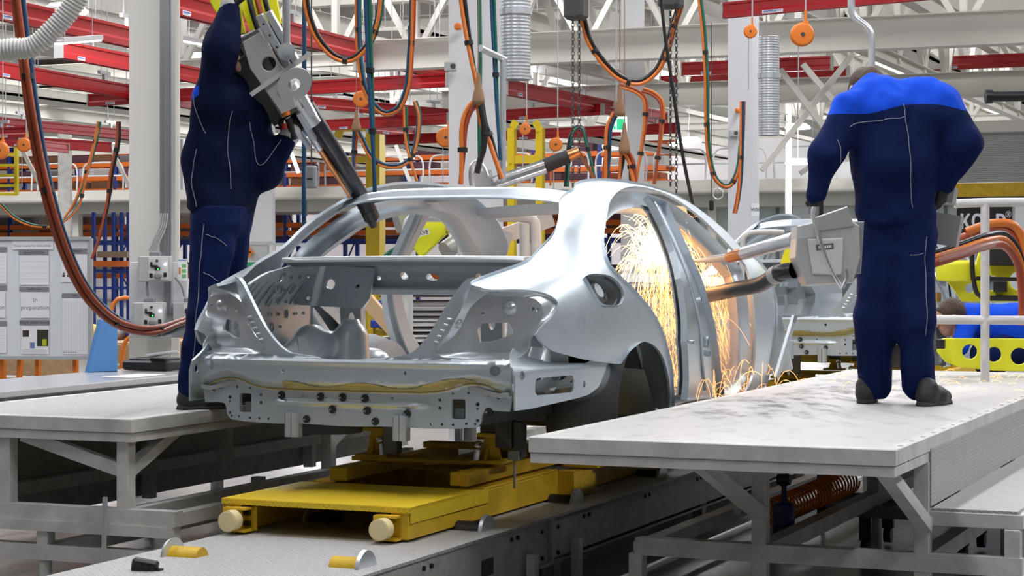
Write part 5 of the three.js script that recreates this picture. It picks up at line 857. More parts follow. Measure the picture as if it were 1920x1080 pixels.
cableBundle('thick blue, green and rust hose bundle sagging before the team board', [[-0.975,2.586,1.044],[-0.951,2.368,1.034],[-0.935,2.226,1.027],[-0.915,2.063,1.019],[-0.885,1.867,1.006],[-0.85,1.692,0.992],[-0.84,1.541,0.933],[-0.88,1.341,0.733],[-0.978,1.198,0.394],[-1.111,1.12,-0.038],[-1.201,1.101,-0.38],[-1.283,1.126,-0.725],[-1.385,1.157,-1.17]], 0.0126, 4, [M.cableRed, M.cableRed, M.cableBlue, M.cableGreen], [0.12, 0.26, 0.55, 0.75]);
cableBundle('thin orange and black cable swag over the top of the team board', [[-4.023,1.81,-2.882],[-3.927,1.714,-2.922],[-3.8,1.665,-2.976],[-3.672,1.679,-3.029],[-3.561,1.783,-3.076],[-3.513,1.955,-3.096],[-3.433,2.301,-3.13]], 0.0062, 2, [M.cableOrange, M.cableGreen], [0.3, 0.6]);
cableBundle('dark hanging cable just left of the cream column, ending by the board corner', [[-3.883,2.413,-4.025],[-3.883,2.294,-4.025],[-3.925,2.071,-4.008],[-3.952,1.848,-3.997],[-4.01,1.587,-3.972],[-4.055,1.457,-3.953]], 0.0094, 2, [M.cableRed, M.cableBlack], [0.2, 0.5]);
cableBundle('dark hanging cable with orange top, second from the cream column', [[-4.007,2.413,-3.974],[-4.034,2.257,-3.962],[-4.096,2.034,-3.936],[-4.165,1.848,-3.907],[-4.233,1.736,-3.878]], 0.0083, 2, [M.cableOrange, M.cableGreen], [0.2, 0.5]);
cableBundle('orange and black loop of hoses at the top, right of the yellow gun', [[-0.995,2.857,-1.442],[-0.975,2.718,-1.451],[-0.928,2.592,-1.47],[-0.846,2.5,-1.505],[-0.769,2.489,-1.537],[-0.692,2.564,-1.57],[-0.645,2.69,-1.589],[-0.625,2.857,-1.598]], 0.0099, 3, [M.cableOrange, M.cableBlack, M.cableGreen], [0.5, 0.75]);
cableBundle('green, blue and orange hose loop left of the white column, upper one', [[-0.967,2.925,-1.996],[-0.967,2.721,-1.996],[-0.956,2.516,-2.001],[-0.918,2.341,-2.017],[-0.837,2.247,-2.051],[-0.77,2.268,-2.079],[-0.724,2.37,-2.098],[-0.703,2.575,-2.107],[-0.689,2.925,-2.113]], 0.0082, 4, [M.cableOrange, M.cableBlue, M.cableGreen, M.cableRed], [0.15, 0.35, 0.55, 0.8]);
cableBundle('thin violet-blue hose hanging straight down right of the black gun arm', [[-0.422,2.775,-1.032],[-0.415,2.512,-1.035],[-0.405,2.249,-1.039],[-0.395,1.986,-1.043],[-0.388,1.775,-1.046]], 0.0099, 2, [M.cableBlue, M.cableGreen], [0.4, 0.7]);
cableBundle('orange and violet hose loop before the racking, left of the white column', [[-2.812,2.444,-5.56],[-2.768,2.349,-5.578],[-2.717,2.237,-5.6],[-2.64,2.165,-5.632],[-2.529,2.149,-5.679],[-2.445,2.197,-5.714],[-2.393,2.357,-5.736],[-2.382,2.536,-5.74],[-2.408,2.636,-5.729]], 0.0104, 3, [M.cableOrange, M.cableBlue, M.cableGreen], [0.3, 0.6]);
cableBundle('straight blue hose hanging below the leather sleeve left of the white column', [[-2.816,2.436,-5.558],[-2.827,2.237,-5.554],[-2.827,2.078,-5.554]], 0.0114, 2, [M.cableBlue, M.cableRed], [0.5]);
cableBundle('orange-green twin hose hanging straight down to the roof left of the white column', [[-2.038,2.518,-4.8],[-2.031,2.294,-4.803],[-2.004,2.145,-4.815],[-1.963,1.997,-4.832]], 0.0094, 2, [M.cableOrange, M.cableGreen], [0.3, 0.7]);
cableBundle('orange and black twin hose hanging in front of the white centre column', [[-0.652,2.994,-2.671],[-0.621,2.749,-2.684],[-0.587,2.535,-2.698],[-0.562,2.383,-2.709]], 0.0122, 2, [M.cableOrange, M.cableBlack], [0.5]);
cableBundle('orange hose curving down from the leather sleeve on the white centre column, left leg', [[-0.573,2.346,-2.704],[-0.609,2.306,-2.689],[-0.638,2.215,-2.677],[-0.646,2.046,-2.673],[-0.655,1.878,-2.67]], 0.0136, 2, [M.cableOrange, M.cableRed], [0.6]);
cableBundle('orange and black hoses from the leather sleeve on the white centre column, right leg', [[-0.553,2.334,-2.712],[-0.536,2.23,-2.719],[-0.502,2.138,-2.734],[-0.469,2.016,-2.748],[-0.44,1.909,-2.76]], 0.0136, 2, [M.cableOrange, M.cableBlack], [0.4]);
cableBundle('black stout hose from the leather sleeve ending in a grey connector above the roof', [[-0.51,2.32,-2.622],[-0.491,2.193,-2.63],[-0.496,2.071,-2.628],[-0.513,2.011,-2.621],[-0.53,1.935,-2.614]], 0.0177, 1, [M.cableBlack], [0.4]);
cableBundle('green hose running down the edge of the white centre column', [[-0.679,3.035,-2.985],[-0.674,2.659,-2.987],[-0.677,2.345,-2.986],[-0.674,2.031,-2.987]], 0.0136, 1, [M.cableGreen]);
cableBundle('thin dark blue hose on the right edge of the white centre column', [[-0.607,3.035,-3.015],[-0.593,2.659,-3.021],[-0.581,2.345,-3.026],[-0.564,2.031,-3.033]], 0.0095, 2, [M.cableBlue, M.cableGreen], [0.5]);
cableBundle('large orange hose loop hanging in the upper centre between the black hoists', [[-0.364,2.965,-3.876],[-0.327,2.815,-3.892],[-0.251,2.682,-3.924],[-0.143,2.573,-3.969],[-0.036,2.549,-4.014],[0.056,2.616,-4.052],[0.117,2.749,-4.078],[0.154,2.898,-4.094],[0.194,3.031,-4.11]], 0.0122, 3, [M.cableOrange, M.cableBlack, M.cableRed], [0.2, 0.45, 0.7, 0.88]);
cableBundle('orange and green hose dropping from the top to a loop beside the right column', [[0.006,3.232,-5.116],[0.032,2.981,-5.127],[0.046,2.694,-5.133],[0.049,2.371,-5.134],[0.066,2.12,-5.141],[0.115,1.976,-5.162],[0.181,1.94,-5.19],[0.238,2.03,-5.213],[0.264,2.227,-5.225],[0.274,2.514,-5.229]], 0.0094, 3, [M.cableOrange, M.cableGreen, M.cableRed], [0.2, 0.45, 0.62, 0.72]);
cableBundle('bundle of orange and black leads on the right column ending in grey connectors', [[0.299,2.506,-5.131],[0.295,2.257,-5.129],[0.286,2.008,-5.125],[0.272,1.865,-5.12],[0.253,1.758,-5.111]], 0.0083, 3, [M.cableOrange, M.cableBlue, M.cableRed], [0.5]);
cableBundle('orange hoses under the leather cone in the upper centre, left leg', [[-0.344,2.398,-4.427],[-0.385,2.301,-4.41],[-0.398,2.128,-4.404],[-0.411,1.938,-4.399]], 0.0125, 3, [M.cableOrange, M.cableBlue, M.cableRed], [0.5]);
cableBundle('orange hoses under the lower leather cone, pair of right legs above the roof', [[-0.289,2.163,-4.45],[-0.258,2.094,-4.463],[-0.245,1.99,-4.469],[-0.239,1.928,-4.471]], 0.0135, 3, [M.cableOrange, M.cableRed, M.cableBlack], [0.5]);
cableBundle('orange hose legs under the lower leather cone, left pair above the roof', [[-0.302,2.145,-4.444],[-0.312,2.059,-4.44],[-0.328,1.938,-4.434]], 0.0104, 2, [M.cableOrange, M.cableBlack]);
cableBundle('single orange hose hanging from the trolley in the upper centre, left of two', [[-1.004,2.755,-6.319],[-0.894,2.716,-6.365],[-0.828,2.656,-6.393],[-0.82,2.516,-6.396],[-0.842,2.317,-6.387],[-0.886,2.038,-6.368]], 0.0114, 2, [M.cableOrange, M.cableRed], [0.4, 0.75]);
cableBundle('single dark orange hose hanging from the trolley in the upper centre, right of two', [[-0.839,2.723,-6.388],[-0.765,2.692,-6.419],[-0.71,2.628,-6.442],[-0.71,2.436,-6.442],[-0.732,2.237,-6.433],[-0.761,2.018,-6.421]], 0.0114, 2, [M.cableRed, M.cableOrange], [0.4, 0.75]);
cableBundle('dark green hose arch over the hoist hook above the roof', [[-0.821,1.94,-4.769],[-0.808,2.155,-4.775],[-0.788,2.292,-4.783],[-0.755,2.342,-4.797],[-0.722,2.335,-4.811],[-0.695,2.234,-4.822],[-0.662,2.084,-4.836],[-0.636,1.94,-4.847]], 0.0088, 2, [M.cableGreen, M.cableBlack], [0.3, 0.7]);
cableBundle('orange hose pair hanging from the round orange balancer right of the centre column', [[-1.82,2.292,-7.061],[-1.836,2.164,-7.054],[-1.844,2.045,-7.051]], 0.0083, 2, [M.cableOrange, M.cableRed], [0.4]);
cableBundle('straight black cable slanting down in front of the car roof at right of centre', [[0.24,3.062,-3.587],[0.26,2.839,-3.596],[0.31,2.456,-3.617],[0.363,2.074,-3.639],[0.422,1.755,-3.664],[0.451,1.595,-3.676]], 0.0109, 1, [M.cableBlack]);
solo('white_hose', 'fat white corrugated hose slung across the top left corner', 'hose', [(() => { const c = curve([[-0.989,2.26,1.267],[-0.872,2.277,1.217],[-0.793,2.285,1.185],[-0.725,2.345,1.156],[-0.656,2.43,1.127],[-0.597,2.536,1.102]]), P = [], N = 260; for (let i = 0; i <= N; i++) P.push(c.getPointAt(i / N)); const g = new THREE.TubeGeometry(new THREE.CatmullRomCurve3(P), N, 0.042, 14, false), p = g.attributes.position, n = g.attributes.normal; for (let i = 0; i <= N; i++) for (let j = 0; j <= 14; j++) { const k = i * 15 + j, d = 0.0028 * Math.sin(i * 0.9); p.setXYZ(k, p.getX(k) + n.getX(k) * d, p.getY(k) + n.getY(k) * d, p.getZ(k) + n.getZ(k) * d); } g.computeVertexNormals(); return g; })()], mat(lin(0.7, 0.69, 0.66), 0.6, 0));

function leatherSleeve(label, p, d, h) { solo('leather_sleeve', label, 'sleeve', [lathe([[0.008, h], [0.013, h * 0.85], [0.018, h * 0.6], [0.024, h * 0.5], [0.034, h * 0.3], [0.04, h * 0.12], [0.034, 0], [0.0, 0.005]], 9).scale(1, 1, 0.7).translate(...p), rod([p[0], p[1] + h - 0.01, p[2]], [p[0], 11, p[2]], 0.003, 0.003, 6)], M.leather, 'leather strain sleeves'); }
leatherSleeve('brown leather sleeve gathering hoses in front of the white centre column', [-0.541,2.33,-2.663], 1, 0.18);
leatherSleeve('brown leather cone gathering hoses in the upper centre', [-0.304,2.373,-4.389], 1, 0.2);
leatherSleeve('lower brown leather cone just above the car roof', [-0.276,2.132,-4.401], 1, 0.2);
leatherSleeve('small brown leather sleeve under the red cross rail left of the white column', [-2.766,2.406,-5.471], 1, 0.16);
function balancer(label, p, R, hang) {
  const t = thing('balancer', label, 'spring balancer', p, 0.42, 'orange spring balancers');
  mesh('housing', [lathe([[0, -R * 0.35], [R * 0.8, -R * 0.35], [R, -R * 0.25], [R, R * 0.25], [R * 0.8, R * 0.35], [0, R * 0.35]], 28).rotateX(Math.PI / 2)], M.orange, t);
  mesh('hub', [rod([0, 0, R * 0.35], [0, 0, R * 0.42], R * 0.18, R * 0.15, 14)], M.dark, t);
  mesh('hook', [rod([R * 0.3, R * 0.8, 0], [R * 0.3, R * 0.8 + hang, 0], R * 0.16, R * 0.12, 10), cham(R * 0.5, R * 0.5, R * 0.3, 0.004, R * 0.3, R * 0.9, 0)], M.orange, t);
  mesh('wire', [rod([-R * 0.3, -R * 0.9, 0], [-R * 0.3, -R - 0.35, 0], 0.004, 0.004, 6)], M.zinc, t);
  hangFrom(t, [[R * 0.3, R * 0.8 + hang, 0]], 0.005);
}
balancer('large orange spring balancer hanging from the thick red rail at the top right', [0.641,2.963,-5.383], 0.08, 0.1);
balancer('small orange spring balancer left of the large one on the thick red rail', [0.32,2.984,-5.248], 0.045, 0.06);
balancer('orange spring balancer under the red rails left of the white column', [-3.692,2.816,-7.359], 0.07, 0.08);
balancer('orange balancer half hidden by the left edge of the white centre column', [-3.447,2.554,-8.547], 0.09, 0.08);
balancer('orange round balancer right of the white centre column, above the yellow frame', [-1.805,2.372,-7.067], 0.055, 0.07);
balancer('small rust balancer under the dark red cross rail right of the centre column', [-2.413,2.563,-7.896], 0.05, 0.08);
balancer('orange balancer above the left mezzanine railing', [-8.159,2.605,-8.738], 0.07, 0.08);
balancer('orange balancer cut by the left picture edge', [-8.379,2.552,-8.645], 0.09, 0.08);
function chain(label, px, d, n, p0) {
  const t = thing('hoist_chain', label, 'chain', p0, 0, 'hoist chains'), link = new THREE.TorusGeometry(0.014, 0.0035, 5, 10).scale(0.62, 1, 1), a = [], b = [];
  for (let i = 0; i < n; i++) (i % 2 ? a : b).push(link.clone().rotateY(i % 2 ? Math.PI / 2 : 0.3).translate(0, -i * 0.022, 0));
  mesh('links', [...a, ...b], M.dark, t).userData.kind = 'stuff';
}
chain('left strand of the left hoist chain above the roof', 0, 0, 50, [-0.386,2.985,-3.759]); chain('right strand of the left hoist chain above the roof', 0, 0, 49, [-0.35,2.985,-3.774]);
chain('left strand of the right hoist chain', 0, 0, 52, [0.17,3.035,-3.992]); chain('right strand of the right hoist chain', 0, 0, 54, [0.203,3.035,-4.006]);
solo('hoist', 'dark hoist motor housing at the top edge, left of two', 'hoist', [cham(0.13, 0.3, 0.13, 0.02).translate(...[-0.368,3.078,-3.766])], M.dark, 'chain hoists');
solo('hoist', 'dark hoist motor housing at the top edge, right of two', 'hoist', [cham(0.14, 0.2, 0.13, 0.02).translate(...[0.173,3.097,-3.993])], M.dark, 'chain hoists');
function duct(label, p0, p1, r) {
  const t = thing('air_duct', label, 'duct', [0, 0, 0], 0, 'silver spiral ducts'), L = len(p0, p1), pr = []; const n = Math.round(L / 0.022);
  for (let i = 0; i <= n; i++) { const y = i / n * L; pr.push([r, y], [r + 0.0028, y + 0.003], [r, y + 0.006]); }
  const g = lathe(pr, 30).translate(p1[0], p1[1], p1[2]); mesh('pipe', [g], M.zinc, t);
  hangFrom(t, [[p1[0], p1[1] + L, p1[2] + r * 0.9]], 0.006);
  mesh('collar', [rod([p1[0], p1[1] + L * 0.58, p1[2]], [p1[0], p1[1] + L * 0.63, p1[2]], r + 0.012, r + 0.012, 30)], M.zinc, t);
}
duct('wide silver spiral duct hanging right of the white centre column', [-0.942,3.337,-4.176], [-0.942,2.612,-4.176], 0.095);
duct('silver spiral duct hanging right of the right column', [-0.506,3.34,-8.697], [-0.506,2.509,-8.697], 0.088);
duct('far silver duct on the mezzanine beside the left worker', [-17.533,3.897,-26.493], [-17.533,2.908,-26.493], 0.11);
solo('vent_pipe', 'thin grey overhead pipe bending down at the right worker', 'pipe', [tube([[1.064,3.199,-5.018],[1.064,3.068,-5.018],[1.08,3.02,-5.025],[1.144,2.964,-5.052],[1.176,2.916,-5.065],[1.182,2.646,-5.068]], 0.024, 40, 12)], M.zinc);
solo('black_tube', 'black ribbed tube end pointing in from the right edge', 'tube', [rod([2.397,2.254,-2.324], [2.647,2.257,-2.429], 0.026, 0.026, 20), rod([2.372,2.254,-2.314], [2.402,2.254,-2.326], 0.036, 0.034, 20)], M.black);
solo('guide_rod', 'thin vertical steel rod hanging between the two hoists', 'rod', [rod([-0.273,3.172,-4.24], [-0.273,2.457,-4.24], 0.006, 0.006, 8)], M.zinc);
solo('pipe_bracket', 'short slanted steel tube on the right of the white centre column', 'pipe', [rod([-0.593,2.668,-2.804], [-0.58,2.631,-3.135], 0.02, 0.02, 14), rod([-0.569,2.626,-3.085], [-0.569,1.908,-3.085], 0.019, 0.019, 14)], M.zinc);
{ const t = thing('pendant_control', 'dark grey pendant control box hanging in front of the racking', 'control box', [-1.012,1.879,-1.543]); mesh('case', [cham(0.058, 0.12, 0.04, 0.008)], M.plasticMid, t); mesh('strap', [rod([0, 0.05, 0], [0, 11 - t.position.y, 0], 0.004)], M.dark, t); mesh('slot', [box(0.03, 0.005, 0.004, 0, -0.01, 0.021)], M.black, t); }
solo('suspension_pole', 'dark blue pole with yellow bands hanging beside the grey pendant box', 'pole', [rod([-1.094,3.538,-1.617], [-1.097,1.562,-1.616], 0.012, 0.012, 10), rod([-1.085,1.761,-1.6], [-1.085,1.675,-1.6], 0.015, 0.015, 10)], M.cableBlue);
{ const t = thing('rope_hook', 'small black hook with coiled wire hanging left of the right column', 'hook', [0.167,1.806,-4.859]); mesh('block', [cham(0.03, 0.07, 0.025, 0.006)], M.black, t); mesh('coil', [new THREE.TorusGeometry(0.035, 0.004, 6, 24).translate(0.045, 0.075, 0)], M.zinc, t); mesh('rope', [rod([0, 0.03, 0], [0, 1.2, 0], 0.003)], M.dark, t); }

// ---------------------------------------------------------------- columns and what hangs on them
function column(label, p, w, d, h, m, turn = 0) {
  const t = thing('column', label, 'column', [p[0], 0, p[2]], turn, 'steel columns');
  const k = 0.02;
  mesh('flange', [span(-w / 2, w / 2, FY, h, d / 2 - k, d / 2)], m, t); mesh('flange', [span(-w / 2, w / 2, FY, h, -d / 2, -d / 2 + k)], m, t);
  mesh('web', [span(-k / 2, k / 2, FY, h, -d / 2 + k, d / 2 - k)], m, t); mesh('base_plate', [box(w + 0.12, 0.03, d + 0.12, 0, FY + 0.015, 0)], m, t);
  return t;
}
column('cream steel column behind the left worker carrying control boxes', [-3.65,1.029,-4.123], 0.30, 0.22, 8, M.creamPlain, 0.3);
solo('cable_duct', 'grooved aluminium cable duct running down the left cream column', 'cable duct', [cham(0.1, 4.6, 0.05, 0.004, ...[-3.459,2.869,-3.987]), ...[-0.02, 0.01, 0.03].map((k) => box(0.006, 4.6, 0.012, ...[-3.437,2.864,-3.953]).translate(k, 0, 0))].map((g) => g.translate(0, 0.5, 0)), alu);
{
  const c = column('white steel column in the centre behind the car roof', [-2.591,2.275,-7.28], 0.44, 0.34, 9, M.white, 0.39);
}
column('white steel column at right of centre marked HV06', [-1.267,2.405,-10.547], 0.24, 0.3, 9, M.white, 0.1);
column('light grey column behind the left worker below the exit sign', [-8.992,2.076,-14.895], 0.32, 0.3, 8, M.white, 0.4);
column('far white column behind the leather cones in the upper centre', [-7.875,3.286,-26.21], 0.4, 0.4, 8, M.white, 0.4);
column('far cream column between the right column and the right worker', [-8.422,3.907,-38.995], 0.14, 0.14, 8, M.cream, 0.4);
column('far cream column on the left behind the racking front', [-26.74,4.115,-35.642], 0.3, 0.3, 5, M.cream, 0.4);
{ // beacon and speaker on the centre column, label on the right column
  const a = [-2.605,3.336,-6.948]; solo('warning_beacon', 'small orange beacon on the white centre column', 'beacon', [cham(0.055, 0.055, 0.06, 0.012, ...a)], M.orange);
  solo('warning_beacon', 'small orange beacon on the right column', 'beacon', [cham(0.04, 0.045, 0.06, 0.01, ...[-1.27,2.861,-10.361])], M.orange);
  const sp = (label, p, s) => { const t = thing('speaker', label, 'speaker', p, 0.39, 'wall speakers'); mesh('case', [cham(s, s * 0.75, 0.08, 0.006)], M.plasticGrey, t); mesh('cone', [rod([s * 0.2, 0, 0.04], [s * 0.2, 0, 0.046], s * 0.22, s * 0.2, 20)], M.dark, t); };
  sp('grey box speaker on the left edge of the white centre column', [-2.66,3.013,-6.925], 0.1); sp('grey box speaker on the right column', [-1.305,2.647,-10.357], 0.085);
  const tx = textTex(128, 128, (x, w, h) => { x.fillStyle = '#e4e6e8'; x.fillRect(0, 0, w, h); x.save(); x.translate(64, 64); x.fillStyle = '#222'; x.font = 'bold 52px sans-serif'; x.textAlign = 'center'; x.fillText('HV06', 0, 18); x.restore(); });
  plate('column_number', scene, [-1.115,1.93,-10.415], camX, [0, 1, 0], 0.075, 0.12, tx); const o = scene.children.at(-1); o.userData = { label: 'black HV06 column number on the right column', category: 'sign' };
}
{ // control panel on the left column
  const d = 13.72, t = thing('mounting_board', 'cream mounting board for control boxes on the left column', 'board', [0, 0, 0]);
  mesh('plate', [slab(rrect(0, 0, 0.40, 0.52, 0.02), 0.02, [-3.513,1.174,-3.964], camX, [0, 1, 0], [], 0.004)], M.white, t);
  const cbox = (label, px, py) => {
    const c = [3.446,1.552,6.997]; const b = thing('control_box', label, 'control box', [px[0], px[1], px[2]], 0.398, 'grey control boxes on the left column');
    mesh('case', [cham(0.215, 0.175, 0.11, 0.006)], M.plasticGrey, b);
    mesh('face_plate', [cham(0.135, 0.15, 0.006, 0.002, 0.03, 0, 0.056)], mat(lin(0.62, 0.62, 0.61), 0.5), b);
    mesh('switch', [cham(0.05, 0.016, 0.02, 0.004, 0.005, 0.018, 0.066)], M.black, b); mesh('switch', [cham(0.014, 0.035, 0.02, 0.004, -0.015, 0.03, 0.066)], M.black, b);
    mesh('display', [cham(0.036, 0.022, 0.008, 0.002, 0.025, 0.002, 0.062)], M.black, b); mesh('knob', [rod([0.022, 0.055, 0.058], [0.022, 0.055, 0.072], 0.009, 0.008, 14)], M.black, b);
    mesh('socket', [cham(0.05, 0.04, 0.03, 0.01, 0.03, -0.048, 0.07)], M.plasticMid, b); mesh('fuse', [cham(0.022, 0.03, 0.012, 0.003, -0.018, -0.045, 0.062)], M.black, b); mesh('fuse', [cham(0.022, 0.03, 0.012, 0.003, 0.078, -0.04, 0.062)], M.black, b);
    mesh('lamp', [new THREE.SphereGeometry(0.009, 10, 8).translate(0.08, 0.03, 0.066)], mat(lin(0.8, 0.8, 1), 0.4, 0, { emissive: lin(0.7, 0.7, 1), emissiveIntensity: 4 }), b);
    mesh('status_light', [new THREE.SphereGeometry(0.006, 8, 6).translate(0.03, -0.002, 0.068)], mat(lin(0.05, 0.6, 0.15), 0.4, 0, { emissive: lin(0.05, 0.8, 0.15), emissiveIntensity: 1.5 }), b);
    mesh('plug', [cham(0.075, 0.04, 0.06, 0.008, 0.0, 0.1, 0.0)], M.plasticMid, b);
  };
  cbox('upper grey control box with blue-white lamp on the left column', [-3.47,1.387,-3.852]); cbox('lower left grey control box on the left column', [-3.504,1.071,-3.838]); cbox('lower right grey control box half hidden by the left worker', [-3.274,1.07,-3.978]);
  const tx = textTex(64, 128, (x, w, h) => { x.fillStyle = '#e9ebe8'; x.fillRect(0, 0, w, h); x.fillStyle = '#7b93c9'; x.fillRect(4, 4, 56, 10); x.fillStyle = '#d98a4a'; x.fillRect(6, 50, 14, 40); x.fillStyle = '#79b56f'; for (let i = 0; i < 3; i++) x.fillRect(28, 30 + i * 30, 28, 22); });
  plate('instruction_card', t, [-3.31,1.38,-3.941], camX, [0, 1, 0], 0.065, 0.15, tx);
  for (let i = 0; i < 4; i++) mesh('wire', [tube([[-3.411,1.766,-3.898],[-3.424,1.675,-3.893],[-3.451,1.602,-3.881],[-3.492,1.511,-3.865]].map((p) => [p[0] - 0.012 * i + 0.01, p[1], p[2] + 0.008 * i]), 0.006, 20, 6)], M.plasticGrey, t);
  mesh('wire', [tube([[-3.51,1.329,-3.814],[-3.51,1.257,-3.814],[-3.503,1.199,-3.816]], 0.008, 10, 6)], M.plasticMid, t); mesh('wire', [tube([[-3.336,1.329,-3.887],[-3.295,1.275,-3.904],[-3.275,1.199,-3.912]], 0.008, 12, 6)], M.plasticMid, t);
}
// ---------------------------------------------------------------- team board and desk
{
  const t = thing('notice_board', 'white team board on orange legs with papers in three columns', 'notice board', [0, 0, 0]);
  const D1 = 14.4, px = D1 / 3763, O = [-4.594,1.179,-4.161], ex = V(0.95, 0, -0.31).normalize(), ey = V(0, 1, 0), n = ex.clone().cross(ey);
  const at = (x, y, k = 0) => V(O).addScaledVector(ex, (x - 85) * px * 1.02).addScaledVector(ey, (558 - y) * px).addScaledVector(n, k).toArray();
  const W = 320 * px, H = 226 * px;
  mesh('board', [slab([[-0.92, -H / 2], [85 * px * 1.02, -H / 2], [85 * px * 1.02, H / 2], [-0.92, H / 2]], 0.02, at(85, 559, -0.022), ex, ey)], mat(lin(0.72, 0.76, 0.8), 0.35), t);
  mesh('frame', [beam(at(-150, 447), at(170, 447), 0.03, 0.025), beam(at(-150, 671), at(170, 671), 0.03, 0.025), beam(at(170, 447), at(170, 671), 0.025, 0.03)], M.plasticGrey, t);
  const pap = (name, x0, y0, x1, y1, draw, W2 = 256) => { const w = (x1 - x0) * px * 1.02, h = (y1 - y0) * px; plate(name, t, at((x0 + x1) / 2, (y0 + y1) / 2, 0.004), ex, ey, w, h, textTex(W2, Math.round(W2 * h / w), draw)); };
  const bar = (s) => (x, w, h) => { x.fillStyle = '#85868a'; x.fillRect(0, 0, w, h); x.fillStyle = '#2b2b2e'; x.font = `bold ${Math.round(h * 0.7)}px serif`; x.textAlign = 'center'; x.fillText(s, w / 2, h * 0.75); };
  const page = (fn) => (x, w, h) => { x.fillStyle = '#e9e9ee'; x.fillRect(0, 0, w, h); fn(x, w, h); };
  const lines = (n, c = '#a9abb5') => page((x, w, h) => { x.fillStyle = c; for (let i = 1; i < n; i++) x.fillRect(w * 0.06, h * i / n, w * 0.88, 1.5); });
  pap('title_sheet', 23, 450, 100, 468, page((x, w, h) => { x.fillStyle = '#5a5a60'; x.font = '22px serif'; x.fillText('Team board, St: 6045-6046', 6, h * 0.72); }), 300);
  pap('heading', 35, 469, 91, 478, bar('Absenteeism')); pap('sheet', 37, 479, 92, 534, lines(5));
  pap('heading', 36, 538, 92, 546, bar('Uniforms')); pap('sheet', 39, 548, 93, 596, page((x, w, h) => { x.fillStyle = '#33343a'; x.font = '48px sans-serif'; x.textAlign = 'center'; x.fillText('In', w / 2, h * 0.38); x.fillText('preparation', w / 2, h * 0.68); }));
  pap('heading', 37, 600, 93, 609, bar('Single point lesson')); pap('sheet', 40, 611, 92, 664, page((x, w, h) => { x.fillStyle = '#3a2a26'; x.fillRect(12, 40, 60, 60); x.fillStyle = '#2e3426'; x.fillRect(145, 35, 105, 150); x.fillStyle = '#b6c322'; x.fillRect(195, 120, 40, 60); x.fillStyle = '#6a7fb5'; x.fillRect(80, 150, 44, 55); x.fillStyle = '#999'; for (let i = 0; i < 4; i++) x.fillRect(10, 215 + i * 9, 220, 2); }));
  pap('heading', 113, 466, 164, 475, bar('Org chart')); pap('sheet', 114, 477, 164, 529, page((x, w, h) => { const man = (cx, cy) => { x.fillStyle = '#3a3a40'; x.beginPath(); x.arc(cx, cy, 9, 0, 7); x.fill(); x.fillRect(cx - 13, cy + 10, 26, 22); }; man(40, 60); for (const c of [30, 75, 120]) man(c, 180); }));
  pap('heading', 116, 550, 166, 558, bar('OPL')); pap('sheet', 117, 559, 168, 664, page((x, w, h) => { x.fillStyle = '#b9bcc8'; for (let i = 2; i < 30; i++) x.fillRect(8, h * i / 30, w - 16, 1.5); for (let i = 1; i < 9; i++) x.fillRect(w * i / 9, 30, 1.5, h - 60); x.fillStyle = '#444'; for (let i = 0; i < 6; i++) x.fillRect(12 + i * 22, h - 22, 9, 8); }));
  pap('heading', -42, 463, 13, 472, bar('Team')); pap('sheet', -40, 475, 12, 532, lines(8)); pap('heading', -42, 535, 13, 544, bar('Plan')); pap('sheet', -40, 546, 10, 596, page((x, w, h) => { x.fillStyle = '#33343a'; x.font = '48px sans-serif'; x.textAlign = 'right'; x.fillText('preparation', w - 6, h * 0.68); })); pap('heading', -42, 602, 13, 611, bar('Results')); pap('sheet', -40, 614, 12, 662, lines(12));
  for (const x of [30, 67, 138, 1]) mesh('leg', [beam(at(x + (x === 30 ? 4 : 0), 668, -0.05), at(x - (x === 30 ? 10 : 0), 900, -0.05), 0.032, 0.032)], M.orange, t);
}
{
  const yT = 0.74, t = thing('desk', 'grey glossy desk along the left platform with the blue stand on it', 'desk', [0, 0, 0]);
  mesh('top', [cham(0.72, 0.04, 2.7, 0.006, -2.95, yT - 0.02, -2.05)], mat(lin(0.45, 0.45, 0.46), 0.18, 0), t);
  mesh('wood_edge', [span(-3.31, -2.59, yT - 0.045, yT - 0.002, -0.69, -0.70)], M.wood, t);
  mesh('modesty_panel', [span(-2.66, -2.64, 0.35, 0.7, -0.9, -3.3)], M.grey, t);
  for (const z of [-0.85, -3.3]) for (const x of [-3.25, -2.65]) mesh('leg', [span(x - 0.03, x + 0.03, FY, 0.7, z - 0.03, z + 0.03)], M.grey, t);
  const w = V([-3.289,0.74,-2.762]), w2 = V([-3.187,0.74,-2.941]);
  solo('blue_stand', 'blue wedge-shaped stand on the grey desk', 'stand', [slab([[0, 0], [w.distanceTo(w2), 0], [w.distanceTo(w2), 0.33], [0.09, 0.33]], 0.05, w.toArray(), w2.clone().sub(w).toArray(), [0, 1, 0], [], 0.006)], mat(lin(0.07, 0.22, 0.5), 0.7));
  const k = [-3.021,0.74,-3.149];
  solo('printer', 'flat black device on the desk beside the left worker', 'device', [cham(0.34, 0.06, 0.24, 0.012, k[0], yT + 0.035, k[2]), cham(0.26, 0.02, 0.2, 0.006, k[0], yT + 0.07, k[2])], M.black);
  solo('paper_sheet', 'printed white sheet lying on the flat black device', 'paper', [slab([[0, 0], [0.2, 0.04], [0.2, 0.20], [0.0, 0.16]], 0.002, [k[0], yT + 0.085, k[2] + 0.05], [0.9, 0.12, -0.4], [0.35, 0.15, 0.9])], M.paper);
  solo('blue_folder', 'thin blue folder at the left end of the desk', 'folder', [box(0.24, 0.008, 0.3, -2.95, yT + 0.006, -1.0)], mat(lin(0.02, 0.2, 0.6), 0.4));
  solo('paper_sheet', 'white sheet lying on the desk in front of the blue stand', 'paper', [box(0.2, 0.002, 0.4, -2.75, yT + 0.003, -2.5)], M.paper);
}
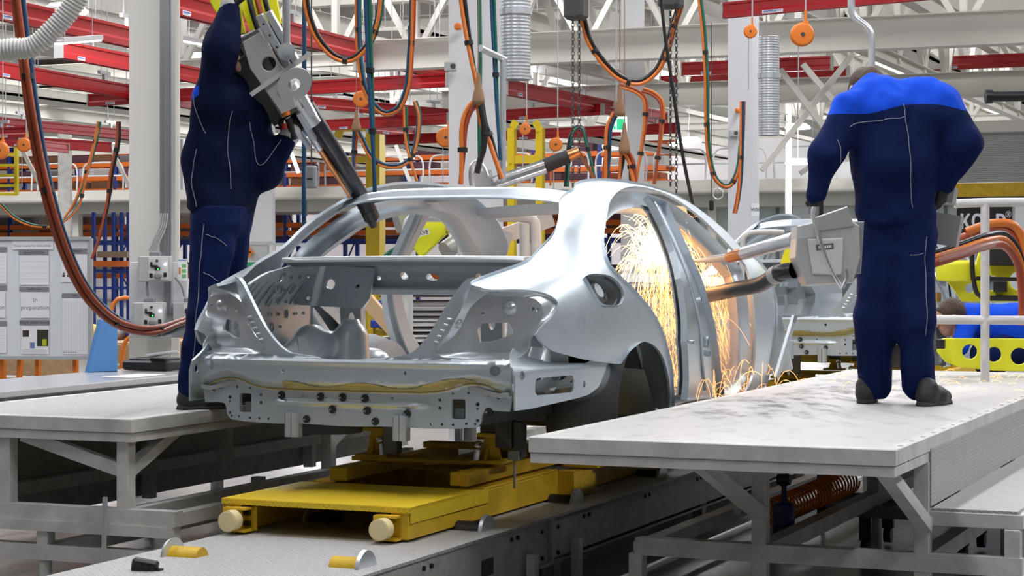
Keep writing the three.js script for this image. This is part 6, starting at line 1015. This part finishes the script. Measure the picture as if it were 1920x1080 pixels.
for (const [label, p, w] of [['wooden crate behind the team board, left one', [-5.674,0.591,-5.443], 0.9], ['wooden crate behind the blue stand', [-5.512,0.638,-6.595], 0.7], ['wooden crate right of the left column', [-5.138,0.652,-6.753], 0.5]]) solo('wooden_crate', label, 'crate', [...[0, 1, 2].map((i) => cham(w, 0.16, 0.03, 0.004, p[0], p[1] - 0.18 * i + 0.02, p[2])), cham(w, 0.02, 0.5, 0.003, p[0], p[1] + 0.105, p[2] - 0.25), box(0.06, 0.9, 0.04, p[0] - w / 2 + 0.05, p[1] - 0.35, p[2] - 0.03), box(0.06, 0.9, 0.04, p[0] + w / 2 - 0.05, p[1] - 0.35, p[2] - 0.03)], M.wood, 'wooden crates');
for (const [label, pts] of [['orange bent tube of a trolley between desk and left column', [[-4.132,-0.087,-4.463],[-4.132,0.823,-4.463],[-4.104,0.881,-4.475],[-4.05,0.908,-4.498]]], ['orange bent tube of a trolley right of the left column', [[-3.834,-0.087,-4.589],[-3.834,0.869,-4.589],[-3.798,0.908,-4.604],[-3.73,0.923,-4.632]]], ['low orange cart rail behind the left column', [[-5.059,-0.089,-5.701],[-5.059,1.101,-5.701],[-5.019,1.144,-5.718],[-4.863,1.144,-5.783]]]]) solo('trolley_tube', label, 'trolley', [tube(pts, 0.017, 24, 10)], M.orange);
// clutter of wrapped parts on trolleys behind the desk
{
  const p = [-6.593,0.688,-8.311], t = thing('parts_table', 'low orange table heaped with wrapped parts behind the left column', 'table', [p[0], FY, p[2]]), h = p[1] - FY;
  mesh('top', [box(1.6, 0.04, 0.9, 0.1, h - 0.02, 0)], M.orange, t); for (const [x, z] of [[-0.65, -0.4], [0.85, -0.4], [-0.65, 0.4], [0.85, 0.4]]) mesh('leg', [span(x - 0.03, x + 0.03, 0, h - 0.04, z - 0.03, z + 0.03)], M.orange, t);
  for (let i = 0; i < 12; i++) { const r = rnd(0.09, 0.16); solo('wrapped_part', `${i % 4 === 3 ? 'yellow' : i % 5 === 4 ? 'blue' : 'grey'} wrapped part, ${['first', 'second', 'third', 'fourth', 'fifth', 'sixth'][i % 6]} from left in the ${i < 6 ? 'back' : 'front'} row on the orange table`, 'part', [new THREE.IcosahedronGeometry(r, 1).scale(1.3, 0.7, 1).rotateY(rnd(0, 3)).translate(p[0] - 0.55 + (i % 6) * 0.26, p[1] + r * 0.68, p[2] + (i < 6 ? -0.2 : 0.22))], i % 4 === 3 ? M.yellow : i % 5 === 4 ? M.blueRack : M.plasticGrey, 'wrapped parts behind the column'); }
}

// ---------------------------------------------------------------- guard rails near the line
function hoop(label, pts, posts, r, bottom) {
  const t = thing('guard_rail', label, 'guard rail', [0, 0, 0], 0, 'cream tube guard rails');
  mesh('top_rail', [tube(pts, r, 60, 12)], M.cream, t);
  for (const [a, b] of posts) mesh('post', [rod(a, b, r, r, 12)], M.cream, t);
  if (bottom) mesh('middle_rail', [rod(bottom[0], bottom[1], r, r, 12)], M.cream, t);
}
hoop('cream tube guard rail beyond the car, seen through the rear window', [[-1.328,1.074,-3.363],[-1.328,1.601,-3.363],[-1.322,1.674,-3.366],[-1.292,1.707,-3.378],[-1.219,1.713,-3.409],[-1.097,1.713,-3.46],[-0.915,1.713,-3.537],[-0.657,1.71,-3.645],[-0.611,1.694,-3.664],[-0.599,1.634,-3.669],[-0.599,1.074,-3.669]], [[[-1.012,1.713,-3.496], [-1.012,0.744,-3.496]], [[-1.328,1.074,-3.363], [-1.328,0.547,-3.363]], [[-0.66,1.667,-3.644], [-0.66,0.744,-3.644]]], 0.034);
hoop('cream tube guard rail at the right edge in front of the yellow gun', [[1.863,1.78,-4.269],[2.01,1.787,-4.331],[2.363,1.79,-4.479]], [[[2.03,1.784,-4.339], [2.03,0.702,-4.339]]], 0.027, [[1.73,1.088,-4.213], [2.363,1.082,-4.479]]);
solo('guard_rail', 'low cream tube hoop left of the second car', 'guard rail', [tube([[-0.011,-0.098,-6.194],[-0.011,1.516,-6.194],[-0.004,1.609,-6.197],[0.025,1.64,-6.209],[0.16,1.651,-6.265],[0.266,1.647,-6.31]], 0.02, 40, 10)], M.cream, 'cream tube guard rails');
solo('frame_tube', 'grey square tube frame behind the left worker with an orange cross', 'frame', [beam([-4.588,1.596,-6.983], [-4.379,1.596,-7.071], 0.03, 0.03), beam([-4.429,1.596,-7.05], [-4.429,-0.098,-7.05], 0.03, 0.03), beam([-4.379,1.587,-7.071], [-4.013,1.587,-7.225], 0.025, 0.025), slab([[-0.09,-0.068],[0.081,-0.068],[0.081,0.077],[-0.09,0.077]], 0.01, [-4.504,1.51,-7.018], camX, [0, 1, 0])], M.plasticGrey);
{ const p = [-4.543,1.519,-6.969]; solo('orange_cross', 'small orange plus sign beside the left worker', 'sign', [box(0.085, 0.016, 0.01, ...p), box(0.016, 0.085, 0.01, ...p)], M.orange); }
solo('green_sign', 'small green sign below the grey frame beside the left worker', 'sign', [box(0.2, 0.05, 0.01, ...[-4.479,1.411,-6.975])], mat(lin(0.02, 0.3, 0.14), 0.5));
{ const t = thing('yellow_gantry', 'tall yellow steel gantry in front of the racking left of the white column', 'gantry', [0, 0, 0]), m = mat(lin(0.6, 0.44, 0.02), 0.5); mesh('post', [beam([-13.907,4.077,-28.016], [-13.907,-0.079,-28.016], 0.26, 0.26)], m, t); mesh('post', [beam([-14.939,4.21,-29.751], [-14.939,-0.076,-29.751], 0.12, 0.12)], m, t); mesh('top_beam', [beam([-14.554,4.131,-27.744], [-13.819,4.152,-28.053], 0.15, 0.15)], m, t); mesh('brace', [beam([-14.554,4.131,-27.744], [-14.632,3.939,-27.711], 0.15, 0.15)], m, t); mesh('cross_bar', [beam([-14.407,3.493,-27.806], [-13.887,3.514,-28.024], 0.12, 0.12)], m, t); }
{ const t = thing('yellow_portal', 'yellow portal frame right of the white centre column', 'frame', [0, 0, 0]); const m = mat(lin(0.66, 0.48, 0.01), 0.5); for (const x of [960, 1013]) mesh('post', [beam([-7.546,3.453,-19.841], [-7.546,-0.087,-19.841], 0.11, 0.11).translate(...V([-7.157,2.975,-20.004]).sub(V([-7.546,2.975,-19.841])).multiplyScalar(x > 1000 ? 1 : 0).toArray())], m, t); mesh('top_brace', [beam([-7.546,3.453,-19.841], [-7.487,3.549,-19.865], 0.11, 0.11)], m, t); mesh('cross_bar', [beam([-7.583,2.975,-19.825], [-7.142,2.991,-20.01], 0.12, 0.12)], m, t); mesh('top_brace', [beam([-7.157,3.413,-20.004], [-7.23,3.549,-19.973], 0.11, 0.11)], m, t); }
{ const t = thing('yellow_ladder', 'yellow ladder beside the left mezzanine railing', 'ladder', [0, 0, 0]); const m = mat(lin(0.8, 0.66, 0.02), 0.5); mesh('rail', [beam([-38.965,5.512,-50.031], [-38.965,3.82,-50.031], 0.12, 0.12)], m, t); mesh('rail', [beam([-39.6,5.512,-49.765], [-39.6,3.82,-49.765], 0.12, 0.12)], m, t); for (const y of [290, 310, 329, 348, 364]) mesh('rung', [beam([-39.6,5.233,-49.765], [-38.965,5.233,-50.031], 0.1, 0.1).translate(0, (290 - y) * 70 / 3763, 0)], m, t); }

// ---------------------------------------------------------------- mezzanine, railing, racking
{
  const t = thing('mezzanine', 'cream steel mezzanine walkway spanning the far end of the hall', 'walkway', [0, 0, 0]);
  mesh('floor_beam', [span(-65, 10, 4.02, 4.38, -60, -60.3)], M.creamPlain, t); mesh('slab', [span(-65, 10, 4.1, 4.3, -60.3, -65)], M.creamPlain, t);
  mesh('lower_beam', [span(-65, 10, 3.5, 3.92, -60.6, -61)], M.creamPlain, t); mesh('soffit', [span(-65, 10, 3.45, 3.5, -60.6, -65)], M.creamPlain, t);
  mesh('toe_pipe', [rod([-65, 3.98, -59.9], [10, 3.98, -59.9], 0.12, 0.12, 12)], M.creamPlain, t);
  for (let x = -62; x < 10; x += 9) mesh('support', [span(x - 0.15, x + 0.15, FY, 3.5, -60.7, -61)], M.creamPlain, t);
  const r = thing('mezzanine_railing', 'white tube railing with rounded panels along the far mezzanine', 'railing', [0, 0, 0]);
  const sec = (x) => tube([[x + 0.1, 4.4, -59.95], [x + 0.1, 5.2, -59.95], [x + 0.22, 5.42, -59.95], [x + 0.5, 5.47, -59.95], [x + 1.6, 5.47, -59.95], [x + 1.88, 5.42, -59.95], [x + 2.0, 5.2, -59.95], [x + 2.0, 4.4, -59.95]], 0.035, 30, 6);
  for (let x = -52; x < 6; x += 2.2) { const s = mesh('panel', [sec(x)], M.white, r); mesh('middle_bar', [rod([x + 0.1, 4.95, -59.95], [x + 2.0, 4.95, -59.95], 0.03, 0.03, 6)], M.white, s); }
}
{
  const up = (x, z, h) => span(x - 0.07, x + 0.07, FY, h, z - 0.07, z + 0.07);
  const levels = [0.9, 2.35, 2.72, 3.05, 4.62, 5.15, 5.75, 6.3, 6.9];
  let n = 0; const words = ['first', 'second', 'third', 'fourth', 'fifth', 'sixth', 'seventh', 'eighth', 'ninth', 'tenth', 'eleventh', 'twelfth'];
  const postG = new THREE.BoxGeometry(0.14, 7.4, 0.14).translate(0, 3.6, 0), beamG = new THREE.BoxGeometry(2.66, 0.2, 0.1), boxG = new THREE.BoxGeometry(1, 1, 1);
  const cart = [mat(lin(0.2, 0.1, 0.05), 0.8), mat(lin(0.18, 0.18, 0.2), 0.7), mat(lin(0.45, 0.45, 0.43), 0.7), mat(lin(0.12, 0.05, 0.08), 0.7), mat(lin(0.3, 0.08, 0.03), 0.8)];
  for (let x = -54; x < -23; x += 2.8) {
    const t = thing('pallet_rack', `blue and orange pallet rack bay, ${words[n]} from the left along the far racking`, 'rack', [x, 0, -66], 0, 'far pallet racking'); n++;
    for (const z of [0, -1.1]) { const q = mesh('upright', postG, M.blueRack, t); q.position.z = z; }
    mesh('bracing', Array.from({ length: 6 }, (_, i) => beam([0, 0.2 + i * 1.2, i % 2 ? 0 : -1.1], [0, 1.4 + i * 1.2, i % 2 ? -1.1 : 0], 0.05, 0.05)), M.blueRack, t).userData.kind = 'stuff';
    for (const y of levels) for (const z of [0, -1.1]) { const q = mesh('beam', beamG, y === 2.35 ? M.blueRack : M.orangeRack, t); q.position.set(1.4, y, z + 0.05); }
    mesh('mesh_panel', [span(0.1, 2.7, 0.3, 0.32, -1.15, -1.17)], M.blueRack, t);
    levels.forEach((y, li) => { for (let k = 0; k < 2; k++) if (rnd() < 0.9) { const w = rnd(0.8, 1.2), h = Math.min(rnd(0.25, 0.5), (levels[li + 1] ?? 9) - y - 0.22), ci = Math.floor(rnd(0, 5)); solo('pallet_load', `${['brown carton', 'dark grey box', 'pale box', 'dark purple box', 'rust-coloured box'][ci]}, ${k ? 'right' : 'left'} load on the ${words[li]} shelf from below of the ${words[n - 1]} rack bay`, 'box', boxG.clone().scale(w, h, 0.9).translate(x + 0.7 + k * 1.35, y + 0.1 + h / 2, -66.5), cart[ci], 'loads on the far racking'); } });
  }
}
// nearer rack bay behind the left column
for (const [x0, label] of [[0, 'nearer blue rack frame with brown shelves left of the cream column']]) {
  const t = thing('pallet_rack', label, 'rack', [0, 0, 0], 0, 'far pallet racking'), d = 46;
  for (const x of [176, 197, 213, 228, 241]) mesh('upright', [beam([-22.577,2.606,-30.883], [-22.577,0.014,-30.883], 0.07, 0.07).translate(...V([-21.844,1.359,-31.19]).sub(V([-22.577,1.359,-30.883])).multiplyScalar((x - 176) / 65).toArray())], M.blueRack, t);
  for (const y of [456, 508, 540]) mesh('cross_tie', [beam([-22.622,1.897,-30.864], [-21.799,1.897,-31.209], 0.05, 0.06).translate(0, (456 - y) * 46 / 3763, 0)], M.blueRack, t);
  mesh('shelf', [beam([-22.475,1.64,-30.925], [-21.833,1.64,-31.195], 0.5, 0.14)], cartonMat(), t); mesh('shelf', [beam([-22.554,1.42,-30.892], [-21.833,1.42,-31.195], 0.3, 0.13)], M.orangeRack, t);
}
function cartonMat() { return mat(lin(0.3, 0.2, 0.13), 0.8); }
// bright wall panels and glazing behind the racks and at right
struct('wall_inner', [span(-60, -8, FY, 8.5, -72, -72.2)], mat(lin(0.7, 0.72, 0.74), 0.6));
{
  const t = thing('partition_wall', 'pale green glazed partition under the right part of the mezzanine', 'partition', [0, 0, 0]);
  for (let i = 0; i < 14; i++) { const x = -21 + i * 1.5; mesh('panel', [span(x, x + 1.4, FY, 3.45, -62.4, -62.5)], mat(lin(0.66, 0.76, 0.74), 0.3), t); mesh('mullion', [span(x + 1.4, x + 1.5, FY, 3.45, -62.3, -62.5)], M.plasticMid, t); }
}
{
  const t = thing('roller_shutter', 'grey ribbed roller shutter with yellow bottom band at the right edge', 'shutter', [0, 0, 0]), d = 34;
  const a = V([-2.18,2.775,-26.432]), w = 3.4;
  for (let i = 0; i < 26; i++) mesh('slat', [rod([a.x - 0.4, a.y + 0.035 + i * 0.032, a.z], [a.x + w, a.y + 0.035 + i * 0.032, a.z - 0.0], 0.018, 0.018, 8)], M.plasticGrey, t);
  mesh('bottom_band', [span(a.x - 0.4, a.x + w, a.y - 0.22, a.y + 0.01, a.z + 0.02, a.z - 0.03)], M.yellow, t);
  mesh('lintel', [span(a.x - 0.6, a.x + w + 0.4, a.y + 0.86, a.y + 1.05, a.z + 0.1, a.z - 0.1)], M.creamPlain, t);
  mesh('black_sill', [span(a.x - 0.4, a.x + w, a.y - 0.27, a.y - 0.22, a.z + 0.02, a.z - 0.03)], M.black, t);
  const tx = textTex(512, 256, (x, W, H) => { x.fillStyle = '#0b0b0c'; x.fillRect(0, 0, W, H); x.fillStyle = '#d5d8e2'; x.font = 'bold 170px sans-serif'; x.textAlign = 'center'; x.fillText('KOLD', W / 2 - 14, 176); x.font = '70px sans-serif'; x.fillText('®', W - 36, 84); });
  plate('banner', scene, [-0.353,1.952,-18.523], camX, [0, 1, 0], 0.72, 0.42, tx); scene.children.at(-1).userData = { label: 'black banner with white letters KOLD behind the guard rail', category: 'banner' }; scene.children.at(-1).name = 'banner';
  solo('white_pillar', 'white pillar right of the black banner at the picture edge', 'pillar', [span(...[0, 0.3].map((k) => V([0.01,1.938,-18.675]).x + k), FY, 2.2, V([0.01,1.938,-18.675]).z, V([0.01,1.938,-18.675]).z - 0.3)], M.white);
}
{ // crouching worker behind the right guard rail
  const t = thing('person', 'crouching person in a bright blue shirt behind the guard rail at the right edge', 'person'), hd = headGeos([1.431,1.039,-6.474], [-0.8, -0.3, 0.4], [0.2, 1, 0]);
  const b = mesh('body', hd.head, MP.skin, t); mesh('hair', hd.hair, MP.hair, b);
  mesh('shirt', skin([[[1.528,1.002,-6.623], [1.859,0.967,-6.653], 0.14, 0.16], [[1.553,0.982,-6.416], [1.53,0.843,-6.298], 0.07, 0.06], [[1.859,0.967,-6.653], [1.963,0.797,-6.697], 0.16, 0.15]], { cell: 0.014, k: 0.08, fold: 0.006 }), MP.royal, t);
  mesh('trousers', skin([[[1.928,0.835,-6.682], [1.701,0.788,-6.37], 0.14, 0.1], [[1.701,0.788,-6.37], [1.753,0.483,-6.501], 0.1, 0.08]], { cell: 0.014, k: 0.06 }), MP.navy2, t);
}
// exit signs
for (const [label, p, w, h] of [['green running-man exit sign on the column behind the left worker', [-8.796,2.462,-14.76], 0.15, 0.1], ['large green exit sign hanging behind the leather cones', [-7.453,3.787,-24.218], 0.34, 0.26], ['small green exit sign left of the right worker', [-5.88,3.333,-31.386], 0.22, 0.26]]) {
  const t = thing('exit_sign', label, 'exit sign', [0, 0, 0], 0, 'green exit signs');
  const tx = textTex(128, 96, (x, W, H) => { x.fillStyle = '#e8fff2'; x.fillRect(0, 0, W, H); x.fillStyle = '#2fbf86'; x.fillRect(62, 14, 54, 68); x.fillStyle = '#2fbf86'; x.beginPath(); x.arc(36, 26, 9, 0, 7); x.fill(); x.fillRect(26, 38, 20, 26); x.fillRect(16, 62, 14, 20); x.fillRect(40, 60, 16, 20); });
  mesh('case', [slab([[-w / 2, -h / 2], [w / 2, -h / 2], [w / 2, h / 2], [-w / 2, h / 2]], 0.04, V(p).addScaledVector(V(0.387, 0, 0.922), -0.045).toArray(), camX, [0, 1, 0])], M.white, t);
  plate('face', t, p, camX, [0, 1, 0], w, h, tx, { glow: 0.7 });
  if (p[1] > 2.6) hangFrom(t, [[p[0] - 0.02, p[1] + h / 2 - 0.01, p[2] - 0.03]], 0.006);
}

// ---------------------------------------------------------------- overhead steelwork
{
  const longi = [], cross = [];
  for (let x = -34; x <= 8; x += 3.5) struct('trim_roof_beam', ibeam([x, 5.75, -12], [x, 5.75, -64.5], 0.22, 0.34), M.creamPlain);
  for (let z = -18; z >= -63; z -= 5.5) struct('trim_cross_beam', ibeam([-48, 6.2, z], [14, 6.2, z], 0.3, 0.5), M.creamPlain);
  for (let x = -32.2; x <= 6; x += 7) struct('trim_tray', [span(x, x + 0.9, 5.28, 5.34, -22, -64), span(x, x + 0.02, 5.28, 5.4, -22, -64), span(x + 0.88, x + 0.9, 5.28, 5.4, -22, -64)], M.creamPlain);
  // lattice trusses over the right half
  const truss = (a, b, h, n, k) => {
    const A = V(a), Bv = V(b), o = [ibeam(a, b, 0.2, 0.2), ibeam([a[0], a[1] + h, a[2]], [b[0], b[1] + h, b[2]], 0.2, 0.2)].flat(); const up = V(0, h, 0);
    for (let i = 0; i < n; i++) { const p = A.clone().lerp(Bv, i / n), q = A.clone().lerp(Bv, (i + 1) / n), m = p.clone().lerp(q, 0.5).add(up); o.push(beam(p.toArray(), m.toArray(), 0.09, 0.09), beam(m.toArray(), q.toArray(), 0.09, 0.09), beam(p.toArray(), p.clone().add(up).toArray(), 0.1, 0.1)); }
    struct('trim_truss', o, M.creamPlain);
  };
  truss([-14, 4.72, -21], [9, 4.72, -21], 1.25, 16); truss([-16, 5.0, -33], [12, 5.0, -33], 1.6, 16); truss([-20, 5.2, -45], [14, 5.2, -45], 1.8, 16);
  truss([1.2, 4.5, -14], [1.2, 4.5, -44], 1.2, 16); truss([-3.2, 4.9, -20], [-3.2, 4.9, -60], 1.3, 18); truss([-8.5, 4.9, -20], [-8.5, 4.9, -60], 1.3, 18);
  struct('trim_gantry', ibeam([-9, 4.35, -17.5], [8, 4.35, -17.5], 0.3, 0.42), M.creamPlain); struct('trim_gantry', ibeam([-12, 4.5, -27], [9, 4.5, -27], 0.3, 0.42), M.creamPlain);
  // X-bracing right of the right column
  const xb = (a, b) => struct('trim_brace', [beam(a, b, 0.085, 0.085)], M.creamPlain);
  xb([-3.856,4.33,-21.39], [-2.9,2.975,-21.791]); xb([-2.865,4.58,-21.915], [-4.133,2.82,-21.382]); xb([-3.794,4.509,-22.501], [-3.224,3.768,-22.74]); xb([-3.302,3.418,-23.792], [-4.086,2.866,-23.462]);
  // slanted struts on the left
  xb([-24.087,4.024,-30.249], [-23.524,2.826,-30.485]); xb([-22.25,4.146,-31.02], [-21.765,3.07,-31.224]); xb([-18.53,4.354,-32.582], [-18.249,3.498,-32.7]); xb([-16.197,4.146,-33.561], [-15.882,3.254,-33.694]); xb([-12.346,3.875,-30.84], [-12.171,3.262,-30.914]);
}
// lamps in view under the steel: tube lamps and round lights
function tubeLamp(label, a, b) {
  const t = thing('tube_lamp', label, 'lamp', [0, 0, 0], 0, 'tube lamps under the steelwork'); mesh('housing', [beam(a, b, 0.14, 0.06)], M.white, t);
  const d = V(0, -0.04, 0); hangFrom(t, [V(a).lerp(V(b), 0.15).toArray(), V(a).lerp(V(b), 0.85).toArray()], 0.006);
  mesh('tube', [beam(V(a).add(d).toArray(), V(b).add(d).toArray(), 0.1, 0.02)], M.lamp, t);
  const m = V(a).add(V(b)).multiplyScalar(0.5), l = new THREE.RectAreaLight(LAMP.colour, 10, 0.12, len(a, b)); l.position.copy(m).add(V(0, -0.07, 0)); const dir = V(b).sub(V(a)); l.rotation.set(-Math.PI / 2, 0, Math.atan2(dir.x, dir.z)); l.name = 'light'; t.add(l);
}
tubeLamp('bright tube lamp at the far left behind the white hose', [-10.986,4.041,-11.889], [-11.001,4.217,-12.967]); tubeLamp('bright tube lamp left of the cream column', [-10.222,4.092,-12.21], [-10.364,4.244,-13.235]); tubeLamp('tube lamp between the cream column and the left worker', [-10.453,4.455,-15.366], [-10.023,4.369,-15.547]);
for (const [label, p] of [['round white lamp behind the white hose', [-11.336,4.688,-13.911]], ['round white lamp right of the copper electrode', [-17.323,4.972,-32.004]], ['round white lamp right of the centre column', [-12.967,4.9,-33.833]], ['round white lamp behind the right column', [-9.693,4.17,-35.208]], ['round white lamp left of the right worker, upper', [-7.699,4.537,-37.13]], ['round white lamp left of the right worker, lower', [-7.699,3.73,-37.13]]]) {
  const t = thing('round_lamp', label, 'lamp', p, 0, 'round lamps in the far hall'); mesh('housing', [lathe([[0, 0.1], [0.2, 0.1], [0.3, 0.02], [0.3, 0]], 20)], M.white, t); mesh('diffuser', [rod([0, -0.02, 0], [0, 0, 0], 0.28, 0.28, 20)], M.lamp, t); hangFrom(t, [[0, 0.1, 0]], 0.008);
  const l = new THREE.PointLight(LAMP.colour, 20, 0, 2); l.position.set(0, -0.12, 0); l.name = 'light'; t.add(l);
}

// stored parts seen through the boot opening, beyond the left platform
{
  const t = thing('parts_stillage', 'yellow stillage with stacked dark panels seen through the boot opening', 'stillage', [0, 0, 0]), m = mat(lin(0.7, 0.48, 0.02), 0.5);
  for (const x of [0, 1]) mesh('post', [beam(x ? [-2.749,1.482,-6.128] : [-2.931,1.482,-6.052], x ? [-2.749,-0.1,-6.128] : [-2.931,-0.1,-6.052], 0.05, 0.05)], m, t);
  for (const y of [0, 1, 2]) mesh('cross_bar', [beam([-2.958,1.049,-6.041], [-2.73,1.053,-6.136], 0.04, 0.045).translate(0, -0.16 * y, 0)], m, t);
  for (let i = 0; i < 15; i++) mesh('panel_blank', [beam([-3.042,1.209,-6.439], [-2.446,1.209,-6.69], 0.5, 0.012).translate(0, -0.042 * i, 0)], i % 3 ? M.dark : M.zinc, t);
  for (let i = 0; i < 4; i++) mesh('blue_bin', [cham(0.16, 0.06, 0.2, 0.008, ...[-2.792,1.113,-6.002]).translate(0, -0.15 * i, 0)], M.blueRack, t);
  for (const x of [0, 1]) mesh('base_leg', [beam(x ? [-2.477,0.554,-6.677] : [-3.015,0.554,-6.451], x ? [-2.477,-0.105,-6.677] : [-3.015,-0.105,-6.451], 0.05, 0.05)], M.dark, t);
  solo('wooden_plank', 'pale wooden plank leaning diagonally, seen through the boot opening', 'plank', [beam([-2.6,1.214,-5.215], [-1.986,0.684,-5.039], 0.03, 0.11)], mat(lin(0.6, 0.42, 0.24), 0.7));
}

scene.traverse((o) => { if (o.isMesh) { o.castShadow = true; o.receiveShadow = true; } if (o.isLight) o.castShadow = true; });
renderer.render(scene, camera);
